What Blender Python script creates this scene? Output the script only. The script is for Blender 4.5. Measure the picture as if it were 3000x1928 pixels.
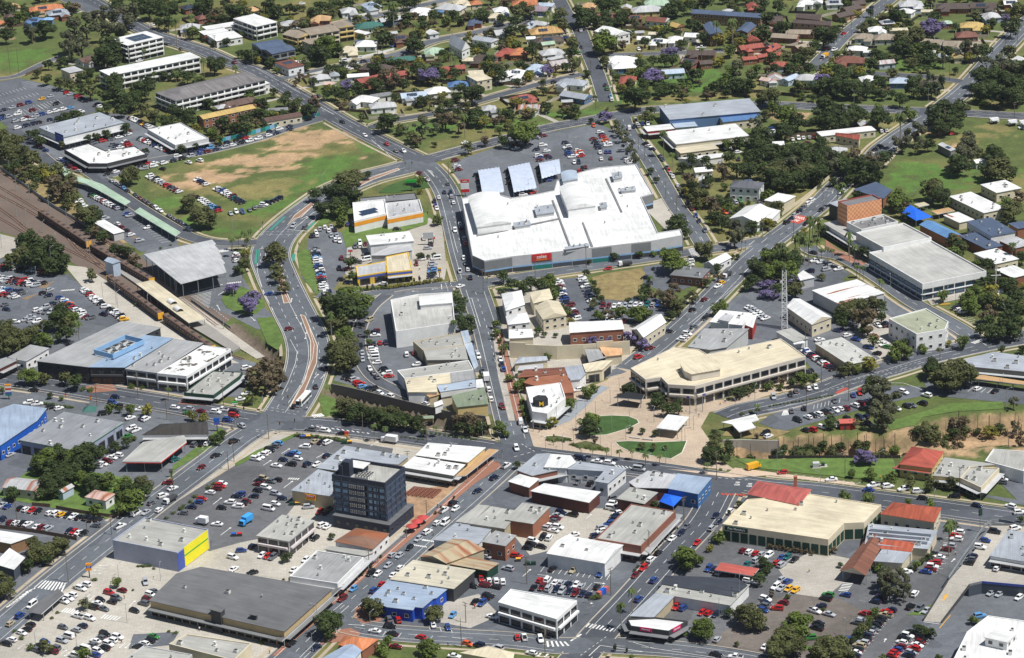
import bpy,math,random
import numpy as np
from mathutils import Vector,Matrix,noise
from mathutils.geometry import tessellate_polygon

for o in list(bpy.data.objects):
	bpy.data.objects.remove(o)
scene = bpy.context.scene
COL = scene.collection
R = math.radians

# ---------------------------------------------------------------- camera (long lens from a helicopter)
cam = bpy.data.objects.new('camera',bpy.data.cameras.new('camera'))
COL.objects.link(cam)
cam.data.sensor_width = 36.0
cam.data.lens = 36.0 * 8500 / 3000
cam.data.clip_start = 5
cam.data.clip_end = 9000
CAM = Vector((0,-1200,468))
cam.matrix_world = Matrix.Translation(CAM) @ Matrix.Rotation(R(90 - 21.3),4,'X') @ Matrix.Rotation(R(-2.3),4,'Z')
scene.camera = cam

# ---------------------------------------------------------------- daylight
SUN_EL,SUN_AZ = R(62),math.atan2(0.88,-0.48)      # azimuth from +Y towards +X
w = bpy.data.worlds.new('World');scene.world = w;w.use_nodes = True
nt = w.node_tree;nt.nodes.clear()
sky = nt.nodes.new('ShaderNodeTexSky');sky.sky_type = 'NISHITA';sky.sun_disc = False
sky.sun_elevation = SUN_EL;sky.sun_rotation = SUN_AZ;sky.air_density = 1.0;sky.dust_density = 0.6
bg = nt.nodes.new('ShaderNodeBackground');bg.inputs[1].default_value = 0.052
wo = nt.nodes.new('ShaderNodeOutputWorld')
nt.links.new(sky.outputs[0],bg.inputs[0]);nt.links.new(bg.outputs[0],wo.inputs[0])
sun = bpy.data.objects.new('sun',bpy.data.lights.new('sun','SUN'));COL.objects.link(sun)
sun.data.energy = 4.7;sun.data.angle = R(0.53);sun.data.color = (1.0,0.975,0.93)
sdir = Vector((math.sin(SUN_AZ) * math.cos(SUN_EL),math.cos(SUN_AZ) * math.cos(SUN_EL),math.sin(SUN_EL)))
sun.rotation_euler = sdir.to_track_quat('Z','Y').to_euler()
vs = scene.view_settings
vs.view_transform = 'Standard';vs.look = 'None';vs.exposure = 0.15;vs.gamma = 1.0;vs.use_curve_mapping = False
scene.cycles.max_bounces = 5;scene.cycles.diffuse_bounces = 2;scene.cycles.glossy_bounces = 2
scene.cycles.transmission_bounces = 1;scene.cycles.transparent_max_bounces = 4
scene.cycles.caustics_reflective = False;scene.cycles.caustics_refractive = False

# ---------------------------------------------------------------- layout of the place, metres
PLACES = [
(-107.4,239,'the dirt-scarred field'),
(42.7,263.1,'the roof-shade supermarket car park'),
(-257,374.1,'the station commuter car park'),
(-225.9,69.2,'the rail-side car park'),
(218.2,183.4,'the school field'),
(92.3,367.2,'the green drainage reserve'),
(40.5,-114.4,'the town square'),
(121.6,-104.9,'the council car park'),
(151.6,-116.9,'the cutting-top lawn'),
(115.5,-160.3,'the lawn above the parade'),
(99.9,-301,'the brown hotel car park'),
(-96.3,-156,'the shopping centre car park'),
(-151.2,-275.9,'the concrete supermarket car park'),
(-186.3,-175.4,'the fenced lot'),
(-43.4,-97,'the railway cutting'),
(44.8,16.5,'the hedged car park'),
(144,60.8,'the theatre side car park'),
(-284.6,483.3,'the power pole meadow'),
(-4.82,538.3,'the upper street'),
(274.4,349.9,'the dense grove'),
(196.3,352.5,'the creek crossing road'),
(263,256.3,'the caravan paddock'),
(-123.4,57.5,'the bus loop island'),
(-111.2,84.7,'the arterial road median'),
(0.15,-15.2,'the high street'),
(-86.5,-83.4,'the railway bridge'),
(-41.6,320.4,'the corner park'),
(-215.8,472.2,'the tall white flats'),
(-202.8,420.7,'the long white flats'),
(-164,373.7,'the grey hip-roofed flats'),
(-152.1,330.4,'the mustard-roofed units'),
(-229.6,314,'the blue-cornered store'),
(-175.5,295.4,'the mural-side shop'),
(-211.5,268,'the L-shaped shop'),
(-148.1,509.8,'the white corner flats'),
(-107.8,483.6,'the tan-roofed flats'),
(-130.3,446.2,'the slate-blue flats'),
(-122.8,424.9,'the red-brown corner shop'),
(-24.4,450.1,'the white church'),
(137.2,490.6,'the blue-roofed motel'),
(125.6,458.1,'the blue-roofed townhouse'),
(111.1,296.8,'the blue-grey warehouse'),
(106,257.5,'the orange-walled club'),
(185.4,466.8,'the brown brick flats'),
(179.9,257.4,'the long white clinic'),
(-140.9,89.7,'the bus interchange'),
(-155.5,41.6,'the railway platform'),
(-172.9,156.4,'the sage-green walkway'),
(-50.9,155.4,'the orange-striped shop'),
(-51.8,77.7,'the tyre shop'),
(-39.6,10.4,'the lane-corner store'),
(33.2,135.9,'the white supermarket centre'),
(83,52.1,'the brown brick office'),
(119.4,166.5,'the grey-roofed villa'),
(118.1,127.2,'the white church hall'),
(17.6,5.65,'the cream townhouses'),
(36.6,-16.7,'the verandah office'),
(96.3,-14.3,'the red-walled building'),
(190.5,42.3,'the library'),
(168.4,110.4,'the checkered fly tower'),
(228.2,132,'the white school block'),
(205.1,95.4,'the blue-roofed classroom'),
(228.1,91.7,'the slate school block'),
(151.1,14.5,'the rust-streaked warehouse'),
(178.3,-34.2,'the sage-roofed office'),
(130.3,-8.4,'the raised cottage'),
(-175.6,-16.4,'the grey office complex'),
(-125.5,-57.6,'the dark green restaurant'),
(-207.2,-99.8,'the bright blue store'),
(-181.2,-109.7,'the green-edged warehouse'),
(-137.4,-107.5,'the petrol station shop'),
(-143.5,-128.9,'the fuel canopy'),
(-34.8,-72.9,'the high street shop row'),
(-62,-151.5,'the discount arcade'),
(-77.2,-170.4,'the chemist'),
(-32.9,-156.9,'the colonnade shop'),
(26.5,-66.3,'the plaza lane garage'),
(13,-97.5,'the fast-food corner'),
(77.1,-71.4,'the cream council offices'),
(48.5,-91.9,'the black stage shelter'),
(63.4,-121,'the white pavilion'),
(92.4,-123.7,'the bus shelter'),
(11,-159.6,'the curved corner shop'),
(30.4,-171.6,'the yard shop'),
(65.3,-186.4,'the blue corner shop'),
(141.5,-53.2,'the medical rooms'),
(203.4,-73.6,'the yellow verandah arcade'),
(157.3,-169.1,'the red-roofed pub'),
(176.1,-186.7,'the stepped parapet shop'),
(98.5,-199,'the pink-roofed hotel'),
(109.6,-220.5,'the liquor store'),
(-105.6,-263.5,'the grey supermarket'),
(-55.4,-196,'the tower podium'),
(-70.9,-244.6,'the grey-roofed shops'),
(-58.6,-219.9,'the rust-brown shop'),
(-87.8,-212.7,'the stained-wall office'),
(-32.1,-254.6,'the cream flat-roofed shop'),
(-39.3,-273.1,'the blue-walled shop'),
(-7.7,-228.6,'the orange brick shop'),
(-58.3,-303,'the orange tiled house'),
(-10.8,-314.7,'the cream surgery'),
(-134.2,-216.8,'the yellow-ended warehouse'),
(-108.9,-302,'the beige front shop'),
(-171,-260.3,'the trolley shelter'),
(4.35,-285.3,'the white striped office'),
(23.6,-239.3,'the white gabled warehouse'),
(43.2,-221.5,'the large grey store'),
(3.13,-207.7,'the orange brick store'),
(77.8,-255.1,'the salmon carport'),
(66.5,-269.7,'the charcoal tiled roof'),
(45.2,-297.5,'the corner pharmacy'),
(146.4,-219.2,'the terracotta hotel wing'),
(124.5,-251,'the brown porte-cochere'),
(178.4,-256.3,'the upper deck showroom'),
(158.4,-327.2,'the white fan-shaped building')
]
BUILDINGS = [
('tall white four-storey flats with solar panels behind the long white flats','apartment block','white','white',11,[(-212,487.8),(-231.9,472.2),(-219.7,456.6),(-199.8,472.2)],{'fac': 'b4','solar': 2,'ov': 0.5}),
('long white three-storey flats with stepped roof and balconies','apartment block','white','white',9.5,[(-181.8,442.1),(-231.2,411),(-223.8,399.3),(-174.4,430.4)],{'fac': 'b3','ov': 0.5}),
('grey hip-roofed three-storey flats with white balconies','apartment block','tilegrey','white',8.5,[(-146.7,400.3),(-194.7,365.3),(-181.4,347),(-133.3,382)],{'fac': 'b3','rt': 'hip','rise': 2.6}),
('white box annex at the end of the grey-roofed flats','building','white','white',6,[(-135.2,389.5),(-146.5,382.3),(-142.4,375.9),(-131.2,383.2)],{'fac': 'w1'}),
('mustard-roofed long two-storey units with a blue end wall','flats','mustard','brick',6,[(-140.5,342.7),(-168.3,325.5),(-163.7,318.1),(-135.9,335.3)],{'fac': 'w2','rt': 'gable','rise': 1.2}),
('grey-roofed retail building with bright blue corner','shop','zinc','white',7,[(-222.3,336.2),(-253,312.8),(-236.9,291.9),(-206.3,315.3)],{'fac': 's','bluecorner': 1,'ac': 12,'ov': 0.2}),
('white-roofed retail shop beside the mural fence','shop','white','lgrey',5.5,[(-175.8,315.7),(-193,305.7),(-175.1,275.1),(-158,285.1)],{'fac': 's','ac': 2,'par': 0.4}),
('white L-shaped shop with yellow corner facing the dirt field','shop','white','dgrey',5,[(-218.1,250.6),(-208.4,249.3),(-188.8,263.2),(-196.9,278.2),(-211.6,271.7),(-222.4,286.2),(-234.3,276.6)],{'fac': 's','ac': 3,'par': 0.4}),
('white gabled unit roof in front of the white house row','house','white','white',4.5,[(-163,525.2),(-181.5,516.4),(-177.3,507.5),(-158.8,516.3)],{'fac': 'w1'}),
('white low-pitched roof left of the corner villa','house','white','brick',4.5,[(-168.2,512.8),(-182.6,506),(-178.3,497),(-163.9,503.9)],{'fac': 'w1'}),
('white corner villa with wide carport','house','white','white',4.5,[(-161.4,504.5),(-176.9,497.2),(-169.8,482.2),(-154.4,489.5)],{'fac': 'w1'}),
('small white cottage on brick base at the commuter car park','cottage','lgrey','cream',6,[(-248.8,434.9),(-256.2,429.7),(-249.7,420.3),(-242.3,425.5)],{'fac': 'w1'}),
('white three-storey flats at the corner of the upper street','apartment block','white','white',9,[(-149.7,524.9),(-162.1,515.9),(-146.6,494.7),(-134.2,503.8)],{'fac': 'b3','ov': 0.4}),
('tan-roofed three-storey flats with cream walls and gabled wings','flats','tanroof','creamyellow',8,[(-121.3,487.5),(-130.2,479),(-120.2,468.4),(-111.3,476.9)],{'fac': 'b3','rt': 'gable','rise': 1.5}),
('-','-','tanroof','cream',8.5,[(-102.5,495.2),(-120.2,486.8),(-113.2,472),(-95.4,480.5)],{'fac': 'b3','rt': 'gable','rise': 1.2,'part': 'wing'}),
('-','-','tanroof','creamyellow',9,[(-91.7,499.4),(-101.3,495.5),(-96.5,483.4),(-86.8,487.3)],{'fac': 'b3','rt': 'gable','rise': 1.2,'part': 'wing'}),
('-','-','tanroof','cream',7,[(-110.3,472.2),(-118.2,467.4),(-111.6,456.7),(-103.8,461.6)],{'fac': 'w2','part': 'wing'}),
('slate-blue roofed grey flats with stepped roofs','flats','slateblue','lgrey',8,[(-132.4,468.7),(-147.4,461.6),(-140.5,446.7),(-125.4,453.7)],{'fac': 'b2','rt': 'gable','rise': 1}),
('-','-','slateblue','grey',8,[(-127.1,456.2),(-140.7,447.8),(-133.4,436.1),(-119.8,444.5)],{'fac': 'b2','rt': 'gable','rise': 1,'part': 'wing'}),
('red-brown roofed corner shop with solar panels','shop','redbrown','white',5,[(-122.7,434.7),(-131.9,428.8),(-122.9,415),(-113.8,421)],{'fac': 'w1','solar': 1}),
('dark brown long unit roof behind the mural fence','units','browntile','cream',4,[(-113.2,331.1),(-132.4,322.2),(-129,314.8),(-109.8,323.7)],{'fac': 'w1','rt': 'gable','rise': 1.3}),
('two-storey cream house with flat double roof beside the lane','house','cream','cream',6.5,[(-11.3,384.9),(-20,380.5),(-14,368.6),(-5.26,373)],{'fac': 'w2'}),
('white timber church with steep grey gable roof and porch','church','zinc','white',5,[(-22.8,436.6),(-17.8,443.9),(-26.4,464.9),(-30.7,455)],{'fac': 'w1','rt': 'gable','rise': 4.5}),
('long steel-blue roofed two-storey motel block on the far street','motel','slateblue','brickbrown',6.5,[(155.8,477.8),(161.1,486.2),(116.9,504.1),(115.1,494.5)],{'fac': 'w2','rt': 'gable','rise': 1.2}),
('blue saw-roofed brown townhouse block with a gabled end wall','townhouses','slateblue','brickbrown',6,[(122.5,442.6),(131.2,446),(128.2,474.9),(120.4,468.9)],{'fac': 'w1','rt': 'gable','rise': 1.2}),
('blue saw-roofed brown townhouse block,the right of the pair','townhouses','slateblue','brickbrown',6,[(145.2,447.9),(151.9,462.9),(146.4,472.1),(138.4,451.9)],{'fac': 'w1','rt': 'gable','rise': 1.2}),
('blue-grey roofed trade warehouse beyond the supermarket car park','warehouse','zinc','steelblue',7,[(134,313.4),(84.3,305.5),(88.3,280.3),(138,288.2)],{'ac': 3}),
('long white-roofed club building with orange entry wall','club','white','cream',5.5,[(122.9,273.4),(83.7,263.8),(89.1,241.6),(128.3,251.2)],{'fac': 's','ac': 3}),
('bright blue roofed hall behind the club building','hall','blueroof','cream',5,[(134.5,291.3),(114.8,287.2),(116.7,278.1),(136.4,282.2)],{'fac': 'w1','rt': 'gable','rise': 1}),
('pale square roof between warehouse and club','shed','paleblue','white',4.5,[(101.5,286.1),(89.2,284.5),(90.7,273.3),(103,274.9)],{}),
('white roofed shop with red front beside the palm','shop','white','redwall',4.5,[(88.7,280.8),(74,277.9),(75.8,268.9),(90.5,271.9)],{'fac': 's'}),
('cream flat-roofed clinic below the club','clinic','cream','cream',4.2,[(108.8,244.4),(88.3,238.8),(90.7,230),(111.2,235.6)],{'fac': 'w1'}),
('-','-','white','white',3.5,[(99.5,219.4),(112.8,223.9),(113,230.1),(88.6,224.4)],{'part': 'edge_roof'}),
('large white gabled house behind the street tree','house','white','white',6.5,[(66.3,471.1),(55.7,463.8),(66.3,448.5),(76.9,455.8)],{'fac': 'w2','rt': 'gable','rise': 2}),
('brown-roofed two-storey brick flats left of the diagonal road','flats','brownroof','brickpink',7,[(189.9,465.4),(192.6,478.3),(178.2,483),(175.9,473.6)],{'fac': 'w2','rt': 'gable','rise': 1.2}),
('brown-roofed lower brick flats in front of their twin','flats','brownroof','brickpink',5.5,[(195.4,458.2),(197.1,467.4),(175.6,474.3),(173.6,467.4)],{'fac': 'w2','rt': 'gable','rise': 1.2}),
('long white-roofed clinic beside the fence at the creek road','clinic','white','cream',4,[(193.8,264.8),(164.2,258),(166,249.9),(195.7,256.7)],{'fac': 'w1'}),
('red-roofed cream cottage in front of the long white clinic','cottage','redtile','cream',4.5,[(184.5,239.1),(186.5,248.8),(173.9,250.5),(172.9,249.3)],{'fac': 'w1','rt': 'gable','rise': 1.2}),
('solar-panelled shed at the edge of the school field','shed','lgrey','grey',4,[(228.5,216.2),(231.7,219.3),(226.5,231.8),(223.5,228.5)],{'solar': 1}),
('large grey flat-roofed bus interchange canopy with sawtooth edge','bus station','lgrey','none',8,[(-151.6,54.2),(-131.5,67.5),(-133.9,79),(-133.2,80.1),(-135.7,87.7),(-135.1,88.9),(-137.8,96.6),(-137.1,97.6),(-140.4,106.6),(-139.7,107.7),(-141.9,113.6),(-173,96.6)],{'fac': 'canopy'}),
('cream-roofed railway platform canopy with two arched vents','platform canopy','cream','none',4.5,[(-166.3,70.4),(-173.8,66.3),(-144.6,12.7),(-137.1,16.8)],{'fac': 'canopy','vents': 2}),
('white-roofed station kiosk with stepped roof','kiosk','white','lgrey',4,[(-199.7,161.7),(-204.8,158.3),(-192.5,139.3),(-187.4,142.7)],{}),
('upper sage-green curved walkway roof beside the oval road','walkway roof','palegreen','none',3.6,[(-216.2,221),(-207,207.7),(-192.1,184.3),(-189.7,189.5),(-207.2,218.9),(-216.1,228.8),(-222.3,234),(-223.1,227.1)],{'fac': 'canopy'}),
('sage-green walkway roof stretch nearest the L-shaped shop','walkway roof','palegreen','none',3.6,[(-228.9,235.7),(-226.5,240.7),(-235.3,259),(-236.2,255.4)],{'fac': 'canopy'}),
('lower sage-green walkway roof near the bus interchange','walkway roof','palegreen','none',3.6,[(-161.9,133.6),(-159.8,139.3),(-183.8,179.3),(-186.1,173.3)],{'fac': 'canopy'}),
('pale blue curved lift shelter over the railway footbridge','shelter','paleblue','paleblue',7,[(-187.9,96),(-191.5,92.6),(-186.8,87.6),(-183.2,91)],{'rt': 'gable','rise': 1.2}),
('white shop with long orange stripe and solar array','shop','white','white',6.5,[(-74.7,137),(-58.9,146.8),(-60.6,168.7),(-76.6,165.2)],{'par': 0.8,'solar': 1,'stripe': 'orange'}),
('-','-','lgrey','white',6,[(-58.7,141),(-41.4,149.3),(-43.4,167.5),(-60,163.8)],{'par': 0.8,'ac': 1,'stripe': 'orange','part': 'right_wing'}),
('low grey-roofed shop behind the orange-striped shop','shop','grey','dgrey',5,[(-72.6,166.7),(-44.3,171.4),(-45.8,181.2),(-73.8,176.7)],{'par': 0.4,'ac': 2}),
('white-roofed tyre depot,tall rear block','workshop','white','white',7,[(-47.3,117.4),(-68.3,113.7),(-65.8,99.5),(-44.8,103.2)],{'ac': 1}),
('-','-','lgrey','lgrey',5,[(-58.4,89.9),(-45.6,95.8),(-46.8,105.8),(-56.7,101.7),(-65.7,90.7)],{'part': 'middle_bay'}),
('yellow and blue tyre shop with open workshop bays','workshop','lgrey','yellow',5,[(-70.6,62.9),(-57.1,67.8),(-57.9,82.4),(-65.6,78.9),(-71.8,76.7)],{'fac': 'r','band': 'blueband','par': 0.3}),
('yellow and blue tyre showroom with cream roof','showroom','cream','yellow',5.5,[(-56.8,64.9),(-45.2,67.2),(-47.5,91.7),(-57.8,86.9)],{'fac': 's','band': 'blueband','par': 0.3}),
('large white flat-roofed shop with rooftop plant at the side lane','shop','lgreyroof','white',8,[(-50.8,-17.1),(-25,-9.7),(-26.4,28.7),(-41.9,28.1),(-54.1,22.2)],{'par': 0.8,'ac': 5}),
('-','-','white','white',9.5,[(-40.7,9.6),(-25.9,11.4),(-26.3,24),(-41.2,20.5)],{'part': 'roof_block'}),
('vast white-roofed supermarket centre with grey striped street wall','shopping centre','white','lgrey',8,[(-17.1,76.7),(-11.6,68.7),(1.36,73),(29.5,78.5),(67,86.7),(82.6,93.2),(82.1,101.6),(71,98.4),(66.1,152),(72.2,156.2),(66.3,203.7),(47.7,200.8),(37.7,194.3),(25.5,182.2),(23.7,167.2),(13.8,161.9),(2.6,158.3),(-7.3,167.5),(-22.2,160.6)],{'fac': 'centre','par': 0.5,'ac': 9}),
('-','-','white','white',12,[(29.1,124.7),(43.2,129.3),(39.9,163.3),(26,159.2)],{'rt': 'vault','rise': 2,'z0': 7.5,'part': 'vault'}),
('-','-','white','white',11.5,[(-14.8,105.7),(2.04,110.6),(-3.61,156.6),(-19.2,152.3)],{'rt': 'vault','rise': 1.6,'z0': 7.5,'part': 'vault'}),
('-','-','paleblue','lgrey',10,[(28,174.2),(36.1,177.3),(35.7,190.2),(27.6,188.7)],{'rt': 'vault','rise': 1,'z0': 0,'part': 'vault'}),
('-','-','grey','grey',7.9,[(28.3,84.3),(29.2,84.5),(22.9,152.8),(22,152.9)],{'z0': 7.3,'part': 'gutter'}),
('-','-','grey','grey',7.9,[(55,130.4),(55.9,130.6),(50.6,183),(49.7,182.8)],{'z0': 7.3,'part': 'gutter'}),
('-','-','grey','grey',7.9,[(38.6,82.5),(39.7,82.8),(36.4,117.9),(35.7,117.6)],{'z0': 7.3,'part': 'gutter'}),
('-','-','grey','grey',7.9,[(-15,104),(0.88,110.7),(0.91,112.5),(-15,106)],{'z0': 7.3,'part': 'gutter'}),
('-','-','grey','grey',7.9,[(1.93,112.1),(24.8,123.7),(24.9,125.2),(1.95,114)],{'z0': 7.3,'part': 'gutter'}),
('-','-','zinc','lgrey',9.4,[(13.8,127),(23,129.8),(22.3,142),(13.1,139.1)],{'z0': 7.3,'ac': 2,'part': 'plant'}),
('-','-','zinc','lgrey',9.2,[(2.98,110.9),(11.2,113.8),(10.3,120.1),(2.56,117.2)],{'z0': 7.3,'ac': 2,'part': 'plant'}),
('-','-','zinc','lgrey',9,[(26.4,76.8),(37.9,80.7),(37.5,84.5),(26.1,80.6)],{'z0': 7.3,'ac': 2,'part': 'plant'}),
('-','-','zinc','lgrey',9.2,[(56.5,157.9),(64.2,159.4),(63.7,165.3),(55.9,162.1)],{'z0': 7.3,'ac': 2,'part': 'plant'}),
('-','-','zinc','lgrey',9.6,[(53.4,176.3),(58.3,178.3),(58.2,187.7),(53,185.8)],{'z0': 7.3,'ac': 2,'part': 'plant'}),
('-','-','zinc','lgrey',9.4,[(45.1,133.5),(48.8,134.6),(48.6,141.9),(44.9,140.8)],{'z0': 7.3,'ac': 2,'part': 'plant'}),
('brown brick office with grey flat roof on the triangle corner','office','grey','redbrick',4.5,[(78.4,61.1),(73.4,49.1),(87.7,43.1),(92.7,55.1)],{'fac': 'w1','ac': 1}),
('white gabled office with blue awning at the crossroads','office','white','white',4,[(98.8,74.7),(89.7,63.5),(94.8,59.4),(103.8,70.7)],{'fac': 'w1','rt': 'gable','rise': 1.8}),
('grey hip-roofed white two-storey house facing the side street','house','zinc2','white',7,[(113.7,174),(110.3,164),(125.1,159),(128.5,169)],{'fac': 'w2','rt': 'hip','rise': 2.2}),
('white gabled church hall at the crossroads corner','hall','white','white',5,[(116.5,139.7),(106.5,122.3),(119.7,114.8),(129.7,132.1)],{'fac': 'w1','rt': 'gable','rise': 2.5}),
('cream gabled townhouse,rear unit of the pair','townhouse','cream','cream',6,[(10,15.5),(19,20.6),(17.7,33.8),(8.4,30)],{'fac': 'w2','rt': 'hip','rise': 1.5}),
('cream gabled townhouse,front unit of the pair','townhouse','cream','cream',6,[(13.8,-4.88),(24.6,-0.82),(21.6,16.9),(10.4,11.4)],{'fac': 'w2','rt': 'gable','rise': 2}),
('white roofed corner shop with stepped gables on the high street','shop','white','white',7,[(-2.52,4.91),(6.17,12),(5.06,30.5),(-4.18,26.7)],{'fac': 'w2','rt': 'hip','rise': 1.8}),
('white hip-roofed shop second from the high street corner','shop','white','white',7,[(-1.8,-12.2),(8.1,-10.1),(6.93,1.86),(-2.61,-1.7)],{'fac': 'w2','rt': 'hip','rise': 1.8}),
('white-roofed office with long verandah above the purple tree','office','white','brick',6.5,[(25,-23.6),(48.9,-21.7),(47.6,-10.6),(25,-10.7)],{'fac': 'w1','rt': 'gable','rise': 2}),
('white gabled office beside the purple jacaranda and the avenue','office','white','cream',5.5,[(56.8,-30.3),(67.9,-12.9),(64,-2.62),(51.8,-20.1)],{'fac': 'w1','rt': 'gable','rise': 2}),
('white and red stepped roof building beside the avenue','building','white','white',7,[(92.1,-4.42),(86.4,-18.6),(100.4,-24.3),(106.1,-10)],{'fac': 'w1','ac': 1}),
('-','-','white','redwall',5.8,[(104.8,-24.9),(107.9,-9.9),(105.4,-8),(101.9,-20.7)],{'part': 'wing'}),
('-','-','lgrey','white',8.4,[(94.5,-22.7),(97.5,-15.2),(93.5,-12.8),(89.9,-19.6)],{'part': 'wing'}),
('big pale-roofed library with tall glazed side beside the library street','library','lgreyroof','white',8.5,[(196.7,70.6),(166,57.7),(184.3,14),(215.1,26.8)],{'fac': 'lib','par': 0.7}),
('theatre with checkered terracotta fly tower beside the library','theatre','lgreyroof','white',10,[(186.8,92.4),(163,81.5),(173,59.6),(196.8,70.5)],{'par': 0.7}),
('-','-','grey','white',9.5,[(179.2,107.4),(160.6,98.2),(166.2,86.9),(184.8,96)],{'par': 1.2,'ac': 9,'part': 'plant_deck'}),
('-','-','grey','checker',16,[(175.4,118.2),(157.9,110.1),(161.4,102.5),(178.9,110.7)],{'par': 0.6,'parcol': 'redtile','part': 'fly_tower'}),
('-','-','lgreyroof','white',5.5,[(167.9,66.8),(170.9,70.2),(157.5,112.8),(150.9,109.2)],{'fac': 's','part': 'foyer'}),
('-','-','zinc','dgrey',8,[(164.9,136.8),(155.7,131.1),(159.2,125.4),(168.4,131.1)],{'part': 'rear_wing'}),
('dark blue hip-roofed school hall behind the fly tower','school','slateblue','brick',5,[(175,153.8),(184.1,142.8),(190.2,155.2),(183.9,169.4),(171.1,158.4)],{}),
('white flat-roofed school block beside the field','school','white','cream',5,[(227.7,148.2),(216,142.6),(228.7,115.8),(240.5,121.4)],{'fac': 'w1','ac': 3}),
('stepped white school roofs at the field edge','school','white','cream',5,[(247.5,164.2),(234,158.5),(239.8,144.8),(253.3,150.5)],{'fac': 'w1','ac': 2}),
('bright blue gable-roofed school classroom','school','blueroof2','brick',4.5,[(203.6,108.1),(196,104.4),(206.6,82.8),(214.1,86.5)],{'rt': 'gable','rise': 1.5}),
('dark slate school block with blue end wall','school','slateblue','white',6.5,[(230.4,105.1),(217.7,100.4),(225.8,78.3),(238.5,83)],{'fac': 'w1','ac': 4}),
('dark slate lower school wing with covered walkway','school','slateblue','brick',4.5,[(220.9,90.7),(212.2,86.5),(221.7,66.4),(230.4,70.6)],{'ac': 2}),
('white-roofed school office with navy awning','school','white','cream',5,[(226.5,66.2),(214.7,60.4),(222.3,44.9),(234.2,50.7)],{'fac': 'w1','ac': 2}),
('slate-roofed annex at the right edge','school','slateblue','brick',5,[(244.8,102.3),(237.7,99.7),(240.7,91.4),(247.8,94)],{}),
('grey-roofed school wing near the right edge','school','lgrey','brick',5,[(238.2,81),(229.2,76.3),(235.1,65),(244.1,69.7)],{'ac': 1}),
('small rust-stained white school shed','school','rustwhite','cream',3.8,[(217.5,122.6),(209.6,118.6),(215.5,106.6),(223.5,110.6)],{}),
('white roofed orange-brick hall at the right edge','hall','white','redbrick',5,[(230.3,42.6),(220.8,37.5),(227.1,26),(236.6,31.1)],{}),
('white rust-streaked warehouse with zig-zag roof beside the library street','warehouse','rustwhite','lgrey',6,[(156.9,29.8),(135.2,18),(145.4,-0.89),(167.1,10.9)],{}),
('sage flat-roofed curved-front office on the corner','office','sage','white',9,[(172.7,-47.5),(185.7,-43.3),(188.4,-34.7),(181.2,-17.7),(163.5,-28.1)],{'fac': 'w2','par': 0.4,'ac': 4}),
('white gabled raised cottage beside the lattice mast','cottage','white','cream',6,[(130.5,-24.4),(140.3,-16.4),(128.8,8.1),(121.7,-1.14)],{'fac': 'w1','rt': 'gable','rise': 2}),
('white roofed pavilion beside the side car park','pavilion','white','lgrey',4.5,[(131.8,35.1),(138.9,38.5),(134.6,48.2),(131.4,42.9)],{}),
('cream flat carport roof at the school yard','carport','cream','none',3,[(203.8,141.3),(198.3,138.8),(200.3,134.6),(205.8,137.1)],{'fac': 'canopy'}),
('tan and grey shelter roof in the school yard','shelter','tan','none',3,[(214.3,131.8),(205.1,127.6),(207.3,122.7),(216.6,126.9)],{'fac': 'canopy'}),
('low cream-roofed hall at the fence below the field','hall','white','cream',4.5,[(134.1,159.8),(126.2,149.2),(134.6,142.9),(142.5,153.6)],{}),
('white-roofed long house at the left of the palms','house','white','white',4,[(127,120.8),(133,134.4),(127.3,139.9),(123,127.6)],{}),
('grey and blue roofed office complex with terracotta centre balconies','office','greyroof','dgrey',8,[(-182.1,-45),(-161.5,-9.4),(-155,-1.07),(-173.7,8.9),(-205.9,-35.5)],{'fac': 'w2','plant': 1}),
('-','-','skyblueroof','dgrey',8,[(-166.2,-47.1),(-148.3,-14.7),(-161.5,-9.4),(-182.1,-45)],{'fac': 'b2','ac': 4,'part': 'wing'}),
('-','-','greyroof','lgrey',7.7,[(-151.7,-54.2),(-134.7,-21.2),(-148.1,-14.6),(-166.1,-47.9)],{'fac': 'b2','ac': 3,'part': 'wing'}),
('-','-','tarwhite','white',7.8,[(-138.7,-59.2),(-122.1,-29.8),(-134.4,-24),(-151.7,-54.5)],{'fac': 'b2','ac': 2,'par': 0.3,'part': 'wing'}),
('dark green restaurant with beige roof and curved front','restaurant','beigeroof','darkgreen',4.2,[(-126.3,-73.1),(-116.8,-52.7),(-116,-48),(-129,-45.4),(-139.2,-68.8)],{'fac': 's','ac': 8,'par': 0.3}),
('low grey shed roof left of the office complex','workshop','greyroof','white',5,[(-212.4,-7.8),(-220.7,-22.6),(-211.5,-27.7),(-203.3,-12.9)],{'fac': 'w1'}),
('shop with red and black front at the left edge','shop','greyroof','redblack',5,[(-222.1,-35.6),(-215.4,-25.8),(-220.9,-21.7),(-225.9,-25.9)],{'fac': 's'}),
('bright blue walled store with pale roof at the left edge','store','paleblue2','brightblue',7,[(-215.6,-117.8),(-208.2,-124),(-196.5,-99.4),(-194.3,-86.6),(-208.9,-80.5),(-219.8,-90.8)],{'fac': 'w1'}),
('grey-roofed tyre warehouse with green right edge and pyramid skylight','warehouse','greyroof2','greylilac',6,[(-187,-88.7),(-201.8,-116.7),(-175.5,-130.7),(-160.6,-102.7)],{'fac': 'r','ac': 8,'edge': 'brightgreen'}),
('dark tiled hip-roofed petrol station shop','petrol station','darktile','white',4.2,[(-124.9,-114.5),(-126.6,-101.4),(-145.9,-101.7),(-152.3,-112.3)],{'fac': 's','rt': 'hip','rise': 2}),
('white and red edged petrol station canopy','fuel canopy','beigeroof','none',5.2,[(-141.8,-142.2),(-133.2,-123.1),(-134.7,-116.9),(-150.7,-122.2),(-157,-140.4)],{'fac': 'canopy','fuel': 1}),
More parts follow.
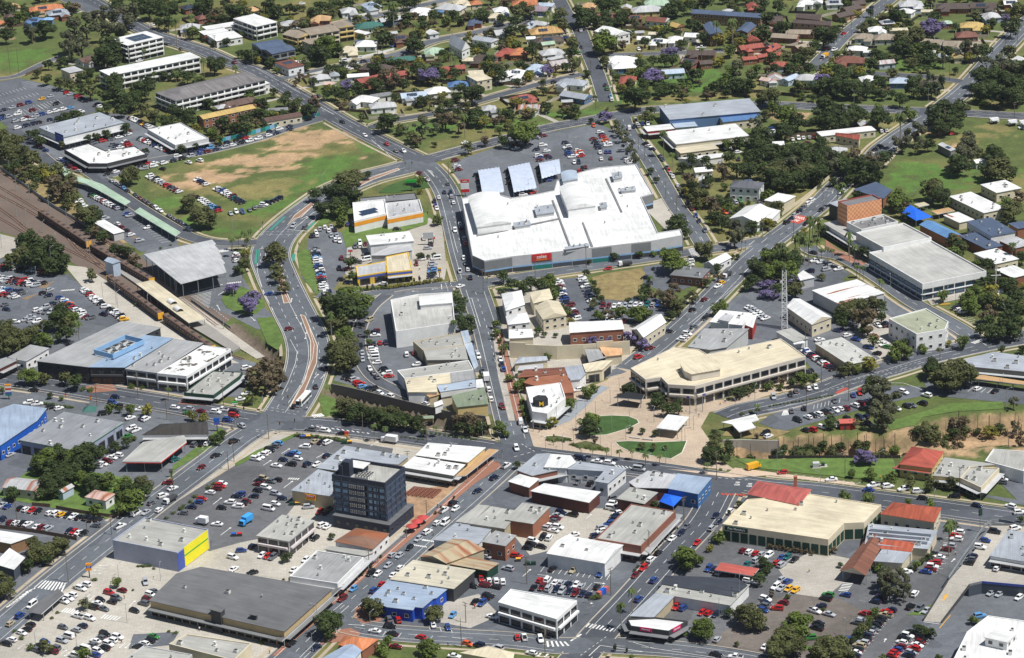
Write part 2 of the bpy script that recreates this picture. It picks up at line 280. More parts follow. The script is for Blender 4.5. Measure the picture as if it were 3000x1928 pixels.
('rust-streaked cream house beside the fenced lot','house','rustroof','cream',4,[(-199.4,-149.2),(-202.7,-158.8),(-189.2,-163.5),(-185.9,-153.8)],{'fac': 'w1','rt': 'gable','rise': 1.5}),
('small rusty garden shed on the grass','shed','rustroof','paleblue',3.5,[(-176.5,-157.7),(-180.5,-163.5),(-177.8,-165.3),(-173.9,-159.5)],{'rt': 'gable','rise': 1}),
('rusty pale-roofed weatherboard cottage behind the fence','cottage','rustpale','white',4,[(-165.4,-164.5),(-168.7,-171),(-159.8,-175.6),(-156.5,-169.1)],{'fac': 'w1','rt': 'hip','rise': 1.5}),
('grey flat-roofed shop first in the high street row','shop','beigeroof','tan2',5.5,[(-38.9,-34.3),(-20.7,-30.6),(-22.3,-15.2),(-43.3,-23.7)],{'ac': 4,'par': 0.3}),
('grey flat-roofed shop second in the high street row','shop','beigeroof','tan2',5.3,[(-37,-45.7),(-19.3,-47),(-20.7,-30.4),(-38.7,-34.1)],{'ac': 3}),
('long grey flat-roofed shop third in the high street row','shop','beigeroof','white',5.5,[(-46.2,-66),(-17,-59.3),(-19.1,-48.2),(-49.5,-56.5)],{'ac': 4,'par': 0.3}),
('cream-roofed shop with chimney duct in the high street row','shop','creamroof','white',5.3,[(-44.5,-80.8),(-32,-82.1),(-32.6,-73.9),(-26.5,-72.7),(-27,-61.4),(-46.1,-66.3)],{'ac': 2}),
('grey barrel roof shop beside the cream roof','shop','greyroof','lgrey',5.3,[(-26.4,-72.4),(-16.4,-68.7),(-17.1,-59.1),(-27,-61.4)],{}),
('pale blue roofed shop in the high street row','shop','paleblue','tan2',5,[(-31.1,-81.2),(-15.9,-77.2),(-16.6,-68.4),(-32.8,-72.9)],{'ac': 1}),
('dull green roofed shop last in the high street row','shop','dullgreen','creamyellow',5.5,[(-23.9,-99.7),(-10.8,-97.4),(-12.4,-80),(-26.4,-86.7)],{'ac': 2}),
('narrow grey roof between pale blue and green shops','shop','beigeroof','cream',4.5,[(-30.5,-86.1),(-15.1,-80.8),(-15.9,-76.6),(-31,-80.3)],{}),
('orange brick yard shed behind the high street shops','shed','tan','tan2',4,[(-35.6,-84.4),(-31.2,-81.4),(-32.1,-76),(-37.7,-79.5)],{}),
('white tin lean-to in the shop yard','shed','white','white',3.5,[(-33.3,-93.8),(-29.6,-90.7),(-30.3,-86.1),(-33.6,-89.2)],{}),
('pale blue footpath awning,first along the high street shops','awning','paleblue','none',3.6,[(-21.6,-23.8),(-18.2,-21.6),(-19.4,-7.8),(-22.7,-9.2)],{'fac': 'canopy'}),
('long pale blue footpath awning along the high street shops','awning','paleblue','none',3.6,[(-16.8,-53.7),(-15.1,-50),(-17.7,-23.1),(-21,-24.2)],{'fac': 'canopy'}),
('white footpath awning beside the parked truck','awning','white','none',3.6,[(-15.9,-75.2),(-12.6,-74.4),(-13.3,-65.4),(-16.2,-66.1)],{'fac': 'canopy'}),
('pale zinc roof of the discount shopping arcade behind the tower','arcade','zinc','tan2',6,[(-69.4,-160.7),(-65.1,-150.6),(-46.9,-156.5),(-42.8,-148.8),(-68.7,-135.7),(-79.2,-156.6)],{'ac': 7}),
('tan-walled chemist with red and yellow sign left of the dark tower','chemist','zinc','tan2',6,[(-70.9,-184.6),(-71.8,-162),(-78.3,-157.9),(-87.9,-177)],{'ac': 4,'chem': 1}),
('white double-ridged shop roof nearest the plaza road','shop','white','creamyellow',5.5,[(-19.4,-156.2),(-12.3,-142.1),(-35.4,-134.9),(-40.3,-146.9)],{'ac': 4}),
('white flat roof shop with glazed colonnade beside the building site','shop','white','greywall',5,[(-25,-167.1),(-20.4,-156.9),(-40.8,-147),(-45.6,-156.7)],{'fac': 's','ac': 5}),
('tan corner shop awning over the brick footpath','awning','tan','none',3.8,[(-20.5,-164.7),(-7.3,-141),(-11.1,-139.6),(-24.6,-164.8)],{'fac': 'canopy'}),
('white roof at the top of the high street,next to the cream wall','shop','white','cream',6,[(9.4,-25.7),(8.7,-16),(-1.41,-15.5),(-1.56,-26.1)],{'ac': 1}),
('grey zinc hip roof below the long cream wall','shop','zinc','cream',4,[(14.9,-48.3),(14.4,-43.4),(2.27,-43.3),(0.09,-50.8)],{'rt': 'hip','rise': 1}),
('narrow pale roof above the rust-red shop','shop','lgrey','cream',4,[(12.7,-57.6),(12.6,-52.1),(2.55,-53.5),(1.33,-58.8)],{}),
('rust-red roofed shop on the high street','shop','rustred','brick',5,[(22.2,-66.8),(21.6,-59.3),(4.52,-60.1),(1.43,-69)],{'ac': 2}),
('faded red roofed shop behind the fast-food corner','shop','fadedred','brick',5,[(19.3,-87.9),(24.9,-87.6),(23.4,-73.1),(21.8,-66.8),(6.37,-69.6),(3.8,-74.6)],{'ac': 2}),
('white-grey flat roof with a carport beside the plaza lane','shop','zinc','white',5,[(23.1,-74.5),(27.8,-73.6),(30.7,-67),(29.1,-57.7),(21.6,-58.8)],{}),
('cream roofed garage facing the plaza lane','garage','creamroof','cream',5.5,[(30.3,-67),(37.6,-64.9),(42.4,-54.8),(37.2,-54.9),(29.3,-58)],{'fac': 'r'}),
('grey skillion roof below the long cream wall','shed','greyroof','dgrey',4.5,[(32.2,-53.6),(39.9,-48.6),(37.1,-39.1),(30.9,-38.7)],{}),
('pale orange skillion roof below the long cream wall','shed','orangepale','cream',4.5,[(38.6,-48),(46.9,-46.6),(47,-39.2),(37.5,-36.7)],{}),
('white corner fast-food restaurant with black hexagonal sign','restaurant','white','white',7,[(6.92,-110.7),(12.9,-113.6),(20.9,-97.5),(19.4,-81.1),(4.8,-84.8)],{'fac': 's','ac': 3,'par': 0.5,'mac': 1}),
('large cream two-storey council offices with long bent roof','offices','creamroof','concretew',9,[(54.5,-86.4),(61.1,-84.5),(63.5,-92.6),(74.5,-95.5),(123.1,-67.9),(114.8,-46.5),(82.2,-61.2),(78.9,-54.9),(68.9,-51.1),(49,-73.2)],{'fac': 'b2','ac': 5,'par': 0.3}),
('-','-','creamroof','concretew',12,[(70.6,-85.9),(73.4,-89.9),(82,-87.1),(85.9,-85.7),(86.6,-78.1),(82.7,-67.8),(75.7,-71.2),(69.4,-77.4)],{'z0': 8.8,'part': 'plant_room'}),
('grey-roofed long office between avenue and council offices','office','greyroof','lgrey',7,[(83.9,-51.4),(91.4,-49.1),(102.9,-28.3),(83.5,-26.2),(74.7,-46.6)],{'ac': 3}),
('black curved-roof stage shelter in the plaza','stage','black','none',4.2,[(52.3,-96.6),(53.8,-91),(47.3,-87.2),(40.8,-92.8)],{'fac': 'canopy'}),
('white flat-roofed open pavilion in the town square','pavilion','white','none',4,[(62.1,-112.5),(56.4,-125.9),(64.7,-129.5),(70.5,-116)],{'fac': 'canopy'}),
('white angular bus shelter at the turning loop','bus shelter','white','none',3.6,[(87.2,-124.5),(89.3,-132.3),(96.4,-128.5),(95.1,-122.9),(98.4,-121),(97.6,-114.9),(82.9,-121.8)],{'fac': 'canopy'}),
('curved pale roof shop at the plaza crossroads corner','shop','zinc','redbrick',5.5,[(5.59,-171.2),(19.5,-165.2),(21.5,-155.1),(12.4,-150.2),(7.7,-150.4),(-0.54,-165.3)],{'fac': 's','ac': 2}),
('tall white gabled shop on the plaza road','shop','white','white',6.5,[(19.1,-167.6),(23,-162.2),(21.1,-155.5),(13.2,-153.2),(10.3,-165.8)],{}),
('L-shaped pale roof shop with rear yard','shop','zinc','white',6,[(33.4,-170.8),(29.3,-179.9),(34.5,-182.4),(42.5,-168.8),(23.4,-160.2),(19.1,-167.3)],{'fac': 'w1','ac': 2}),
('white hip-roofed red brick shop on the left of the centre block','shop','white','redbrick',4.5,[(4.13,-180.2),(8.4,-172.1),(0.65,-166.8),(-4.02,-173.4)],{'rt': 'hip','rise': 1.3}),
('long white roof in the centre block with purple mural end','shop','white','brickdark',5,[(26.6,-197.2),(31.5,-187.6),(10,-177.6),(4.48,-184.3)],{}),
('grey ribbed roof shop left of the blue shop','shop','lgrey','brickdark',5.5,[(45,-186.3),(56.8,-188),(61.5,-175.7),(50.5,-170.9),(42.5,-180.8)],{'ac': 3}),
('bright blue walled corner shop with pale roof','shop','paleblue2','blueshop',6.5,[(68.2,-196.7),(74.5,-182.2),(61.7,-176.7),(56.7,-190.2)],{'fac': 'w1'}),
('small grey flat building behind the council offices','office','beigeroof','white',4,[(121.7,-22.1),(114.6,-25.6),(120.9,-38.5),(128,-35)],{}),
('white awning roof beside the small grey office','awning','white','none',3.3,[(124.1,-31.6),(119.1,-33.4),(121.2,-39.5),(126.2,-37.8)],{'fac': 'canopy'}),
('low tan and white roofed medical rooms','clinic','beigewhite','tan2',4.8,[(142,-37.3),(129.6,-42.7),(141,-69),(153.5,-63.6)],{'ac': 6}),
('pale zinc roofed arcade with yellow verandah at the right edge','arcade','zinc','greywall',5.5,[(191.4,-78.2),(215,-87),(218.1,-70.3),(203.2,-62.6),(189.6,-70)],{'fac': 's','ac': 4}),
('long yellow-edged verandah roof at the right edge','verandah','tan','none',3.3,[(191.7,-86.2),(213.9,-96.1),(214.5,-92.7),(195.4,-82.5),(193.2,-82.3)],{'fac': 'canopy'}),
('red hip-roofed heritage pub on the parade','pub','redroof','creamyellow',5.6,[(159.8,-179.8),(166.8,-164.1),(154.9,-158),(147.6,-174.5)],{'fac': 'w1','rt': 'hip','rise': 3}),
('-','-','redroof','none',3.8,[(158.7,-180.4),(160.2,-176.3),(148.1,-171),(145,-173.8)],{'fac': 'canopy','part': 'verandah'}),
('grey flat-roofed shop adjoining the pub','shop','beigeroof','creamyellow',5,[(169.2,-188.4),(173.7,-178.3),(185.8,-177.2),(166.2,-168.3),(159,-185.1)],{'fac': 's','ac': 5}),
('grey flat-roofed shop with stepped parapet right of the pub','shop','beigeroof','cream',5.3,[(175.5,-198.3),(185.4,-181.1),(174.3,-178.5),(169.1,-188.7)],{'fac': 's','ac': 4,'par': 0.5}),
('grey-roofed shop with red trim at the far right','shop','beigeroof','white',5.5,[(194.1,-185.4),(199.2,-167.1),(186.1,-163.2),(181,-174.2)],{'edge': 'redtrim','par': 0.3}),
('pink-red hip-roofed hotel with brick chimney at the corner','hotel','pinkred','cream',7,[(104.9,-211.4),(111.3,-197.5),(91.5,-187.7),(86.3,-199.5)],{'fac': 'w1','rt': 'hip','rise': 2.2,'chimney': 1}),
('cream flat-roofed liquor store with dark green trim','liquor store','creamroof','cream',7,[(112.4,-241.8),(119.8,-228.5),(127.2,-228.5),(135.5,-213.8),(110.9,-201.8),(86.1,-204.1),(75,-225)],{'fac': 'liq','ac': 7,'par': 0.3}),
('dark grey gabled discount supermarket with covered footpath','supermarket','charcoal','tanwall',6.2,[(-83.4,-296.4),(-68,-264.5),(-117.1,-241.9),(-125.7,-246.8),(-133.5,-267.9)],{'fac': 's','ac': 3,'aldi': 1}),
('-','-','charcoal','dgrey',8.6,[(-106.3,-284.4),(-104.8,-280.9),(-108.9,-278.1),(-110.6,-281.5)],{'part': 'sign_tower'}),
('-','-','charcoal','dgrey',8.2,[(-93.6,-287.4),(-93,-285.3),(-95.7,-283.9),(-96.3,-286)],{'part': 'sign_tower'}),
('long dark grey footpath awning of the supermarket','awning','charcoal','none',3.6,[(-84.2,-298.4),(-64.7,-257.5),(-69.8,-260.5),(-86.6,-296.6)],{'fac': 'canopy'}),
('podium','-','greydeck','towerwall',5.2,[(-39.8,-192.7),(-61.9,-181.4),(-71,-199.4),(-48.9,-210.7)],{'fac': 'w1','part': 'podium'}),
('grey-roofed shops with white parapet on the high street','shop','greyroof','white',5.5,[(-75.3,-230.5),(-84.2,-251.2),(-66.5,-258.8),(-57.7,-238.1)],{'fac': 's','ac': 3,'par': 0.4}),
('white footpath awning of the grey-roofed shops','awning','lgrey','none',3.6,[(-64.1,-256),(-52,-231.3),(-58.2,-236.2),(-65.7,-255.8)],{'fac': 'canopy'}),
('rust-brown hip-roofed shop below the dark tower','shop','rustbrown','white',4.8,[(-54.7,-230.1),(-48.7,-216.9),(-61.6,-210.8),(-69.3,-221.9)],{'fac': 'w1','rt': 'hip','rise': 1.6}),
('grey flat link roof between rust-brown and grey-roofed shops','shop','beigeroof','white',4.6,[(-57.8,-235.1),(-54,-231.9),(-70.4,-225.3),(-72.7,-227.9)],{}),
('grey-roofed two-storey office with stained wall and cream balcony','office','beigeroof','pinkwhite',6.8,[(-89.8,-200.7),(-98.5,-218.5),(-85.8,-224.8),(-77,-207)],{'fac': 'b2','ac': 9}),
('rust-tan gabled store in the middle of the centre block','shop','rusttan','tan2',5,[(-27.4,-245),(-13.1,-234.2),(-25.2,-224.1),(-37.3,-238.5)],{'rt': 'gable','rise': 1.6}),
('-','-','rusttan','darkgreen',4,[(-12.3,-250.3),(-8.1,-244.3),(-18.5,-238.2),(-27.5,-243)],{'part': 'rear_wing'}),
('cream flat-roofed shop on the high street with black rear balcony','shop','cream2','dgrey',5.5,[(-24.5,-267),(-16.7,-252.6),(-39.5,-241.8),(-47.8,-257.1)],{'ac': 7}),
('bright blue corner shop with pale blue roof','shop','paleblue2','brightblue2',5,[(-48.3,-278.2),(-38.9,-281.6),(-38.2,-279.1),(-35.5,-280),(-31.8,-273),(-30.6,-272.5),(-26.8,-265.8),(-48.3,-256.9),(-55,-271.1)],{'fac': 'w1','ac': 7}),
('pale zinc twin-ridge roof shop on the high street','shop','zinc','white',5,[(-15.5,-229.9),(-10.2,-216.2),(-24,-210.2),(-32.7,-224.4)],{'ac': 2}),
('tan flat roof shop left of the zinc twin-ridge roof','shop','beigeroof','tan2',5.5,[(-18.4,-212.8),(-11.1,-197.3),(-15.5,-195.9),(-24.2,-210.3)],{}),
('beige flat roof shop with dish antenna in the centre block','shop','beigeroof','tan2',6,[(-5.61,-219.6),(0.22,-204.5),(-10.8,-198.9),(-18.4,-213.8)],{'ac': 3}),
('orange brick two-storey shop with rusty roof edge','shop','greyroof','orangebrick',6.5,[(-5.6,-235.5),(-1.33,-226.6),(-9.2,-221.7),(-14.6,-230.8)],{'fac': 'w1','ac': 2}),
('bright orange tiled house at the bottom edge','house','orangetile','brick',4.2,[(-55.9,-309.5),(-50.3,-300.9),(-62.5,-297.4),(-64.6,-304)],{'rt': 'hip','rise': 2}),
('pale blue gabled roof at the bottom edge','house','paleblue2','white',4.5,[(-59.7,-319.5),(-56,-309.7),(-61.4,-304.3),(-69.8,-314.4)],{'rt': 'gable','rise': 1}),
('cream hip-roofed surgery at the bottom edge','surgery','creamroof','cream',4,[(-4.4,-321.8),(-3.57,-314.8),(-12.7,-308.9),(-22.4,-313.2)],{'rt': 'hip','rise': 1.8}),
('grey-lilac walled warehouse with yellow end wall','warehouse','beigeroof','greylilac',8,[(-141.8,-200.6),(-151.8,-219.8),(-126.5,-232.9),(-116.5,-213.7)],{'ac': 5,'par': 0.4,'yellowend': 1}),
('white flat-roofed brown-walled surgery at the left edge','surgery','white','brickbrown',4.8,[(-191.1,-212.7),(-183.1,-206.2),(-198.7,-199.8),(-198,-209.3)],{}),
('white roofed house on the left edge of the street','house','white','slatewall',4.8,[(-186.6,-235.2),(-183.9,-225.3),(-191,-216.2),(-195,-229.3)],{}),
('grey flat-roofed shop at the bottom edge beside the green car','shop','beigeroof','lgrey',5,[(-117.5,-315.6),(-114.5,-308.4),(-132.1,-300.3),(-138.8,-311.4)],{'ac': 1,'par': 0.3}),
('beige flat-roofed shop in front of the grey supermarket','shop','beigeroof','cream',5,[(-99.7,-314),(-94.6,-301.8),(-117.9,-292.7),(-123.4,-299.7)],{'ac': 3,'par': 0.4}),
('dark grey trolley shelter beside the zebra crossing','shelter','charcoal','none',3.6,[(-171.8,-269.8),(-165.7,-254.6),(-168.7,-249.6),(-177.7,-267)],{'fac': 'canopy'}),
('white two-storey office with dark striped corner','office','white','white',8,[(11.4,-298.7),(19,-285),(-4.16,-273.8),(-8.8,-283.8)],{'fac': 'b2','par': 0.3}),
('white gabled warehouse beside the striped car park','warehouse','white','white',5.8,[(30.3,-252),(37.8,-237),(17.1,-226.8),(9.2,-241.6)],{'rt': 'gable','rise': 1.4,'ac': 3}),
('large grey flat-roofed store with white parapet','store','beigeroof','redbrick',6.5,[(42.4,-202.8),(27.7,-232),(44,-240.1),(58.7,-211)],{'fac': 's','ac': 5,'par': 0.3}),
('footpath awning along the large grey store','awning','greyroof','none',3.6,[(47.1,-240.5),(61.5,-208.1),(59.2,-206.4),(44.3,-235.7)],{'fac': 'canopy'}),
('grey-roofed orange brick store with white awning','store','beigeroof','orangebrick',6.5,[(1.31,-197.9),(-5.45,-212.6),(4.96,-217.4),(11.7,-202.7)],{'ac': 2}),
('dark red brick store beside the blue shade sail','store','beigeroof','brickdark',6,[(42.8,-186.5),(37,-196.6),(47.4,-202.6),(53.2,-192.5)],{'ac': 2}),
('long salmon-red carport roof','carport','salmon','none',3,[(72.5,-249.1),(69.7,-254.9),(83,-261.2),(85.8,-255.3)],{'fac': 'canopy'}),
('beige-roofed strip building below the charcoal tiled roof','strip shops','beigeroof','white',4.5,[(72.8,-286.8),(81.2,-270.9),(79.7,-270.8),(74,-279.6),(50.6,-267.3),(47,-274.6)],{'ac': 5}),
('-','-','charcoaltile','white',4.8,[(74.3,-280.6),(80.1,-272.2),(77,-266),(51.3,-261.5),(49.5,-268.2)],{'part': 'tiled_roof'}),
('zinc roofed L-shaped shop beside the two palms','shop','zinc','tan2',4.5,[(45.5,-293.6),(53.7,-277.9),(47.2,-274.5),(37,-291.7)],{}),
('white-roofed corner pharmacy with pink sign','pharmacy','white','dgrey',4.5,[(37,-299.3),(50,-304.4),(57,-297.1),(45.9,-293.3),(36,-293.5)],{'fac': 's','par': 0.6,'pharm': 1}),
('terracotta-roofed hotel with brown porte-cochere and silver ducts','hotel','terratile','cream',6.2,[(153.2,-229.5),(157.7,-216.8),(140.5,-210.2),(134.1,-220.1)],{'fac': 'w1','rt': 'hip','rise': 2.4}),
('-','-','zinc','cream',5,[(147.9,-249.1),(153.7,-233.8),(129.2,-225.5),(125.6,-242.6)],{'ac': 8,'duct': 1,'part': 'wing'}),
('-','-','browntile2','cream',4.3,[(123,-267.2),(133,-240),(128.1,-234.5),(114.1,-262.4)],{'fac': 'open','rt': 'gable','rise': 2,'part': 'wing'}),
('-','-','terratile','cream',4.3,[(130.2,-245.3),(141.7,-249.6),(145.4,-241.3),(133.5,-236.4)],{'rt': 'gable','rise': 1.6,'part': 'wing'}),
('-','-','zinc','cream',4.2,[(137.4,-258.2),(141.6,-249.6),(131.8,-245.2),(127.1,-255.5)],{'part': 'wing'}),
('grey-roofed white-walled showroom on the upper deck','showroom','zinc','white',8.6,[(181.8,-271.3),(186.3,-246.9),(178.1,-243.2),(167.5,-263.9)],{'fac': 's','ac': 2,'z0': 4.2}),
('white fan-shaped roof building at the bottom right corner','building','white','white',8,[(167.7,-347.1),(173.5,-315),(159.6,-309),(150.5,-320.3),(140.8,-344.8)],{'fac': 'w2','ac': 3,'par': 0.3}),
('-','-','white','white',11,[(161.6,-335.1),(166.4,-328.1),(159.4,-324.5),(154.4,-330.6)],{'fac': 'w1','z0': 7.6,'part': 'roof_pavilion'})
]
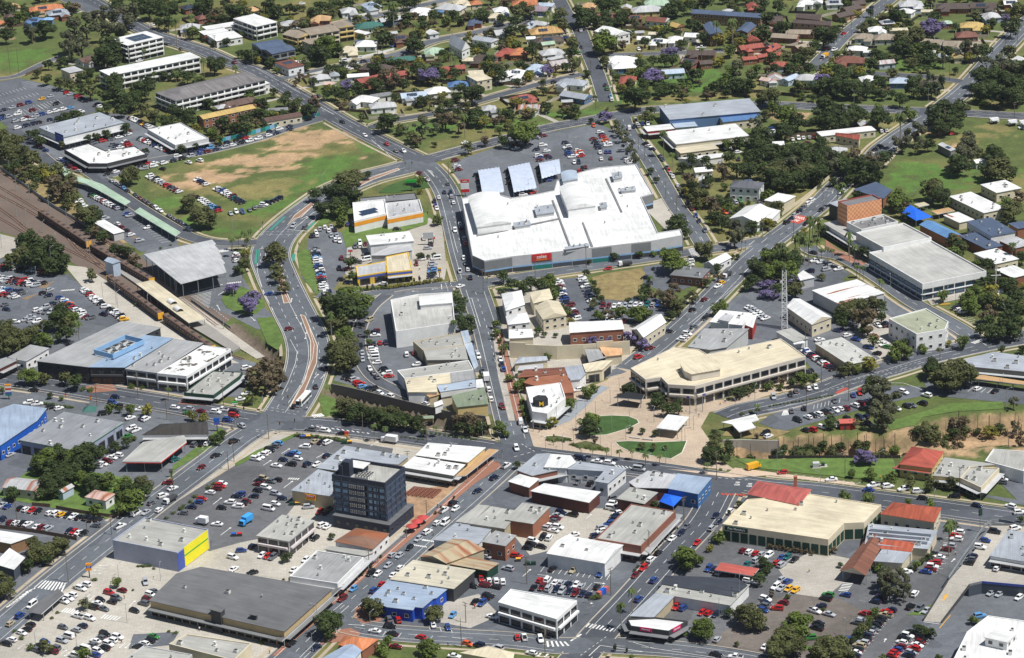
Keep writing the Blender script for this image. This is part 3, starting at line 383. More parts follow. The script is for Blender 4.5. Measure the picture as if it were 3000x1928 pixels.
HOUSES = '''
-189.3 521.4 12.4 10 0.05 lgrey cream hip 3.2
-285.3 580.3 22.1 10 0.33 orangetile cream hip 3.2
-276.2 568.4 13.6 11 0.33 zinc brick hip 3.2
-288.3 552.2 10.5 8 -0.22 steelblue steelblue hip 3.2
-305.1 562.8 4.8 9 0.4 browntile brick hip 3.2
-307.2 588.2 8.2 9 0.34 tan cream hip 3.2
-309.9 549.0 4.3 8 0.14 orangetile cream hip 3.2
-244.8 458.5 11.4 8 0.77 browntile white gable 3.2
-147.4 356.3 23.2 9 0.58 browntile brick hip 3.2
-176.7 557.1 9.5 9 0.41 browntile brick hip 3.2
-183.9 542.3 6.4 8 0.47 redbrown brick hip 3.2
-194.6 567.5 7.8 8 0.56 dgrey brick hip 3.2
-153.5 556.7 6.0 9 0.54 tan cream hip 3.2
-280.2 553.9 6.9 5 -0.15 skyblue steelblue hip 3.2
-155.6 349.7 8.1 6 0.39 lgrey brick hip 3.2
-9.0 465.3 14.9 8 -0.64 zinc white gable 3.6 white church hall with grey gable roof
-79.4 555.1 10.4 11 0.41 paleblue white hip 3.2
-93.1 544.6 10.0 10 0.18 lgrey white hip 3.2
-109.6 528.5 12.5 10 -0.05 tan brick hip 3.2
-128.1 519.5 11.7 10 0.06 lgrey white hip 3.2
-48.7 537.3 12.6 10 -0.07 white cream hip 3.2
-30.0 542.1 17.6 11 -0.44 lgrey cream hip 3.2
-79.1 507.2 16.9 11 0.14 green white hip 3.2
-90.2 455.2 11.7 11 0.09 cream cream hip 3.2
-79.5 466.4 13.1 11 -0.11 white white hip 3.2
-66.4 520.8 15.2 8 0.35 lgrey steelblue gable 3.2
-59.6 477.3 11.7 9 0.26 browntile brick hip 3.2
-40.7 486.3 6.6 7 0.42 white white gable 3.2
1.5 480.5 11.1 10 0.29 lgrey white gable 3.2
-39.2 445.6 11.9 10 0.05 palegreen cream hip 3.2
3.5 438.2 9.7 10 -0.38 redtile brick hip 3.2
-57.7 430.4 17.2 8 0.23 green brick hip 3.2
-19.0 424.5 7.2 6 -0.14 cream cream hip 3.2
-9.5 425.4 14.3 10 -0.3 brownroof brick hip 3.2
-72.3 415.5 18.6 11 -0.38 brownroof brick hip 3.2
-28.7 407.9 15.3 8 0.27 redtile brick gable 3.2
-14.7 396.9 8.9 9 0.1 cream cream flat 3.2
-75.9 392.9 16.3 8 0.61 redtile brick gable 3.2
-60.6 400.1 14.2 8 0.42 redtile brick gable 3.2
-97.8 386.9 6.6 6 -0.37 pinkroof cream gable 3.2
-103.7 399.9 10.9 9 0.26 lgrey white hip 3.2
-95.8 404.4 5.6 6 0.17 zinc white gable 3.2
-82.3 401.1 12.6 6 0.12 white white gable 3.2
-24.9 374.9 11.5 9 0.08 blueroof white hip 3.2
-36.4 364.1 13.4 10 0.28 white white hip 3.2
-49.8 357.4 14.8 9 0.19 paleblue white gable 3.2
-76.5 353.1 13.7 10 -0.44 white white hip 3.2
-66.4 339.8 15.0 9 0.17 lgrey white hip 3.2
-68.3 360.1 11.8 6 0.37 grey white gable 3.2
-7.7 326.6 8.2 8 0.18 lgrey white hip 3.2
-35.9 534.1 4.0 4 -0.15 blueroof cream gable 3.2
-124.4 340.5 11.2 5 0.08 grey brick gable 3.2
-23.6 554.5 9.9 9 0.24 cream cream hip 3.2
-2.1 518.3 9.8 9 -0.03 cream white hip 3.2
0.9 532.2 9.3 9 0.12 white steelblue hip 3.2
-14.7 507.2 8.8 8 -0.15 slateblue brick hip 3.2
-14.4 551.1 7.4 8 0.19 orangetile cream hip 3.2
-83.2 493.3 11.6 5 -0.81 white cream flat 3.2
-64.5 489.3 5.6 5 0.28 lgrey white gable 3.2
4.3 392.5 7.9 9 -1.1 white white hip 3.2
-83.9 474.1 5.6 4 -0.23 slateblue brick flat 3.2
-117.6 433.8 9.5 7 0.22 white white flat 3.2
18.1 494.9 7.5 8 -0.47 zinc creamyellow gable 3.2
23.8 497.1 10.8 7 -0.49 lgrey creamyellow hip 3.2
27.3 479.7 20.1 12 0.15 mustardtile cream hip 3.2
29.0 459.9 16.6 10 0.13 brownroof cream hip 3.2
27.7 452.5 8.3 6 0.28 palegreen cream gable 3.2
10.6 435.5 9.4 12 -0.03 orangetile brick hip 3.2
29.5 432.7 14.3 10 0.26 lgrey white hip 3.2
31.3 420.6 9.9 5 0.59 lgrey white flat 3.2
33.7 410.2 13.6 9 0.36 rustroof cream gable 3.2
19.5 402.3 10.5 10 -0.14 paleblue steelblue hip 3.2
8.5 393.5 9.1 10 -0.26 white white hip 3.2
39.3 369.3 17.0 10 -0.39 zinc white hip 3.2
40.7 344.0 17.2 9 -0.63 zinc steelblue gable 3.2
35.4 334.0 6.5 5 0.02 lgrey brick flat 3.2
11.5 342.9 13.5 9 0.33 redtile cream hip 3.2
14.3 325.3 11.8 8 -0.14 rustroof white gable 3.2
66.1 508.4 14.0 9 0.02 redbrown white gable 3.2
81.8 501.7 9.0 8 -0.02 redbrown brick gable 3.2
94.8 494.8 13.4 9 -0.42 redbrown white gable 3.2
89.9 519.1 18.3 11 0.05 lgrey creamyellow hip 3.2
97.0 533.2 16.6 11 -0.23 palegreen white hip 3.2
55.1 534.0 9.6 9 -0.15 tan brick hip 3.2
23.0 530.7 13.5 10 -0.25 mauve steelblue hip 3.2
16.1 546.4 15.9 11 0.01 orangetile cream hip 3.2
105.6 480.4 6.7 8 0.64 mustard brickbrown gable 3.2
119.7 477.1 4.9 7 0.36 mustard brickbrown gable 3.2
84.5 455.1 7.9 7 -0.15 white white gable 3.2
93.2 447.4 9.9 8 -0.26 white cream hip 3.2
103.0 451.2 8.8 8 -0.15 white white hip 3.2
113.0 457.3 8.1 8 -0.29 white white gable 3.2
82.9 468.9 5.7 5 0.06 lgrey cream flat 3.2
91.8 464.6 8.3 6 -0.15 cream palegreenwall flat 3.2
115.8 418.9 16.5 9 -0.21 brownroof brick gable 3.2
108.6 402.1 8.8 8 -0.53 brownroof brick gable 3.2
116.6 399.3 7.5 7 0.15 brownroof brick gable 3.2
69.2 411.7 17.0 10 -0.27 white white hip 3.2
70.1 398.3 14.1 10 0.01 white steelblue hip 3.2
70.9 372.2 9.7 9 -0.14 redtile white hip 3.2
96.7 383.0 13.2 8 0.1 paleblue paleblue gable 3.2
144.9 427.7 14.9 8 0.33 redtile brick gable 3.2
147.9 443.3 7.1 8 0.18 redtile brick gable 3.2
142.1 403.9 9.0 6 0.23 redtile brick gable 3.2
150.8 408.2 8.5 6 0.26 redtile brick gable 3.2
154.4 517.9 6.5 8 0.04 redtile brick gable 3.2
77.9 526.6 6.6 7 -0.15 lgrey creamyellow gable 3.2
138.8 508.4 7.5 6 -0.15 lgrey cream hip 3.2
18.0 465.6 5.7 5 0.06 white white gable 3.2
147.4 360.3 5.0 6 0.84 pinkroof white gable 3.2
76.0 470.0 4.5 5 0.12 white white gable 3.2
85.2 390.1 5.5 4 0.05 rustroof cream gable 3.2
29.1 539.9 9.6 7 -0.29 paleblue white gable 3.2
167.2 446.9 15.9 8 -0.37 tanroof redbrick gable 3.2
177.0 454.8 17.0 8 -0.22 tanroof brick gable 3.2
175.0 424.4 12.7 8 0.65 tanroof brick gable 3.2
157.2 424.7 8.6 9 -0.7 redtile brick gable 3.2
156.5 409.6 8.6 6 -0.02 redtile brick gable 3.2
165.2 485.3 9.0 9 -0.02 brownroof brick gable 3.2
159.5 462.7 6.0 8 0.25 tanroof brick gable 3.2
206.5 490.0 12.6 8 0.59 brownroof brickbrown gable 3.2
212.7 503.3 12.0 8 0.51 brownroof brickbrown gable 3.2
218.4 515.5 8.5 8 0.3 brownroof brickbrown gable 3.2
187.5 520.4 9.6 9 -0.29 white white hip 3.2
204.3 517.7 10.4 10 -0.03 lgrey white hip 3.2
194.6 521.1 4.5 7 -0.15 white white gable 3.2
212.3 439.5 11.2 9 -0.15 tanroof white hip 3.2
224.3 436.0 13.0 10 -0.06 tanroof lgrey hip 3.2
222.1 453.9 11.0 9 -0.04 white white hip 3.2
234.3 452.1 11.3 6 -0.05 cream cream flat 3.2
205.6 414.7 11.4 8 -0.24 white white hip 3.2
211.3 407.7 6.7 5 -0.15 white white flat 3.2
198.4 391.8 16.8 11 -0.27 redbrown brick hip 3.2
217.8 385.1 10.1 7 0.18 rustroof paleblue gable 3.2
249.5 507.6 14.9 11 0.01 lgrey paleblue hip 3.2
244.3 491.6 10.3 8 -0.52 white white hip 3.2
256.8 490.2 7.3 6 -0.15 cream cream flat 3.2
273.5 497.6 20.4 10 -0.15 brownroof brick hip 3.2
291.9 497.2 15.9 10 -0.15 brownroof cream gable 3.2
292.4 473.8 11.0 10 0.07 lgrey paleblue hip 3.2
264.5 462.9 6.7 6 0.03 palegreen brick hip 3.2
278.0 454.3 14.0 10 -0.15 mustard cream hip 3.2
271.4 434.2 13.2 10 0.03 redbrown brick hip 3.2
249.8 421.9 13.0 10 -0.41 tanroof lgrey gable 3.2
261.2 416.7 11.6 10 -0.24 tanroof lgrey gable 3.2
271.5 413.5 10.0 9 0.08 tanroof brick gable 3.2
260.5 391.0 7.3 8 0.01 mustard cream gable 3.2
245.4 401.6 6.7 6 -0.15 lgrey cream gable 3.2
251.4 392.9 5.9 6 0.24 zinc cream gable 3.2
170.0 360.2 12.2 10 -0.14 lgrey white hip 3.2
152.8 363.2 7.8 9 -0.01 rustroof white gable 3.2
158.1 388.3 10.9 8 -0.04 redtile paleblue hip 3.2
203.8 353.3 9.4 9 0.08 white white hip 3.2
220.8 346.7 12.0 9 -0.14 paleblue blueroof hip 3.2
235.9 337.8 10.0 10 -0.04 brownroof brick hip 3.2
161.2 361.5 12.3 6 0.88 paleblue paleblue gable 3.2
171.2 227.0 11.2 9 -0.13 lgrey white hip 3.2
293.4 377.4 7.9 9 0.28 white white gable 3.2
142.6 243.1 6.1 6 0.02 white white gable 3.2
230.0 468.8 8.5 8 0.13 lgrey brick hip 3.2
191.3 270.7 6.5 7 0.16 lgrey brick gable 3.2
308.7 501.5 8.4 8 -0.01 white brick gable 3.2
240.8 200.9 7.4 6 0.36 white white gable 3.2
275.3 260.8 2.7 5 0.22 white white gable 3.2
100.3 204.7 9.5 7 0.15 white white gable 3.2
99.7 189.6 3.8 6 -0.13 white white gable 3.2
121.8 183.8 3.8 4 0.1 slateblue cream flat 3.2'''
CARS = '''
@ in the angled bays on the parade
591 -747 5 w suv;612 -758 63 w
@ in the fenced lot front row
-739 -757 19 w;-730 -761 19 m;-721 -765 19 s;-687 -778 19 n;-679 -782 19 r;-671 -786 19 w;-664 -789 19 k;-649 -762 56 g
@ on the street beside the yellow-ended warehouse
-611 -769 17 w ute
@ on the street by the trolley shelter
-709 -1027 22 w van;-722 -1060 22 b;-732 -1083 22 e
@ in the shopping centre car park near rows
-462 -776 57 w
@ in the concrete supermarket car park, upper rows
-639 -967 51 w suv;-644 -979 51 w;-601 -997 51 r;-583 -990 51 m;-655 -1000 51 w suv;-659 -1010 51 w;-665 -1018 51 w;-611 -1019 51 k
-588 -1015 51 g suv;-594 -1027 51 k;-615 -1030 51 w;-620 -1041 51 k;-603 -1049 51 g;-547 -1035 51 g suv;-558 -1057 51 k;-544 -1022 51 m
-540 -1009 51 w;-537 -998 51 g
@ driving across the concrete supermarket car park
-551 -967 35 s
@ in the concrete supermarket car park, lower rows
-638 -1067 51 w ute;-620 -1077 51 w suv;-627 -1099 51 n;-655 -1102 51 g;-635 -1112 51 s;-703 -1090 51 k;-706 -1104 51 k;-712 -1114 51 w
-723 -1134 52 w;-729 -1146 52 k;-644 -1131 51 w van;-651 -1143 51 s;-592 -1129 51 k;-596 -1139 51 g;-573 -1140 51 w;-580 -1148 51 w suv
-603 -1149 51 w;-584 -1159 51 w suv;-607 -1160 51 g;-616 -1171 51 w van;-588 -1172 51 k;-596 -1179 51 w suv;-599 -1190 51 b;-626 -1190 52 w van
-622 -1177 51 k;-674 -1144 51 b;-680 -1155 52 k;-685 -1167 52 g;-658 -1165 51 g;-659 -1175 52 m;-522 -1141 51 G;-527 -1152 51 k
-533 -1161 51 w;-540 -1171 51 k
@ in the yard behind the stained-wall office
-418 -873 2 b;-402 -859 22 n;-429 -894 51 w;-424 -935 21 w;-396 -948 8 k
@ beside the dark tower ramp
-297 -750 22 k;-299 -795 15 w;-292 -800 21 w
@ in front of the stained-wall office
-386 -892 21 w;-377 -896 21 r;-369 -900 21 g;-309 -840 21 k;-315 -832 20 w;-319 -913 21 w;-335 -944 23 w
@ along the high street, left kerb
-325 -1180 21 k;-260 -1046 20 m;-221 -967 20 k suv;-191 -909 20 s;-140 -833 19 w suv;-115 -757 19 w ute
@ driving up the high street
-244 -1015 20 l;-211 -971 21 w;-196 -943 20 s;-180 -911 20 s;-166 -885 21 k;-125 -802 21 w;-153 -857 20 s
@ along the high street, right kerb
-178 -953 22 w;-203 -1005 22 r;-214 -1024 21 b;-188 -976 22 w;-113 -802 21 w van;-98 -754 20 w
@ along the cross street at the bottom
-291 -1195 21 n;-210 -1152 54 w;-185 -1162 50 k;-145 -1176 51 r;-189 -1139 56 k;-179 -1202 56 m;-79 -1202 50 o;-63 -1207 51 n
-37 -1218 50 s;-98 -1237 56 w
@ in the bays by the blue-walled shop
-190 -1117 35 g;-178 -1121 35 r;-128 -1139 35 w;-107 -1150 35 b
@ in the concrete lot behind the blue-walled shop
-100 -1113 23 l;-68 -1072 20 k;-58 -1078 20 b;-53 -1051 19 k;-46 -1059 19 k;-44 -1122 52 w
@ behind the cream flat-roofed shop
-59 -999 33 r;-48 -1006 33 w;-38 -1010 33 w;-28 -1013 33 w;-55 -1021 56 m;-73 -1022 54 k;-38 -1028 52 k;-52 -926 52 s
-20 -970 52 s
@ in the yard of the orange brick store
64 -783 52 n;58 -793 52 s;54 -802 52 m;81 -793 52 k;51 -812 52 g;43 -828 52 w;57 -836 52 w;50 -847 52 w
37 -837 52 s;33 -867 22 k;43 -870 24 w;19 -880 53 w;15 -893 52 k;10 -903 54 k;31 -901 52 k;-6 -929 54 r
63 -757 52 k
@ in the yard behind the large grey store
149 -793 7 w;145 -803 7 n;142 -816 7 n;135 -830 7 b;124 -844 7 s;122 -854 7 w;113 -871 7 n;80 -863 7 w
141 -775 55 w van;145 -760 56 w
@ in the striped car park, wall row
45 -976 19 k;76 -985 21 e;114 -999 23 b suv
@ in the striped car park, upper row
26 -1013 23 r;37 -1013 23 w;48 -1021 23 w;57 -1025 23 s;67 -1029 23 n;78 -1031 23 w;85 -1038 23 s;107 -1041 22 k
@ in the striped car park, lower row
17 -1034 23 k;28 -1037 23 m;38 -1041 23 s;48 -1044 23 n;57 -1049 23 s;67 -1051 23 n;75 -1060 23 m;86 -1062 22 n
95 -1066 22 n
@ along the street beside the large grey store
250 -850 20 g;240 -872 20 n;226 -892 20 w;202 -937 20 k;190 -958 20 w;177 -985 20 r;164 -1009 20 m;165 -1086 20 b
@ along the street beside the liquor store
297 -816 21 n;319 -804 21 w;299 -840 21 n;288 -860 21 s;262 -908 21 r;191 -1027 21 b
@ in the liquor store car park
327 -941 19 m;336 -945 19 w;345 -952 19 r;354 -956 19 s;363 -960 19 w;344 -975 19 s;328 -988 19 t
@ beside the salmon carport
272 -997 21 b;279 -1001 21 n;286 -1010 21 s;307 -1017 21 k
@ in the pharmacy courtyard
217 -1115 22 r suv;227 -1119 19 b;252 -1136 20 r;262 -1138 18 r;271 -1143 18 n
@ at the bottom crossroads
-10 -1188 34 r;0 -1189 33 w ute;22 -1198 34 w;9 -1236 52 w;262 -1262 52 k;287 -1272 55 w ute
@ in the brown hotel car park, left edge
267 -1218 21 s;331 -1247 20 w;333 -1193 8 k;326 -1042 51 w
@ beside the beige strip building
345 -1102 49 w;344 -1113 49 n;340 -1123 49 g;338 -1135 49 b
@ in the liquor store car park, right end
372 -986 18 r;382 -969 18 b;390 -969 18 t;399 -977 18 k;379 -994 18 s;372 -1044 18 s;382 -1050 18 b;363 -1063 18 w
371 -1068 18 s;381 -1072 18 y;390 -1077 18 y
@ in the brown hotel car park, middle
369 -1114 51 m;358 -1132 58 r;410 -1145 49 w ute;429 -1156 51 s;412 -1183 53 k;407 -1197 50 k ute;395 -1225 2 G;434 -1096 52 G
430 -1108 50 k;421 -1129 56 n;459 -1098 53 b
@ beside the gum trees in the hotel car park
512 -1096 51 n;509 -1108 51 n;503 -1114 51 k;498 -1123 51 n;557 -1105 21 w;545 -1143 17 k;557 -1150 18 g suv;566 -1156 17 s
@ in the planted row of the hotel car park
517 -1150 51 n;509 -1156 51 r;507 -1167 51 e ute;499 -1177 51 k;493 -1188 52 k;489 -1196 52 k;484 -1207 52 g;479 -1216 52 s
472 -1226 52 n;470 -1236 52 k;465 -1246 52 s suv;459 -1255 52 e suv;455 -1266 52 k;451 -1273 52 w;449 -1283 52 n;479 -1159 49 r suv
471 -1179 49 s;465 -1186 52 g;442 -1234 50 b
@ in the twin rows at the bottom right, left row
533 -1220 51 k;528 -1231 51 w;522 -1240 51 k;518 -1250 51 w;515 -1261 51 m;509 -1270 51 b;505 -1279 51 r;500 -1287 51 r
@ in the twin rows at the bottom right, right row
553 -1232 50 k;547 -1241 50 k;543 -1251 50 m;538 -1260 50 w;532 -1269 50 r;526 -1280 50 s;522 -1288 50 n
@ along the hotel service drive
649 -910 56 w;644 -920 56 r;643 -932 56 w;630 -955 56 s;623 -964 56 m;609 -989 56 w;604 -999 56 g;600 -1008 56 r
594 -1019 56 w;590 -1029 56 m;583 -1035 56 b
@ on the upper deck of the ramp
697 -946 54 k;678 -975 54 b;667 -995 54 w;651 -1025 54 n;647 -1035 54 g;642 -1046 54 k;680 -1067 20 w;664 -1112 15 s
675 -1116 16 s;701 -1128 17 w;728 -938 8 w
@ below the ramp
637 -1179 5 l
@ in the street above the hotel
615 -784 57 k;664 -781 57 k;692 -818 50 n;741 -827 49 w;751 -849 2 w suv;555 -1034 5 w
@ 1
458 1790 n;338 305 w;337 288 w;-629 -308 w;-243 -104 w van;-242 -119 w van
@ 2
-58 870 k;-54 836 k;-50 802 k;-46 768 k;5 890 k;7 849 k;8 809 k;70 906 k;73 877 k;76 849 n
15 822 k;16 801 k;17 781 n;-243 12 m;-243 1 n;-243 -9 w;-245 -75 w;-244 -86 w;413 -668 r;485 -702 w
-324 -726 s
@ 3
-217 557 k;-155 440 s;-167 378 w;-461 -279 w
@ 4
1094 1046 w;-799 1005 k;-758 1007 s;-139 379 w van;-823 -259 w;-807 -266 w ute;-225 -170 k;-221 -181 k;-217 -192 w;-213 -203 r
90 -336 g
@ 5
-857 2157 w;-103 978 m;-859 261 n;-373 461 g;-371 449 s;-370 436 n;-368 424 n;-367 411 l;-365 399 w;-364 387 w
-362 374 s;-361 362 b;-359 349 n;-357 337 w;-356 325 n;-354 312 l;-353 300 r;-351 287 n;-350 275 k;-348 263 w
-347 250 w;-345 238 w;-101 939 w;-99 926 s;-97 913 m;183 285 r;-689 -320 k;-454 -256 w;-236 -139 w;276 -47 k
569 -736 w suv;547 -729 w ute
@ 6
-495 2305 w;94 1581 w;85 1122 m;66 1028 n;81 1055 w;88 1016 w;70 985 w;72 972 b;73 957 m;89 981 m
93 971 n;129 1069 n;131 1034 w;133 1021 n;134 995 b;135 985 b;139 970 w;153 1009 w;155 994 o;156 982 w
158 973 r;205 1131 w;209 1113 n;210 1100 r;190 1087 m;193 1064 k;214 1073 o;217 1054 w;218 1037 w;197 1038 n
198 1023 n;255 939 w;256 926 w;258 914 w;-273 419 g;-144 350 s;-145 336 s;-145 321 b;-146 307 l;-146 292 k
-147 278 n;88 821 b;33 735 w;570 281 w;580 274 w;592 258 k;597 250 s;602 242 k;790 10 k;795 0 w
800 -10 w;-461 -141 w;-167 -156 w;534 -116 w
@ 7
-694 1081 w;-83 1095 w;-795 284 w;-790 274 w;-785 265 g;-780 256 r;-775 246 w;-770 237 w;-765 228 w;-760 218 w
-755 209 k;-744 191 w;-734 176 k;-724 159 w;-719 151 s;-715 143 w;-711 136 k;-707 128 w;-703 121 y;497 620 g
504 636 k;133 239 w;135 224 w;137 209 g;138 194 w;140 179 g;141 163 n;143 148 n;145 133 n;146 118 w
89 227 w;91 214 w;92 200 m;93 186 w;94 173 b;95 159 w;96 145 n;98 131 b;99 118 n;107 100 m
110 73 w;112 60 m;113 46 n;115 32 w;586 233 s;608 233 w;822 -65 k;106 -282 w;107 -298 w;147 -739 g
@ 8
485 956 w;941 1023 r;566 1101 b;567 1082 w;569 1063 b;570 1044 n;-764 1028 k;-739 1021 w;-836 246 b;-826 234 w
503 -162 w;506 -170 b;510 -178 w;513 -186 n;517 -194 r;520 -203 w;524 -211 k;527 -219 s;531 -227 w;534 -235 r
538 -243 n;541 -252 k;498 -261 k
@ 9
-333 1786 w;118 1522 k;303 1603 w;-719 549 s;-966 373 w;-956 368 s;-946 363 w;-937 358 k;-927 353 m;-917 348 r
-907 343 w;-898 338 n;-888 333 s;-878 328 k;-961 354 w;-951 349 s;-941 344 m;-931 339 n;-921 333 r;-911 328 k
-901 323 w;-891 318 s;-398 40 m;-272 388 w van;53 748 r;583 -100 w;619 -95 w;635 -133 w;641 -149 w
@ 10
-886 1200 g;-869 1211 r;-853 1222 g;-836 1234 w;-370 1763 w van;-320 1755 n suv;-329 1388 k;-820 222 l;-815 213 o;-810 204 n
-805 195 r;-800 186 n;-795 178 w;-790 169 s;-785 160 w;-804 154 w;-784 145 w;-775 140 m;-765 136 g;-782 -283 k
-267 -226 r;-261 -234 r;216 -162 r
@ 11
-856 1836 w;-343 1741 w van;-253 1879 b;-351 1695 w;-848 843 k;-842 835 G;-836 826 w;-830 818 w;-824 810 s;-818 801 r
-813 793 w;-807 785 w;-801 776 w;-795 768 w;-789 760 n;-783 751 s;-870 804 w;-863 789 w;-855 775 w;-819 711 s
-811 702 g;-803 693 s;-711 625 w;-953 307 w;-944 302 l;-935 296 b;-926 291 n;-917 285 n;-908 279 g;-950 281 w
-942 276 r;-934 271 m;-927 266 s;-919 261 w;-258 -246 l
@ 12
-789 1220 k;-782 1210 w;-776 1201 r;-769 1192 w;-762 1183 w;-756 1173 k;-749 1164 b;-742 1155 w;-736 1145 s;-729 1136 w
-722 1127 r;-466 1265 n;-489 1247 w;-507 1232 n;-466 1240 n;-492 1218 n;-509 1205 w;-530 1183 w;-109 1354 g;154 1892 b
155 1941 w;316 1593 k;-762 714 b;-756 703 s;-970 430 r;-961 426 k;-951 422 k;-942 418 w;-932 414 k;-923 409 k
-914 405 s;-904 401 w;-895 397 s;-885 393 r;-869 186 w;-856 201 s;-843 216 n;-884 138 s;-872 133 s;-861 128 w
322 -31 g;-641 -342 w;-634 -387 w;-287 -200 k;-279 -207 k;-272 -213 s;-248 -257 n;-239 -260 k;238 -123 m
@ 13
-819 1254 w;-819 1279 m;-699 1052 n;-682 1065 k;-666 1078 s;-649 1092 b;-632 1105 m;-615 1118 n;-598 1131 s;-582 1144 w
-565 1157 k;-548 1170 w;-750 1042 r;-740 1041 w;-719 1038 w;22 1041 s;-593 854 w;-587 845 s;-581 835 b;-575 825 w
-569 816 w;-563 806 w;-557 797 m;-551 787 t;-545 778 k;-539 768 n;-533 758 k;-619 786 w;-613 775 w;-607 764 w
-601 754 s;-595 743 l;-589 732 l;-583 721 n;-577 711 r;-642 812 k;-632 801 k;-740 586 w;-933 223 g;-92 223 w
426 56 w;430 47 s;434 37 s;438 27 w;442 17 w;446 7 s;450 -2 w;-484 -513 k;-767 -289 w;-64 -693 n
401 -512 k;405 -525 w
@ 14
-996 1595 r;-986 1581 s;-965 1554 r;-955 1540 n;-945 1526 n;-915 1485 k;-904 1471 w;-1123 1477 n;-1106 1493 s;-1089 1510 m
-1072 1527 b;-1047 1551 y;-1030 1568 s;-1009 1507 k;-1103 1423 s;-1086 1439 w;-1029 1431 b;-1015 1442 w;-1001 1452 w;-986 1462 w
-972 1472 l;-1061 1411 m;-1044 1417 s;-1083 1386 s;-1066 1393 w;-1048 1399 s;-1071 1335 w;-1056 1346 n;-1042 1358 n;-1027 1369 k
-1005 1386 n;-991 1398 k;-964 1431 r;-944 1436 w;-845 1183 g;-836 1172 n;-826 1160 w;-821 1197 w;-815 1185 m;-808 1173 r
-666 1103 n;-648 1118 b;-630 1133 l;-612 1148 k;-594 1162 n;-576 1177 k;-558 1192 r;756 913 w;768 935 k;779 957 k
-832 978 k;-815 991 w;-741 953 w;-734 942 w;-727 931 k;-719 920 w;-712 909 s;-705 898 s;-698 887 r;-690 876 k
-683 865 g;-676 854 m;-669 843 w;-524 449 w;-523 440 w;-522 430 m;-520 421 g;-519 412 w;-871 275 k;-860 291 s
325 53 k;-459 -458 k;-619 -345 n;768 -364 w;-555 -662 w
@ 15
-639 919 w;-632 908 n;-625 896 n;-617 885 w;-626 -396 w ute;-550 -524 t;-543 -636 w;795 -376 k
@ 16
-1055 1465 m;-1087 1456 w;-1120 1428 n;-1117 1409 b;-826 1377 k;-820 1369 w;-815 1360 w;-809 1352 w;-803 1343 k;-798 1335 k
-792 1326 y;-786 1318 k;-781 1309 s;-775 1301 w;904 2042 n;582 589 g;572 567 n;561 546 s;551 524 n;540 503 k
688 743 k;673 730 k;657 717 k;-504 -559 m;-638 -421 G
@ 17
-255 68 e;379 169 w;350 103 m;-822 -477 s;-326 -473 e;-316 -476 k;-306 -479 w;-37 -644 n;-570 -688 g
@ 18
811 1828 r;795 912 n;808 932 w;389 186 y;343 10 k;603 630 w;593 608 w;577 493 k;667 670 w;-320 -565 w
-305 -531 n;-647 -741 k
@ 19
755 1707 r;773 1693 w ute;-834 117 s;614 570 k;-614 -350 w;-335 -563 n;-18 -599 w ute;-726 -709 w;-716 -713 w;-707 -717 y
-697 -721 k;-688 -725 w;-678 -729 k;-666 -733 k;-656 -738 k;-782 -739 m;-773 -741 w;-764 -744 k;-755 -746 w;-101 -733 k
@ 20
-805 -673 s;-796 -678 b;-774 -688 k;-765 -692 w;-756 -697 r;-746 -702 k;-798 -729 n;-591 -724 w van;-576 -722 s
@ 21
93 -674 g
@ 22
-861 179 s;-852 175 g;-843 172 s;113 -680 k;-556 -715 w;-306 -745 r
@ 23
-267 39 k
@ 24
-421 601 s;-398 589 g;-523 -464 g;-512 -466 k;-503 -463 w
@ 26
166 91 m;176 91 m;186 90 w;196 90 w;206 90 s;216 89 s;225 89 w;235 89 w;245 88 t;255 88 s
265 88 b;275 87 w;284 87 s;169 48 w;199 47 w;218 46 k;228 45 k;248 44 k;171 21 w;181 19 w
191 17 s;201 15 r
@ 28
-370 -321 k
@ 31
452 -424 g;474 -416 n;528 -389 g;561 -369 b;573 -361 r
@ 32
194 1947 w;189 1800 n;222 1628 n;194 1180 o;199 991 w;211 992 b;220 994 b;200 948 w;220 949 m;143 932 w
152 932 n;269 1151 w van;285 1206 n;287 1181 w;280 1161 n;290 1164 s;298 1180 b;310 1178 w;300 1092 g;313 1090 e
462 986 w;471 991 w;480 993 m;489 993 k;482 909 n;619 1032 w;630 1036 w;642 1036 s;652 1037 m;798 1060 w
809 1061 w;332 876 s;334 854 r;337 833 s;340 812 w;369 565 b;372 533 n;380 475 g;150 871 r;158 884 k
165 897 m;429 -363 s;458 -355 k;469 -343 g;491 -333 w;503 -329 w
@ 33
232 1480 k;234 1452 G;239 1395 l;241 1367 w;606 1027 w;-119 824 g;-126 771 n;-113 763 n;-111 743 s;-136 740 w
-107 702 w;-145 717 n;-143 692 b;-140 672 w;-103 534 w;-94 571 w;-91 551 n;-86 485 s;-82 454 r;-86 373 w
-83 346 g;-78 310 w;-74 265 n;-93 303 w ute;-295 463 g;-287 485 w;-286 466 w;-276 477 m;-163 497 w;-151 501 k
346 756 w;348 733 g;351 710 n;354 688 b;364 609 m;-266 -63 k;-263 -92 s;-261 -122 s;-269 -4 g;-185 -107 w
-53 -198 g ute;8 -425 w van
@ 34
323 1764 w;-319 403 m;-321 346 n ute;-343 218 w;-333 218 n;-369 575 s;-359 583 w;-347 586 s;-339 568 k;-350 563 w
-375 560 w;-382 536 k;-372 540 w;-344 533 s;-334 535 s;-315 598 b;-303 596 s;-176 354 m;358 647 k;-244 -48 n
-233 -48 r;-223 -47 n;-172 -103 r;-152 -103 l;-63 -113 s;-60 -131 w;-22 -147 w;-20 -171 n;-18 -194 b;15 -459 w ute
-1 -533 w
@ 35
-335 506 w;-327 498 w;-149 460 k;-230 276 n;-323 -156 k;-40 -325 w
@ 36
-337 -238 k;-44 -282 w
@ 37
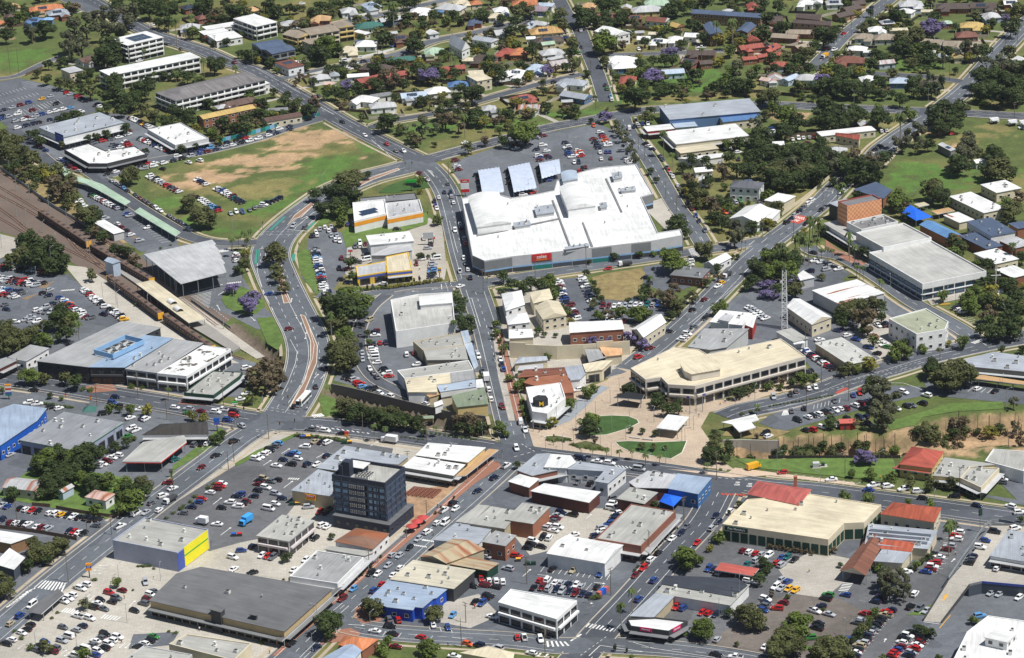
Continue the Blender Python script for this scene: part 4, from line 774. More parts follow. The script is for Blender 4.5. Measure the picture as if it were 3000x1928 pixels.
-247 -167 w;-241 -186 g;-234 -205 g;-172 -286 m;-162 -281 w;-22 -360 m;121 -258 k
@ 38
-552 690 s;-542 700 w;-529 698 b;-516 708 g;-507 719 g;-168 874 g;-161 853 g;435 576 n
@ 39
181 1752 G;428 630 k;438 633 w;451 636 s;462 643 G;-191 -42 k;-180 -37 w
@ 40
-231 1057 g;-215 1055 w ute;322 948 n;325 926 n
@ 41
-424 1484 m;-415 1487 k;643 -60 w;650 -59 k;658 -57 n
@ 42
-765 1924 k;-628 1788 m;-352 1281 k;-300 1175 w;-252 1107 r;-818 931 s;-807 914 s;-797 897 s;-787 880 l;-777 863 k
-757 829 n;-747 812 m;-737 795 n;-727 778 n;-717 760 k;-706 743 w;-696 726 w;-676 692 g;-666 675 n;-656 658 n
-646 641 n;-636 624 s;-626 607 w;426 576 o
@ 43
-70 1715 w;-197 1390 k;-452 -395 s
@ 44
297 1036 k;303 1018 w;309 1000 n
@ 45
76 1572 w;-177 899 m;458 -465 k;476 -453 w;485 -448 k;494 -445 w;503 -437 k;513 -435 g;522 -430 w ute;531 -424 w
541 -424 m;558 -414 w;567 -407 r;583 -397 w;559 -465 n;569 -460 n;570 -489 n
@ 46
-775 655 w;-227 -277 w;-149 -332 w;466 -507 k;478 -505 r;494 -497 w;514 -492 w;528 -478 g;539 -471 k
@ 47
-763 633 m;571 328 k;-210 -292 w;642 -425 k;650 -422 g;669 -415 k;634 -372 n;645 -366 w;680 -382 w
@ 48
-667 1036 w;-645 1045 w;20 1072 m;29 1077 s;623 -433 w
@ 49
45 1088 m;645 249 g
@ 50
-1044 1263 g;-1035 1246 k;-1025 1229 w;-1015 1212 n;-1005 1194 m;-996 1177 n;-986 1160 b;-946 1092 w;-937 1078 b;-929 1064 n
-719 999 k;-753 614 k;-744 150 n;-286 377 g;569 -75 b;596 -121 b;614 -161 b;624 -190 k;631 -111 r;643 -162 G
@ 51
1 1054 w;-926 1053 k;-916 1037 m;-906 1021 r;-896 1005 s
@ 52
68 1111 s;-678 -274 b;-351 -539 w;295 -91 w;301 -78 w;307 -64 w;-378 -673 s
@ 53
-388 -474 l;-419 -534 w;-414 -526 w;-409 -517 w;-404 -509 w;-399 -500 k;-356 -514 l;-364 -521 b;-408 -619 k;-401 -611 e
-409 -633 m;-389 -624 g;-379 -619 k;-407 -657 k;-396 -646 w;-377 -709 w
@ 54
683 1632 r;-392 -484 g;-386 -726 w van
@ 55
-927 196 n;-496 727 s;-489 737 w;-482 746 k;-475 756 k;-468 765 n;-545 -333 G;-673 -537 w;-665 -530 w;-659 -519 m
-653 -505 w;-645 -497 w;-465 -625 w;-468 -635 r;-473 -644 m;-482 -657 w;-312 -431 w;-384 -563 w;-361 -560 k;102 -583 n
126 -596 w;191 -634 s van;537 -746 b;747 -727 w;744 -738 g
@ 56
1106 1742 w;-236 250 w;554 228 n;-822 -202 k;-570 -305 w;-547 -314 s;-524 -326 m;-499 -333 w suv;-489 -324 w ute;-469 -336 k
-468 -349 r;-476 -368 b;-337 -422 g;-286 -445 k;146 -606 w
@ 57
-342 -493 w;-374 -542 n;-518 -730 g;-507 -709 n;-498 -691 b;-493 -681 r;-448 -697 w;-459 -717 k;-434 -714 w;-428 -704 k
-422 -695 m;-438 -676 n;-434 -669 b;-412 -677 n
@ 58
-876 154 s;-668 -292 k
@ 59
-677 -248 n
@ 60
470 1756 w ute;73 1132 k;610 993 w;631 997 m;-461 776 n
@ 61
-901 130 w;-314 284 k;-308 340 m;-302 267 n;-445 222 b;254 199 g;250 228 k;-552 -613 m;-367 -689 n'''
TREES = '''
@ d
-613 1160 30;-604 1081 40;-600 1019 46;-557 1036 56;-434 1103 61;-479 1134 47;-446 1139 47;-415 1093 47;-405 1049 40;-419 1062 33
-328 1084 54;-339 1060 33;-368 1115 54;-462 918 71;-462 889 57;-452 926 51;-452 891 44;-469 893 44;-532 897 30;-514 902 32
-541 863 25;-525 833 31;-487 839 28;-480 788 31;-441 796 50;-450 849 31;-432 743 55;-443 743 43;-408 753 55;-412 721 48
-402 797 37;-391 832 28;-333 850 50;-327 875 32;-361 813 37;-424 693 36;-441 708 30;-417 708 36;-372 646 35;-353 658 42
-345 670 36;-366 694 30;-303 620 41;-291 608 35;-282 629 41;-278 599 35;-275 658 30;-482 669 36;-473 676 36;-491 672 24
-507 610 35;-501 595 29;-519 634 18;-449 601 23;-442 606 23;-431 614 26;-411 629 29;-344 547 26;-330 561 20;-382 555 17
-595 1150 27;-622 1172 31;-328 968 26;-293 892 38;-307 914 25;-285 1104 47;-273 1088 40;-260 1103 34;-223 1096 40;-210 1095 33
-227 1066 40;-131 1024 43;-112 1032 36;-80 1034 40;-57 1042 33;-22 1021 39;-136 936 45;-102 902 51;-211 871 57;-194 904 38
-220 904 38;-100 954 35;-144 814 40;-119 837 31;-128 848 25;-97 800 43;-74 807 37;-75 772 28;-112 748 36;-141 747 43
-162 729 42;-187 726 36;-177 712 36;-197 728 30;-214 786 24;-67 786 31;-53 783 37;-18 813 31;-7 789 37;-1 762 37
-14 839 31;-34 685 54;-28 721 30;-47 732 30;-70 633 35;-30 607 50;-126 601 50;-132 595 35;-5 571 23;-2 527 31
-258 745 27;-214 659 42;-241 735 24;-267 696 36;-267 652 36;-231 684 30;-238 966 32;-235 1038 26;-159 728 24;-120 710 24
12 948 39;3 1013 33;-18 892 19;-98 728 24;-60 668 30;2 620 29;-152 1099 23;-80 1107 17;-187 1106 40;-204 1115 34
-105 1103 40;-114 1099 40;-23 772 24;-226 849 25;-270 867 22;100 998 59;98 978 39;30 1068 33;70 1016 29;36 857 38
21 816 31;28 804 25;82 851 38;129 1044 53;141 1039 46;147 989 46;215 1021 53;204 1011 39;250 1037 46;235 1031 40
229 944 39;150 920 32;187 805 37;174 808 31;196 803 37;213 876 28;157 708 39;144 642 65;137 660 36;159 617 26
157 593 23;94 599 16;12 541 40;259 691 42;269 680 48;235 687 36;218 740 36;212 788 28;281 733 24;319 966 39
238 894 35;281 635 24;268 494 51;261 483 34;264 456 39;245 485 34;252 432 44;230 440 33;191 438 33;206 434 28
48 646 30;46 741 24;18 749 24;183 885 19;310 898 44;323 1034 33;173 1053 26;19 995 39;26 962 32;287 1011 26
127 982 46;116 980 39;338 1015 39;331 914 45;375 857 63;393 902 32;364 839 34;336 783 37;346 750 33;471 946 48
481 928 26;486 928 22;481 965 32;440 924 32;455 904 25;461 806 50;487 808 43;485 779 37;511 799 31;549 782 43
509 729 21;595 870 44;606 897 38;572 693 60;531 671 54;544 646 72;559 632 65;521 616 53;536 596 64;556 603 53
531 644 47;516 644 35;450 647 47;468 641 47;430 614 38;426 647 24;399 654 48;382 651 54;367 660 60;354 669 48
379 703 42;417 687 36;416 754 37;311 541 46;292 514 46;344 568 64;347 534 57;334 538 46;358 541 52;376 558 52
396 539 58;363 590 35;456 531 57;468 539 63;483 555 52;455 507 45;469 516 46;437 456 33;496 400 50;500 390 44
301 416 61;318 445 44;288 419 50;326 426 44;338 415 39;385 412 38;306 533 28;517 939 38;427 798 31;308 758 30
326 765 24;329 474 34;409 949 26;431 775 31;446 982 26;536 906 25;569 891 16;342 393 49;277 450 43;286 413 36
292 438 50;272 439 38;318 417 38;-462 263 47;-468 258 42;-443 216 62;-450 200 57;-431 204 57;-425 193 41;-435 189 41
-408 62 39;-408 40 44;-255 167 25;-192 374 33;-174 361 54;-155 357 43;-166 332 43;-170 321 37;-185 324 40;-142 437 22
-149 171 30;-84 189 18;-77 192 10;-71 193 13;-158 36 64;-147 19 63;-46 51 32;-45 34 29;-41 -6 41;-6 115 30
1 98 25;-9 80 20;12 88 25;19 95 30;27 88 30;40 79 24;71 126 17;77 97 17;78 69 24;82 53 19
98 165 20;123 169 18;75 159 11;122 64 29;120 49 19;106 51 14;159 242 29;165 252 31;169 218 26;168 240 26
148 416 19;152 390 16;186 342 38;180 345 27;203 368 32;202 313 21;206 237 36;203 257 31;234 397 38;247 384 44
260 387 38;180 416 28;208 409 27;210 159 10;214 156 13;192 121 22;178 84 20;227 109 40;232 94 40;220 74 34
216 70 24;141 5 22;253 326 19;219 311 21;211 309 21;250 237 21;299 209 26;266 130 40;257 116 45;246 125 35
262 115 30;241 53 29;426 283 45;346 311 24;358 371 60;368 364 49;350 371 44;369 354 32;358 354 38;344 354 27
455 372 49;500 352 43;480 363 32;472 110 30;327 -3 33;290 -14 28;300 -24 33;290 -35 28;325 -23 24;286 -18 19
422 48 24;428 51 29;436 64 29;443 70 24;444 46 29;451 43 29;417 -46 28;448 18 34;451 4 34;440 -16 33
447 -24 28;434 -41 33;438 -58 38;427 -53 28;418 10 19;331 143 28;329 149 23;335 135 20;328 357 22;293 -2 24
292 375 37;267 355 48;276 397 44;309 359 52;311 384 40;319 385 44;297 358 42;285 347 48;277 343 48;-422 2 29
-397 12 34;-404 11 24;-374 -103 32;-394 -120 13;-437 -105 13;-331 -157 14;-244 -233 22;-240 -224 20;-371 -256 35;-365 -272 43
-380 -280 34;-371 -283 34;-349 -261 39;-340 -271 48;-337 -252 26;-348 -280 39;-355 -292 38;-361 -303 34;-365 -315 38;-351 -303 26
-325 -240 22;-317 -232 22;-334 -320 38;-304 -335 34;-293 -335 29;-365 -326 30;-357 -314 21;-396 -325 25;-131 -200 40;-121 -203 36
-111 -211 35;-99 -216 35;-90 -215 35;-80 -204 33;-81 -220 31;-139 -159 27;-46 -234 26;-38 -235 26;-29 -234 26;-35 -33 9
-16 -24 14;-128 -7 17;-75 -233 15;-57 -224 11;-48 -229 11;30 -68 22;59 -248 35;65 -227 22;93 -242 12;102 -246 13
112 -252 14;23 -20 19;28 -23 12;96 -164 25;92 -164 18;100 -166 16;118 -185 24;119 -196 24;124 -212 26;130 -210 26
134 -209 18;116 -192 18;135 -192 16;0 -305 15;184 -182 24;189 -177 22;200 -166 18;159 -256 14;174 -248 10;170 -269 17
152 -303 30;158 -301 26;168 -302 26;150 -310 21;156 -311 21;163 -311 17;186 -283 21;38 -25 10;231 -161 20;305 -51 23
337 -87 23;350 -149 36;355 -156 36;254 -246 24;254 -252 20;209 -276 24;220 -285 30;225 -276 26;234 -270 22;246 -269 22
252 -272 22;260 -270 19;278 -275 22;420 -78 32;415 -69 28;429 -73 28;417 -105 18;434 -107 18;405 -65 28;412 -76 23
432 -75 37;214 -270 17;237 -278 26;-295 -343 25;-343 -418 20;-365 -458 24;-352 -447 20;-374 -487 20;-373 -327 21;-395 -329 25
-135 -581 42;-139 -561 23;-131 -565 23;-142 -421 12;-173 -456 16;-176 -458 12;-169 -490 9;-174 -489 6;-50 -356 6;-64 -383 6
-111 -473 6;-117 -485 6;-123 -496 6;-128 -508 5;-138 -588 7;-142 -597 5;-97 -559 7;-60 -372 5;-104 -456 6;102 -394 20
167 -394 14;145 -576 17;176 -508 23;175 -516 19;170 -528 23;175 -498 20;89 -483 6;85 -490 6;82 -496 6;118 -427 4
113 -438 4;108 -446 4;95 -470 5;159 -406 8;322 -449 18;297 -498 14;291 -503 12;327 -538 15;338 -519 14;231 -616 18
226 -622 13;239 -601 13;271 -614 20;275 -616 18;280 -618 18;179 -505 16;231 -503 10;374 -440 12;352 -525 6
@ l
-597 1114 40;-449 703 24;-314 594 35;-306 583 23;-543 1166 31;-372 1007 39;-65 1020 33;-202 910 61;120 869 70;132 897 38
199 952 32;20 530 63;30 562 40;250 711 42;289 765 27;264 835 37;232 489 28;473 804 43;368 746 36;291 604 41
302 558 58;433 565 40;405 601 23;424 1026 26;-396 284 26;-396 49 34;-166 319 32;-163 295 29;-88 410 27;-69 287 29
-146 135 30;-147 54 59;-137 45 54;-50 79 24;-14 3 19;8 95 25;35 99 35;39 69 29;46 42 14;50 26 22
77 12 26;97 12 31;114 1 41;136 173 15;146 177 19;151 126 55;161 133 30;183 12 29;189 22 29;242 93 50
254 92 50;382 278 53;486 270 29;407 10 38;406 -9 38;417 19 39;-415 2 34;-415 -86 37;-384 -125 10;-339 -156 22
-321 -164 25;-222 -150 27;-376 -272 48;-358 -267 39;-340 -310 38;-324 -310 34;-308 -326 38;-147 -21 43;-29 -114 10;-12 -237 26
-14 -223 18;-9 -241 17;-14 -15 19;-11 -33 14;-8 -59 23;-4 -123 18;-126 -27 16;29 -78 18;66 -156 22;59 -163 22
62 -168 22;46 -191 27;42 -194 20;27 -226 20;60 -233 37;57 -225 18;6 -140 23;3 -148 23;6 -175 13;6 -190 16
7 -202 13;209 -166 18;176 -274 13;214 -162 18;222 -166 16;240 -161 32;252 -150 20;290 -136 23;298 -132 20;330 -107 41
324 -113 32;351 -96 21;386 -91 30;297 -167 27;259 -347 17;273 -353 25;287 -362 27;-300 -359 46;-327 -360 25;-296 -488 19
-346 -582 13;-306 -600 22;-67 -614 30;-67 -623 26;-95 -594 17;-99 -609 22;-97 -614 15;121 -497 45;118 -484 32;126 -492 28
147 -454 24;124 -607 37;128 -597 26;120 -603 22;111 -601 11;73 -631 9;285 -513 19;258 -513 18;189 -604 39;185 -610 30
192 -614 26;246 -583 17;241 -593 15;188 -550 11;211 -572 9;248 -391 25;265 -398 24;295 -403 16;311 -409 20;312 -600 17
243 -648 13;280 -651 13
@ e
-515 1011 59;-503 1028 60;-568 1017 49;-486 1078 54;-459 1059 74;-455 1008 66;-477 1013 53;-513 954 58;-497 934 58;-506 923 45
-499 1068 47;-453 1075 40;-81 673 33;-88 572 46;-76 581 29;118 570 26;122 550 26;125 528 26;128 498 28;130 472 25
134 447 28;262 732 49;267 534 40;163 963 39;499 759 37;533 783 50;542 720 42;553 682 66;410 455 45;426 472 51
426 451 39;467 405 61;480 461 34;459 386 49;329 391 51;294 420 38;294 385 50;306 431 39;214 189 52;211 196 26
297 -209 49;308 -178 27;304 -220 44;294 -215 40;295 -253 48;295 -262 35;304 -228 26;329 -266 24;406 -226 20;404 -244 22
260 -547 38;257 -536 31;267 -538 31;270 -553 34;259 -561 30;269 -563 27
@ o
-349 1073 47;-507 811 34;-495 805 34;-467 767 43;-400 694 36;-384 662 42;-476 585 22;-540 592 52;-527 576 52;-530 543 52
-515 542 46;-500 518 46;-519 522 40;-145 956 45;-70 695 24;-154 643 22;-38 510 31;23 1038 40;38 1036 40;76 972 39
84 894 35;81 802 37;118 813 34;142 713 36;281 586 29;74 1021 39;345 793 49;465 842 50;480 853 50;577 773 43
485 414 33;617 945 52;291 632 53;-494 487 34;-483 489 34;-467 483 39;-450 462 28;-444 387 38;-442 379 27;-429 362 30
-416 330 48;-413 356 27;-481 497 28;-486 443 22;-387 454 45;-390 446 33;-319 357 41;-300 308 53;-293 306 43;-309 335 32
-465 212 46;-475 209 36;-412 312 16;-393 167 28;-413 90 20;-421 36 29;-398 33 34;-250 174 36;-453 30 39;-170 415 33
-162 382 60;-153 422 39;-220 189 51;-218 159 30;-215 140 33;-209 112 27;-153 8 38;74 40 24;185 158 43;140 45 29
149 16 38;163 45 29;188 315 43;257 47 39;285 90 17;419 299 51;488 347 60;487 236 42;479 223 31;318 -3 43
308 -4 38;295 -8 38;303 364 52;276 376 52;263 364 51;-449 6 43;-438 2 43;-428 6 43;-443 -18 43;-433 -13 38
-448 -21 28;-403 -88 25;-385 -91 28;-293 -324 34;-151 -57 47;-144 -54 45;-148 -81 51;-142 -85 42;-147 -90 32;-147 -166 31
-140 -185 36;-132 -176 45;-121 -183 40;-112 -193 40;-103 -200 36;-93 -192 31;100 -277 15;109 -280 15;118 -280 11;10 -212 12
194 -172 18;160 -272 22;157 -286 21;283 -138 27;277 -142 23;311 -76 26;355 -181 49;366 -174 54;375 -173 45;376 -141 27
360 -187 36;380 -170 27;227 -297 38;273 -271 26;293 -284 19;330 -286 39;327 -274 26;340 -280 30;333 -291 26;301 -371 23
315 -378 29;332 -377 25;220 -293 26;251 -281 26;-365 -426 32;-358 -442 32;-364 -446 28;-353 -437 32;-347 -428 32;-380 -480 28
-376 -500 31;-315 -521 19;-334 -588 23;-106 -554 36;-112 -543 23;-102 -552 23;-63 -564 28;158 -592 41;153 -582 26;161 -598 30
146 -619 10;180 -632 41;173 -639 40;184 -636 33;171 -648 33;204 -648 44;213 -646 40;206 -658 44;199 -650 29;217 -650 29
233 -611 22
@ b
-120 1004 29;-127 758 58;-63 597 47;-49 589 41;-20 534 28;-208 677 42;356 401 55;369 389 55;-452 409 61;-458 408 38
-504 493 22;-319 386 27;86 11 24;131 53 34;146 50 39;161 266 21;184 376 33;202 278 32;221 390 38;191 99 22
143 32 39;377 273 32;387 278 32;499 280 32;308 -42 52;310 -50 38;417 -33 38;-222 -109 41;-219 -124 27;-249 -225 12
-216 -85 37;-208 -105 51;-202 -114 41;-211 -127 46;-203 -86 32;-205 -133 32;-42 -228 40;-35 -210 44;-30 -229 35;63 -259 11
125 -191 18;193 -266 13;224 -157 18;272 -250 20;256 -299 21;337 -258 26;353 -273 26;358 -254 20;406 -249 22;405 -267 22
-145 -370 12;177 -545 10;184 -467 10;187 -468 10;190 -470 10;194 -471 10;197 -473 10;200 -474 10;203 -476 10;206 -477 10
209 -478 10;213 -480 10;228 -479 16;338 -515 6
@ j
-84 773 52;-176 763 34;194 834 47;170 740 49;110 601 38;52 790 34;504 875 67;357 711 36;602 941 26;-238 62 44
-236 89 34;-257 117 30;229 70 29;230 51 24;236 69 29;257 78 30;236 48 24;105 -46 33;98 -40 24;113 -62 28
70 -47 23;84 -46 16;272 -323 32;267 -323 21;277 -324 21
@ y
159 712 21;248 798 31;278 882 28;31 771 28;257 889 38;531 775 31;612 946 38;426 989 23;432 986 19;-251 220 18
-87 386 14;-111 115 10;-107 116 10;-104 117 10;-101 118 10;-97 119 10;-94 120 10;-90 121 10;-87 122 10;-84 123 10
-80 124 10;-77 125 10;-74 126 10;-70 127 10;-67 128 10;-64 129 10;52 5 17;204 230 7;229 220 6;232 217 6
236 220 6;194 313 11;192 324 10;283 215 20;-307 -165 25;-268 -181 22;-258 -187 22;28 -224 24;301 -132 32;374 -84 16
139 -468 14
@ s
-103 679 21;-157 1060 20;79 620 18;409 778 24;381 784 18;391 782 21;521 611 35;514 615 29;-341 97 20;-337 251 10
-328 260 8;-454 142 15;-99 418 19;-55 450 11;-138 114 13;-134 114 13;-130 114 13;-126 114 13;-122 115 13;-118 115 13
-115 115 13;-362 -106 18;-368 -103 14;-332 -239 20;-313 -216 18;-323 -235 17;-329 -90 18;-317 -104 12;-243 -318 13;-240 -311 10
-327 -102 18;-410 -126 10;-408 -127 10;-405 -128 10;-403 -129 10;-400 -130 10;-398 -131 10;-395 -132 10;-393 -134 10;-390 -134 10
-388 -136 10;-385 -137 10;-383 -138 10;-380 -139 10;-378 -140 10;-375 -141 10;-373 -142 10;-123 -24 14;-179 -221 13;-176 -222 13
-173 -223 13;-170 -224 13;-167 -225 13;-164 -226 13;-161 -227 13;-158 -229 13;-155 -230 13;-152 -231 13;-149 -232 13;-146 -233 13
-143 -234 13;-140 -235 13;-137 -236 13;-151 -181 10;-148 -183 10;-145 -184 10;-142 -186 10;-139 -187 10;-136 -189 10;-133 -190 10
-130 -192 10;-127 -193 10;-124 -195 10;-104 -228 6;-100 -229 6;-97 -231 6;-93 -232 6;-90 -233 6;-86 -235 6;-83 -236 6
-79 -238 6;-76 -239 6;-69 -227 8;-65 -229 8;-62 -230 8;-58 -232 8;-54 -234 8;-51 -236 8;-47 -237 8;-44 -239 8
-40 -241 8;-36 -243 8;-33 -244 8;195 -280 17;185 -214 11;193 -210 11;199 -206 11;147 -319 8;159 -322 8;25 -250 10
27 -252 10;30 -254 10;33 -251 10;35 -253 10;38 -255 10;40 -251 10;43 -253 10;45 -262 10;47 -264 9;49 -267 9
52 -265 9;54 -267 9;56 -270 9;58 -267 9;61 -270 9;63 -272 9;65 -270 9;67 -272 9;69 -275 9;72 -273 9
366 -91 14;210 -199 7;213 -198 7;216 -197 7;219 -196 7;222 -195 7;225 -194 7;229 -193 7;232 -192 7;235 -191 7
238 -190 7;241 -189 7;244 -188 7;247 -187 7;250 -186 7;253 -185 7;257 -184 7;260 -183 7;263 -182 7;-252 -334 12
-255 -343 12;-260 -351 12;-262 -356 12;-267 -363 10;-271 -372 10;-314 -475 12;-318 -562 10;-284 -494 6;-361 -553 11;-355 -565 11
-284 -454 8;-282 -454 8;-280 -455 8;-277 -455 8;-275 -455 8;-272 -459 8;-251 -562 8;-246 -565 8;-327 -487 10;-335 -526 8
-338 -534 8;-49 -615 18;-184 -586 11;51 -538 15;54 -537 15;75 -570 6;281 -510 14
@ c
474 702 15;478 697 15;488 687 15;486 694 13;419 664 21;-141 119 7;-132 114 7;-127 113 7;-115 116 7;-104 123 7
-100 127 7;-94 128 7;-89 127 7;-84 130 7;62 -619 7;70 -622 5
@ p
-389 983 40;-373 1020 33;-397 801 25;-370 780 31;-344 837 28;-304 801 28;-350 790 25;-422 925 16;-100 941 33;-58 822 28
-69 815 25;-53 813 25;-42 568 32;-5 602 25;-20 584 20;-128 996 47;57 970 33;88 788 25;124 736 24;165 474 34
253 886 36;270 863 45;171 431 22;230 816 22;385 692 30;410 467 46;-384 0 29;-264 219 23;-254 236 24;-249 247 21
-250 223 21;-260 236 18;-248 132 23;-267 239 16;-160 -4 29;-51 -21 22;127 64 25;324 294 27;329 293 30;328 287 24
286 196 31;293 192 31;288 189 26;295 194 23;253 126 30;255 114 30;272 153 31;267 142 31;275 141 31;287 142 28
278 132 28;250 115 28;318 153 28;317 139 25;319 118 28;296 138 18;300 133 18;291 141 15;318 94 15;323 86 17
321 94 14;335 64 11;336 57 12;464 113 25;-292 -134 14;-115 -239 18;-106 -238 15;-65 -234 11;81 -296 11;91 -296 11
101 -308 12;112 -309 9;60 -288 9;51 -285 9;71 -292 9;148 -328 10;198 -215 11;77 -563 23;68 -587 25;312 -491 30
316 -465 20'''
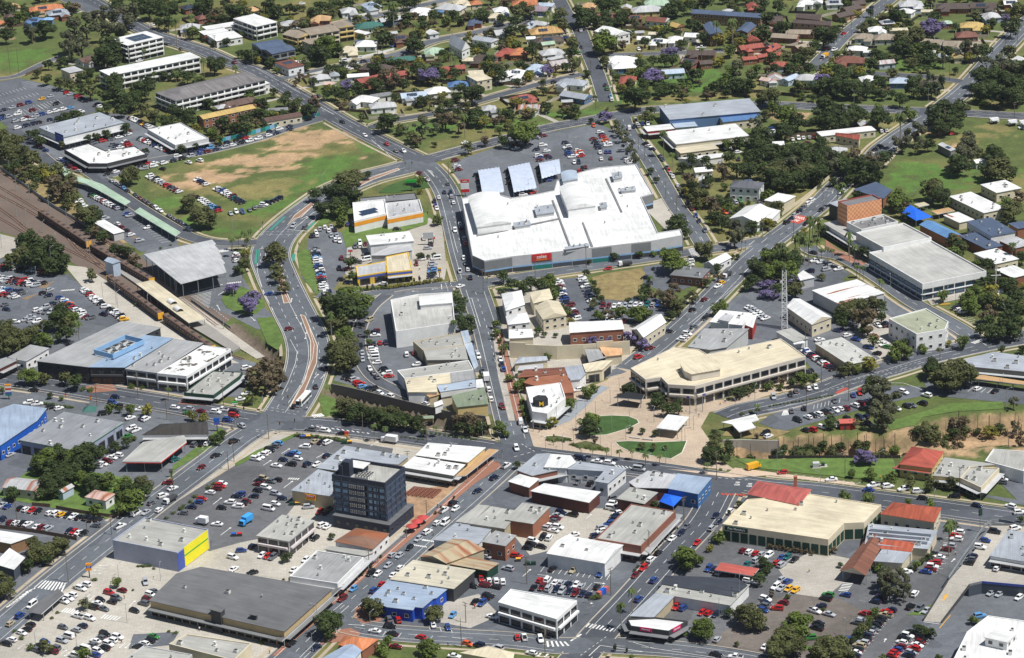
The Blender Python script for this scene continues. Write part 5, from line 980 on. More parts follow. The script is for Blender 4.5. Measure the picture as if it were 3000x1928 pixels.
AREAS = [
['forecourt','asphalt2',[(-189.2,-275.9),(-175.4,-243.1),(-150.4,-184.6),(-125.4,-130.2),(-106.8,-99.5),(-140.6,-77.9),(-182.2,-59.6),(-224.7,-43.2)],0,{}],
['forecourt','concrete2',[(-132.6,-164.6),(-155.4,-212.5),(-188.2,-282.5),(-185.2,-302),(-86.7,-310.4),(-78.9,-292),(-41.3,-215.7),(-3.42,-140.2),(-36,-124.2),(-103.3,-99.8)],0,{}],
['forecourt','asphalt2',[(-34.9,-216.3),(-60,-275.6),(-34,-289.4),(22.6,-300.8),(53.6,-235.5),(77.5,-172.9),(0.81,-142.7)],0,{}],
['forecourt','asphalt',[(52.9,-246.1),(28.6,-299.7),(72,-314.5),(172.8,-332.4),(193,-222.7),(80.3,-179.2)],0,{}],
['forecourt','asphalt2',[(-65.8,-8),(-77.2,-51.5),(-54.7,-70.5),(-13.4,-97.8),(-4.54,-91.9),(-18.6,56.8),(-88.8,59.2)],0,{}],
['forecourt','concrete',[(-0.58,-64.4),(7.8,-93.2),(35.7,-63.5),(49.3,-45.6),(57.6,4.43),(21,57.9),(-6.75,49.8)],0,{}],
['forecourt','asphalt2',[(-226.6,-30.9),(-183.1,-52.4),(-116.3,-66.4),(-111.6,-28.3),(-166.8,18.8),(-215.6,96.9),(-248.5,112.6)],0,{}],
['forecourt','asphalt2',[(119.3,-43.3),(143.5,-70.1),(201.2,-37.2),(157.5,42.1),(119.9,57.9),(75.4,-13.2)],0,{}],
['rail_ballast','ballast',[(-254,162.8),(-237.1,148.1),(-211.7,114.3),(-177.4,63.7),(-149.8,22.2),(-133.6,12.4),(-126.2,29.2),(-140.9,53.9),(-174.3,109.9),(-212,183.6),(-252.1,254),(-270.9,274.6)],0,{}],
['lawn','turf2',[(-204.4,-153.6),(-203.5,-159.8),(-185.4,-169.5),(-158.8,-183.8),(-145.9,-173.3),(-145.6,-159.3),(-154.6,-146.2),(-189.3,-128.2),(-195.4,-133.9)],5,{}],
['forecourt','concrete2',[(-198.3,71.7),(-166.2,13.4),(-130.4,-26.3),(-119.1,-27.5),(-127.5,-16.6),(-149.3,16.8),(-177.4,63.7),(-202.3,104.2),(-213,108.4)],0,{}],
['lawn','drygrass',[(-266.4,259.5),(-248,225.3),(-231.1,198),(-212.1,167.3),(-199.8,143.6),(-190.8,125.2),(-197.6,143.3),(-210.5,180.2),(-218.9,204.5),(-230.5,226.6),(-254.2,268.8),(-275,316.6)],1,{}],
['lawn','drygrass',[(101.3,-133.7),(110.7,-126),(99.1,-120.4),(89.4,-112.8),(82.9,-127.5)],5,{}],
['lawn','turf2',[(142.8,-291.8),(145.8,-282.1),(134,-291)],5,{}],
['car_park','asphalt',[(-283.4,357.3),(-273.1,335.9),(-264.5,325.3),(-250.4,342.3),(-235.2,353.1),(-224.9,363.1),(-225.7,378.1),(-240.4,395.2),(-260.4,416.9),(-281.4,434.8),(-294.3,428.7)],None,{}],
['car_park','asphalt2',[(-240.8,270.7),(-230.5,260.6),(-212.9,245.4),(-177,268.3),(-156.1,289.4),(-156.8,298.6),(-176.1,307.3),(-196.6,337.4),(-208.7,351.1),(-224,359.7),(-253.1,345.1),(-264.1,330.7)],None,{}],
['car_park','asphalt',[(-214.5,204),(-202.8,169.4),(-187.9,140.9),(-177.6,122.4),(-160.7,129.6),(-160.8,141.4),(-190.6,194.3),(-218.1,233.4),(-223.1,229.1)],None,{}],
['car_park','asphalt',[(-231.7,15.4),(-214.4,29.4),(-193.2,29.7),(-172.3,16.7),(-172.1,23.6),(-188.2,53.7),(-201.2,78.9),(-209.4,96.2),(-218.9,91.4),(-229.3,107.3),(-248.2,124.6)],None,{}],
['car_park','asphalt2',[(-151.3,60.7),(-143.3,59.8),(-140.2,45.5),(-127.2,30.4),(-114.4,13),(-105.6,9.4),(-107.7,28.2),(-117,51.2),(-125.4,80.6),(-129.2,110.6),(-139.4,136.3),(-174.8,125.1),(-177,116.2)],None,{}],
['car_park','asphalt2',[(-97.5,100.8),(-97.7,77.4),(-88.6,53.5),(-83.6,53),(-77.2,80.8),(-77.8,116.6),(-81.1,138.7),(-90,149.3),(-97.2,134.4)],None,{}],
['car_park','concrete',[(-77.2,80.8),(-72.1,61.8),(-30.5,66.7),(-29.6,84),(-32.1,142.2),(-38.5,155.8),(-77.8,116.6)],None,{}],
['car_park','asphalt2',[(-23.8,207.3),(-20.6,173.2),(24.4,174.2),(64.4,203),(69.9,223.3),(65.5,267.6),(56.4,291.6),(51,300),(23,288.4),(-4.73,265.7),(-20.6,250.8),(-28.4,239.6)],None,{}],
['car_park','concrete',[(76.6,122.7),(84.1,140.8),(79.9,173.9),(66.4,162.4)],None,{}],
['car_park','asphalt2',[(-66.5,12.9),(-65.1,-28.3),(-55,-61.1),(-36.5,-84),(-15.1,-81.6),(-18.6,-13.2),(-24.5,51.8),(-56.8,44.4)],None,{}],
['car_park','asphalt',[(22.3,35.4),(25.3,8),(53.5,-0.38),(69.3,8.4),(74.5,29.4),(40,38.9),(34.1,63.2),(19.1,61)],None,{}],
['car_park','asphalt',[(61.3,53.2),(71,35.4),(89.7,50),(88.6,61.5),(73.7,77.7),(62.5,73.2)],None,{}],
['car_park','asphalt',[(132.7,47.8),(149.7,41.9),(157,53.5),(147.6,74.9),(134.1,79.5)],None,{}],
['car_park','asphalt',[(104.7,-21.6),(120.8,-28.4),(128.8,-73.3),(141.8,-70),(139.3,-45.4),(128.7,-24.2),(114.6,3.36),(105.7,31.4),(87,-9.3)],None,{}],
['car_park','concrete',[(152.8,-11.4),(149,-26.4),(156.7,-52.2),(167.8,-38.6),(168.6,-5.31),(162.9,8.6)],None,{}],
['car_park','asphalt',[(107.3,-125.6),(120.2,-118.2),(150.2,-101.1),(170.6,-94.1),(170.2,-84.8),(149.4,-80.2),(122.6,-95.9),(103.8,-108.5),(98.7,-116)],None,{}],
['car_park','asphalt',[(170.6,-94.1),(189,-100.6),(213.7,-109.9),(216.2,-96.5),(192.4,-80),(171.9,-73.2)],None,{}],
['car_park','asphalt2',[(-210,-128.2),(-172.8,-136.1),(-154.1,-166.6),(-147.3,-167.2),(-135.4,-152.2),(-133.9,-131.5),(-120,-111.4),(-121,-98),(-134.3,-87.7),(-158.9,-73.7),(-185.3,-64),(-205,-52.5),(-221.3,-53.1)],None,{}],
['car_park','asphalt',[(-206.8,-149.3),(-193.6,-146.5),(-192.5,-129.9),(-199.6,-116.4),(-210.6,-123.9)],None,{}],
['car_park','asphalt',[(-201.3,-185.6),(-169.9,-200),(-158.8,-197.2),(-158.3,-187.7),(-167.6,-179.1),(-192.7,-164.8),(-204.3,-165.7)],None,{}],
['car_park','asphalt3',[(-132.2,-168.7),(-141.9,-187.3),(-116.6,-216.1),(-105.8,-209.7),(-74.2,-197.6),(-84.8,-181.1),(-52.5,-156.2),(-49.8,-127.1),(-65.6,-119),(-90.4,-110),(-112.5,-137)],None,{}],
['car_park','concrete2',[(-107.1,-235.1),(-81.4,-244.5),(-66.6,-224.4),(-69.8,-186.4),(-85.2,-173.2),(-97.5,-214.2),(-115,-216.3)],None,{}],
['car_park','concrete2',[(-183.7,-302.1),(-104.5,-308.8),(-100,-290.1),(-123,-268.3),(-135.2,-253.6),(-124.9,-229.9),(-158.2,-216),(-169.5,-240.1),(-187.6,-276)],None,{}],
['car_park','asphalt',[(-138.6,-293.2),(-123.9,-291.3),(-121.8,-281.1),(-138.1,-281.9)],None,{}],
['car_park','asphalt',[(-18.8,-183.5),(-41,-230.4),(-60,-273.9),(-52.1,-284.5),(-34,-289.4),(7.8,-299.5),(25.9,-294.6),(49.8,-245.9),(68.3,-207.2),(77.2,-176.9),(40.1,-157),(0.81,-142.7)],None,{}],
['car_park','concrete',[(-31,-281.4),(-18.9,-287.4),(-8.3,-278.4),(-15.8,-260.9),(-28.1,-266.6)],None,{}],
['car_park','concrete2',[(3.27,-230.8),(29.1,-218.6),(36.7,-192.7),(17.2,-190.8),(-2.77,-211.8)],None,{}],
['car_park','dirtlot',[(-41.6,-198.7),(-30.2,-196),(-18.8,-177.6),(-20.5,-163.4),(-45.5,-169)],None,{}],
['car_park','asphalt3',[(34.1,-278.9),(37.8,-295.6),(56.6,-303.7),(77,-324.3),(118.6,-327.8),(130.7,-303.7),(142.3,-285.1),(166.1,-231.3),(161.6,-219.8),(140.7,-254.2),(126.5,-256.4),(116.3,-237.6),(108,-227.8),(77.3,-215.6),(54.7,-242.8)],None,{}],
['car_park','asphalt_brown',[(77.5,-286),(63.7,-307.5),(80.3,-319.9),(106.3,-322.1),(115,-299.1),(119.6,-286.4),(112.5,-276.4),(100.1,-271.9),(86.2,-273.4)],None,{}],
['car_park','concrete',[(97.1,-271),(107.3,-275.3),(118.4,-259.1),(121.7,-245.3),(107,-236.8),(93.1,-249.8)],None,{}],
['car_park','asphalt2',[(151.2,-305.5),(177.4,-307.8),(191,-233.7),(170.7,-222.5),(159.7,-241.7),(150.8,-289.2),(129.8,-310.1)],None,{}],
['car_park','asphalt',[(138.2,-166.7),(167.9,-189.6),(195.7,-207.9),(200,-184.8),(184.4,-179.3),(189.1,-199.5),(162.1,-185.1)],None,{}],
['town_square','paving',[(5.36,-128.3),(13.7,-137.7),(40.6,-147.9),(65.4,-156.2),(85.2,-161.5),(80.9,-152.8),(72.6,-149.9),(77.5,-131.3),(75,-118),(79.7,-102.8),(90.7,-97.2),(105.8,-87.3),(122.7,-79.7),(118.6,-67.5),(87.8,-90),(62.8,-92),(51,-81.6),(51,-39.9),(43.5,-52.3),(39.3,-63.9),(31.8,-70.2),(22.5,-78.6),(11.4,-93.5),(2.53,-112.8)],None,{}],
['stone_walk','bluestone',[(11.7,-115),(22.5,-105.9),(35,-79.9),(39.8,-72.4),(36.3,-69.2),(29.7,-77),(20.2,-94.5)],3,{}],
['lawn','turf',[(30.6,-122.2),(36.6,-121.9),(45.6,-116.3),(50.1,-111),(49.5,-107.8),(46.2,-103.9),(39.3,-102.3),(34,-102.7),(29.9,-108),(25.1,-117.3)],4,{'kerb': 'whitek'}],
['lawn','turf',[(41.2,-134.1),(44.4,-138.6),(54.3,-145.1),(60.9,-148.3),(65.5,-142.8),(68.2,-131.6),(55.1,-131.6),(44.9,-129.3),(39.8,-129.6)],4,{'kerb': 'whitek'}],
['garden_bed','mulchgreen',[(13.2,-126.5),(20.9,-126.9),(22.7,-124.4),(15.9,-120.7),(11.6,-121.2)],4,{'kerb': 'whitek'}],
['garden_bed','mulchgreen',[(30.8,-137.3),(37.3,-137.9),(32.8,-131.1),(27.8,-127.1),(20.8,-130.7)],4,{}],
['brick_footpath','brickpave',[(-7.7,-144),(-12,-142.7),(-20.5,-161.3),(-27.9,-178.7),(-36.7,-198.1),(-47.3,-218.1),(-55.8,-234.4),(-65.4,-253),(-71.4,-265.5),(-74.5,-274.3),(-80.6,-286.9),(-87.8,-302.4),(-85.7,-302.6),(-79,-288.7),(-72.3,-276.1),(-68.9,-266.4),(-63.2,-255.9),(-53.7,-236.4),(-45,-220.5),(-34.4,-199.8),(-25.4,-180.9),(-17,-164.5),(-6.25,-149.2)],3,{}],
['brick_footpath','brickpave',[(-130.1,-74.3),(-126.7,-72.4),(-139,-65.5),(-142.1,-70.8)],3,{}],
['brick_footpath','brickpave',[(-180.9,-55),(-169.2,-53.8),(-173.1,-43.8),(-183.7,-47.5)],3,{}],
['brick_footpath','brickpave',[(-72.5,-298.9),(-69.8,-294.4),(-59.3,-293.7),(-57.3,-288),(-61.2,-283.7),(-68.7,-285.7)],3,{}],
['brick_footpath','brickpave',[(-56.8,-280.8),(-50.7,-279.7),(-49.4,-271.5),(-59.5,-267.2),(-60.7,-275.5)],3,{}],
['brick_footpath','brickpave',[(-1,-92.3),(1.35,-110.5),(3.43,-92.7),(-0.44,-54.9),(-4.39,-1.81),(-7.6,-4.05)],3,{}],
['brick_footpath','brickpave',[(150,86.5),(153.9,77.1),(161.9,61.6),(167.6,66.7),(154.9,85.9),(150.7,101.5)],3,{}],
['footpath','concrete',[(-6.82,-54.2),(-2.92,-103.3),(-0.29,-103.6),(-2.39,-64.2),(-5.37,-4.3),(-9.1,6.57)],2,{}],
['footpath','concrete',[(187.7,8.5),(210.6,19.4),(207.5,36.4),(185.9,22.2)],2,{}],
['footpath','pathpink',[(82.9,-168.6),(98,-168),(129.7,-180.8),(130.1,-178),(98.3,-164.8),(85.4,-159.4),(81.6,-164.4),(58.6,-158)],2,{}],
['rail_ballast','ballast',[(-260.1,202.9),(-249.2,188.2),(-226.4,146.8),(-202.6,107.2),(-177.4,63.7),(-154.7,33.5),(-135.7,15.3),(-128,14.5),(-148.8,54.8),(-175.7,104),(-204.1,153.6),(-233.2,213.1),(-256.1,251),(-269.3,263.5)],0,{}],
['station_platform_ground','concrete2',[(-162.8,56.4),(-140,21.1),(-112,-23.3),(-108.4,-21.2),(-175.4,101),(-180.6,92.8)],2,{}],
['drive','concrete',[(-247.3,118.5),(-238,132.6),(-241.5,149.8),(-253.5,159.5)],1,{}],
['median','brickisland',[(-108.7,152.8),(-105.5,162.7),(-102.4,164.9),(-96.9,184),(-98.5,185.5),(-105.7,167.3)],6,{}],
['median','brickisland',[(-107.1,67),(-103.8,44.2),(-100.9,44.9),(-103.1,55.2),(-111.1,115.7),(-113.1,114.7)],6,{}],
['median','brickisland',[(-89,-5.47),(-88,-25.9),(-89.1,-50.3),(-93.9,-79),(-92.1,-79.2),(-90.5,-76.1),(-85.5,-31.1),(-86.1,-10.9),(-93.7,26.7),(-95.3,27.9)],6,{}],
['median','brickisland',[(-74.8,209.7),(-69,218.6),(-55.2,233.8),(-56.1,236),(-69.1,222.8),(-75.8,213.9)],6,{}],
['lawn','turf',[(-55.3,196.2),(-47.7,200.1),(-38.4,202.3),(-39.2,214.8),(-43.7,220.3),(-51.3,217.8),(-61,207.9),(-65,197.5)],5,{}],
['lawn','turf2',[(-91.1,150.7),(-84.1,160.1),(-85.7,173.3),(-90.9,168.7),(-95.3,149.9)],5,{}],
['lawn','turf2',[(-99.4,89.2),(-95.4,71.3),(-89.6,53.7),(-86.8,59),(-91.8,100.2),(-94.5,113.7),(-97.8,117.2),(-101.5,110.3)],5,{}],
['lawn','turf2',[(-133.3,53),(-130.1,41.6),(-121.5,30.8),(-115.7,31.8),(-112.1,42.3),(-115,56.6),(-126.2,69.2),(-131.8,64.1)],5,{}],
['lawn','turf2',[(-108.4,-5.92),(-103.2,-14.1),(-101.3,-1.54),(-107.7,27.1),(-115.3,26.4)],5,{}],
['lawn','turf2',[(-81.1,138.7),(-78.2,116.7),(-62,127),(-39.5,146.3),(-39.6,162.4),(-60.9,165),(-73.6,163.3)],5,{}],
['lawn','drygrass',[(39.8,33.4),(51.2,29.4),(58.4,36.8),(62.9,64.5),(61.4,71.6),(45.1,66.5),(38,61.6)],5,{}],
['lawn','turf2',[(-79,-91),(-73.8,-89.3),(-72.4,-80.3),(-75.3,-73),(-80.1,-67.9),(-82.6,-72.3)],5,{}],
['lawn','turf2',[(-137.8,-135.3),(-138.3,-147.8),(-137.2,-151.2),(-136.6,-139.7),(-127.6,-124.5),(-119.8,-113.6),(-118.9,-103.6),(-121.9,-97.9),(-127,-110.7)],5,{}],
['lawn','turf2',[(-112.4,-139.1),(-103.3,-126.9),(-90.3,-110.9),(-90.5,-107.8),(-105.2,-123.7),(-113,-135.7)],5,{}],
['lawn','turf2',[(92,-160.1),(114.6,-168.4),(140.1,-177),(147.5,-171.7),(147.8,-157.3),(128.1,-153.3),(104.5,-153),(86.1,-151.2)],5,{}],
['lawn','turf2',[(150.9,-128.7),(160.9,-124.9),(165.5,-117),(176.9,-112.9),(199.5,-111.6),(199.9,-104),(177.9,-104),(162.5,-113.6),(149.3,-121.1)],5,{}],
['lawn','turf2',[(86.8,-312.7),(107,-316),(107.4,-312.9),(88.6,-309.7)],5,{}]
]
ROADS = [
['road',12.5,[(-273.9,632.5),(-220.6,533.2),(-199.4,503.8),(-177.7,476.9),(-161.2,451.5),(-142.7,428.2),(-125,393.6),(-108.3,361.8),(-88.8,322.9),(-73.1,295.1),(-56.8,267.4),(-44.1,246.7)],{'side': 2,'dash': 1}],
['road',12.5,[(-44.1,246.7),(-36,221.4),(-30.3,193.1),(-26.9,160.8),(-24.3,128.7),(-21.6,97.8),(-18.5,68.2),(-15.1,39.6),(-11,1.53),(-7.6,-39.5),(-4.37,-78.1),(-2.07,-105.7),(0.49,-131.3)],{'side': 3,'dash': 1}],
['road',14.5,[(0.46,-133),(-10.4,-157),(-21.3,-179.3),(-39.1,-214.8),(-54.2,-246.3),(-67.7,-273.2),(-79.9,-300.9),(-86.4,-315)],{'side': 4,'dash': 1}],
['road',15.5,[(-230.3,-30.4),(-198.8,-44.5),(-175.3,-56.5),(-144.7,-71.9),(-114.7,-88.8),(-98.2,-95.8),(-78.6,-101),(-62.5,-107.5),(-36.1,-119),(-15.3,-129.7),(0.9,-137.3),(32,-150),(56.7,-160.7),(80.9,-172.4),(96.3,-179.5),(112.8,-184.3),(128.5,-190.9),(159.2,-204.4),(193.5,-219.8)],{'side': 1,'dash': 1}],
['road',19,[(-44,243.8),(-56.1,233.9),(-71.3,223.1),(-86,204.9),(-97.8,179.4),(-107.1,154.5),(-113.1,131.9),(-114.3,108.8),(-110.2,84.6),(-104.6,58.2),(-98.1,29.9),(-91.9,2.61),(-89.3,-20.7),(-89.9,-45.4),(-92.7,-68.9),(-97.5,-93.7)],{'side': 2,'dash': 2}],
['road',14,[(-100.2,-93.4),(-111.5,-108.7),(-121.9,-130.6),(-132.1,-151.7),(-141.9,-171.7),(-153.9,-197.7),(-169.1,-231.3),(-179.7,-256.5),(-190.9,-283.9)],{'side': 2,'dash': 1}],
['road',13,[(79,-175.1),(75.6,-186.7),(68.2,-209.1),(53.4,-239.1),(39.2,-269.2),(27.4,-293.1),(17.7,-314.6),(13,-325)],{'side': 2,'dash': 1}],
['road',11.5,[(-69,-277.1),(-59.7,-283.2),(-49.1,-288.1),(-30.3,-292.9),(-4.36,-298.4),(10.7,-303.6),(23.3,-304),(31.3,-305.4),(50.7,-309.6),(71.7,-317.6),(96.6,-330.6)],{'side': 2,'dash': 1}],
['road',12.5,[(327.9,497.1),(309.7,459),(279.7,392.1),(255.9,338.3),(233.2,297.1),(220.4,277.2),(198.4,241.1),(186.8,215.3),(169.5,186.2),(155.2,155.3),(138.8,124.6),(123.2,97.5),(111.2,75.1),(96,40.8),(81.3,8.2),(70.3,-14.2),(59.7,-33.8),(48.9,-52.9)],{'side': 2,'dash': 1}],
['road',12,[(-44.1,246.7),(-22.8,262.9),(-4.64,275.4),(21.6,294.7),(45.1,306.3),(62.9,314.9),(84.8,322.2),(117.6,323.3),(144.9,322),(178.9,312.5),(212.6,303.1),(232.5,297.2),(257.2,289.2),(287.5,278.8)],{'side': 0,'dash': 2}],
['road',8.5,[(64.5,313.9),(65.2,296.6),(67.7,274.8),(71.2,255.7),(75.3,229.7),(78.9,198.4),(84,155.6),(89,128.8),(92.6,101.2)],{'side': 1,'dash': 1}],
['road',9.5,[(-16.6,57.7),(0.94,64.8),(31.1,74),(61.6,83.3),(87.3,90.9),(108.1,97.5),(122.3,103.7)],{'side': 1,'dash': 1}],
['road',8.5,[(36,583.6),(38,557.2),(41.7,524.1),(47.2,495.8),(50,454.6),(53,416.1),(55.2,380.9),(57,340.6)],{'side': 1}],
['road',8,[(-126.3,411.9),(-99.2,429.1),(-74.8,443.6),(-56.2,457.3),(-40.8,478.3),(-18.3,491.2),(7.4,509.6),(21.1,519.3)],{'side': 1}],
['road',8,[(-111.8,512.9),(-93.9,529.9),(-64.7,549.5),(-35.1,571.6),(-23.4,584.5)],{'side': 1}],
['road',7,[(-72.2,308.9),(-60.6,320.6),(-36.1,331.6),(-12.5,351.9),(5.35,366.8),(26.7,383.3),(46.6,395.9)],{'side': 1}],
['road',6.5,[(52.5,433.2),(74.9,432.6),(99.7,431.7),(129.7,431.9)],{'side': 0}],
['road',9.5,[(250.8,555),(237.3,526.1),(219,489.2),(201.6,451.7),(188.9,418.7),(177.7,391.1)],{'side': 1,'dash': 1}],
['road',7,[(177.7,391.1),(190.3,382.3),(204.4,375.1),(238.7,362.5),(254.9,351)],{'side': 0}],
['road',5.5,[(-295.1,434.1),(-283.4,439.5),(-271.6,463),(-260.9,478.9)],{'side': 0}],
['road',10,[(-282.6,625.2),(-269.2,601.8),(-254.5,578.6)],{'side': 0}],
['road',8,[(-271.9,335.7),(-255,298.6),(-240.3,267),(-230.7,262.1),(-219.2,252),(-209.3,234.4),(-192.4,201.2),(-172.8,167.7),(-154.4,140),(-139,130.1),(-122.3,129.3)],{'side': 1}],
['road',9,[(-212.1,242.5),(-201.6,248.3),(-188,264.6),(-160.8,277.3),(-133.8,297.1),(-117.6,315),(-99,331.4)],{'side': 0}],
['road',8.5,[(141.4,91.7),(144.3,83),(153.9,77.1),(160.5,65.8),(169.5,43.6),(179.8,13.2),(188.8,-5.99),(196.2,-22.4),(201.2,-37.2)],{'side': 1,'dash': 1}],
['road',15,[(230.1,-31.2),(221.3,-34.4),(201.8,-41.3),(177.2,-52.5),(157.2,-64.9),(142.5,-73.8),(127.7,-85.4),(114,-94.1),(104.2,-98.6),(93.8,-102.9),(86.2,-109.3)],{'side': 1,'dash': 2}],
['lane',6,[(30.4,-58.1),(39.5,-58.1),(46.1,-53)],{'side': 0}],
['lane',6.5,[(-88.6,53.5),(-77.5,46.7),(-65.8,51),(-46.3,58.8),(-20.5,59.8)],{'side': 0}],
['lane',6,[(-56.9,49.9),(-63.3,34.1),(-67.5,13.1),(-68.1,-7.8),(-65,-33.3),(-58.8,-53.5),(-49.4,-66.4),(-43,-74.1)],{'side': 0}]
]
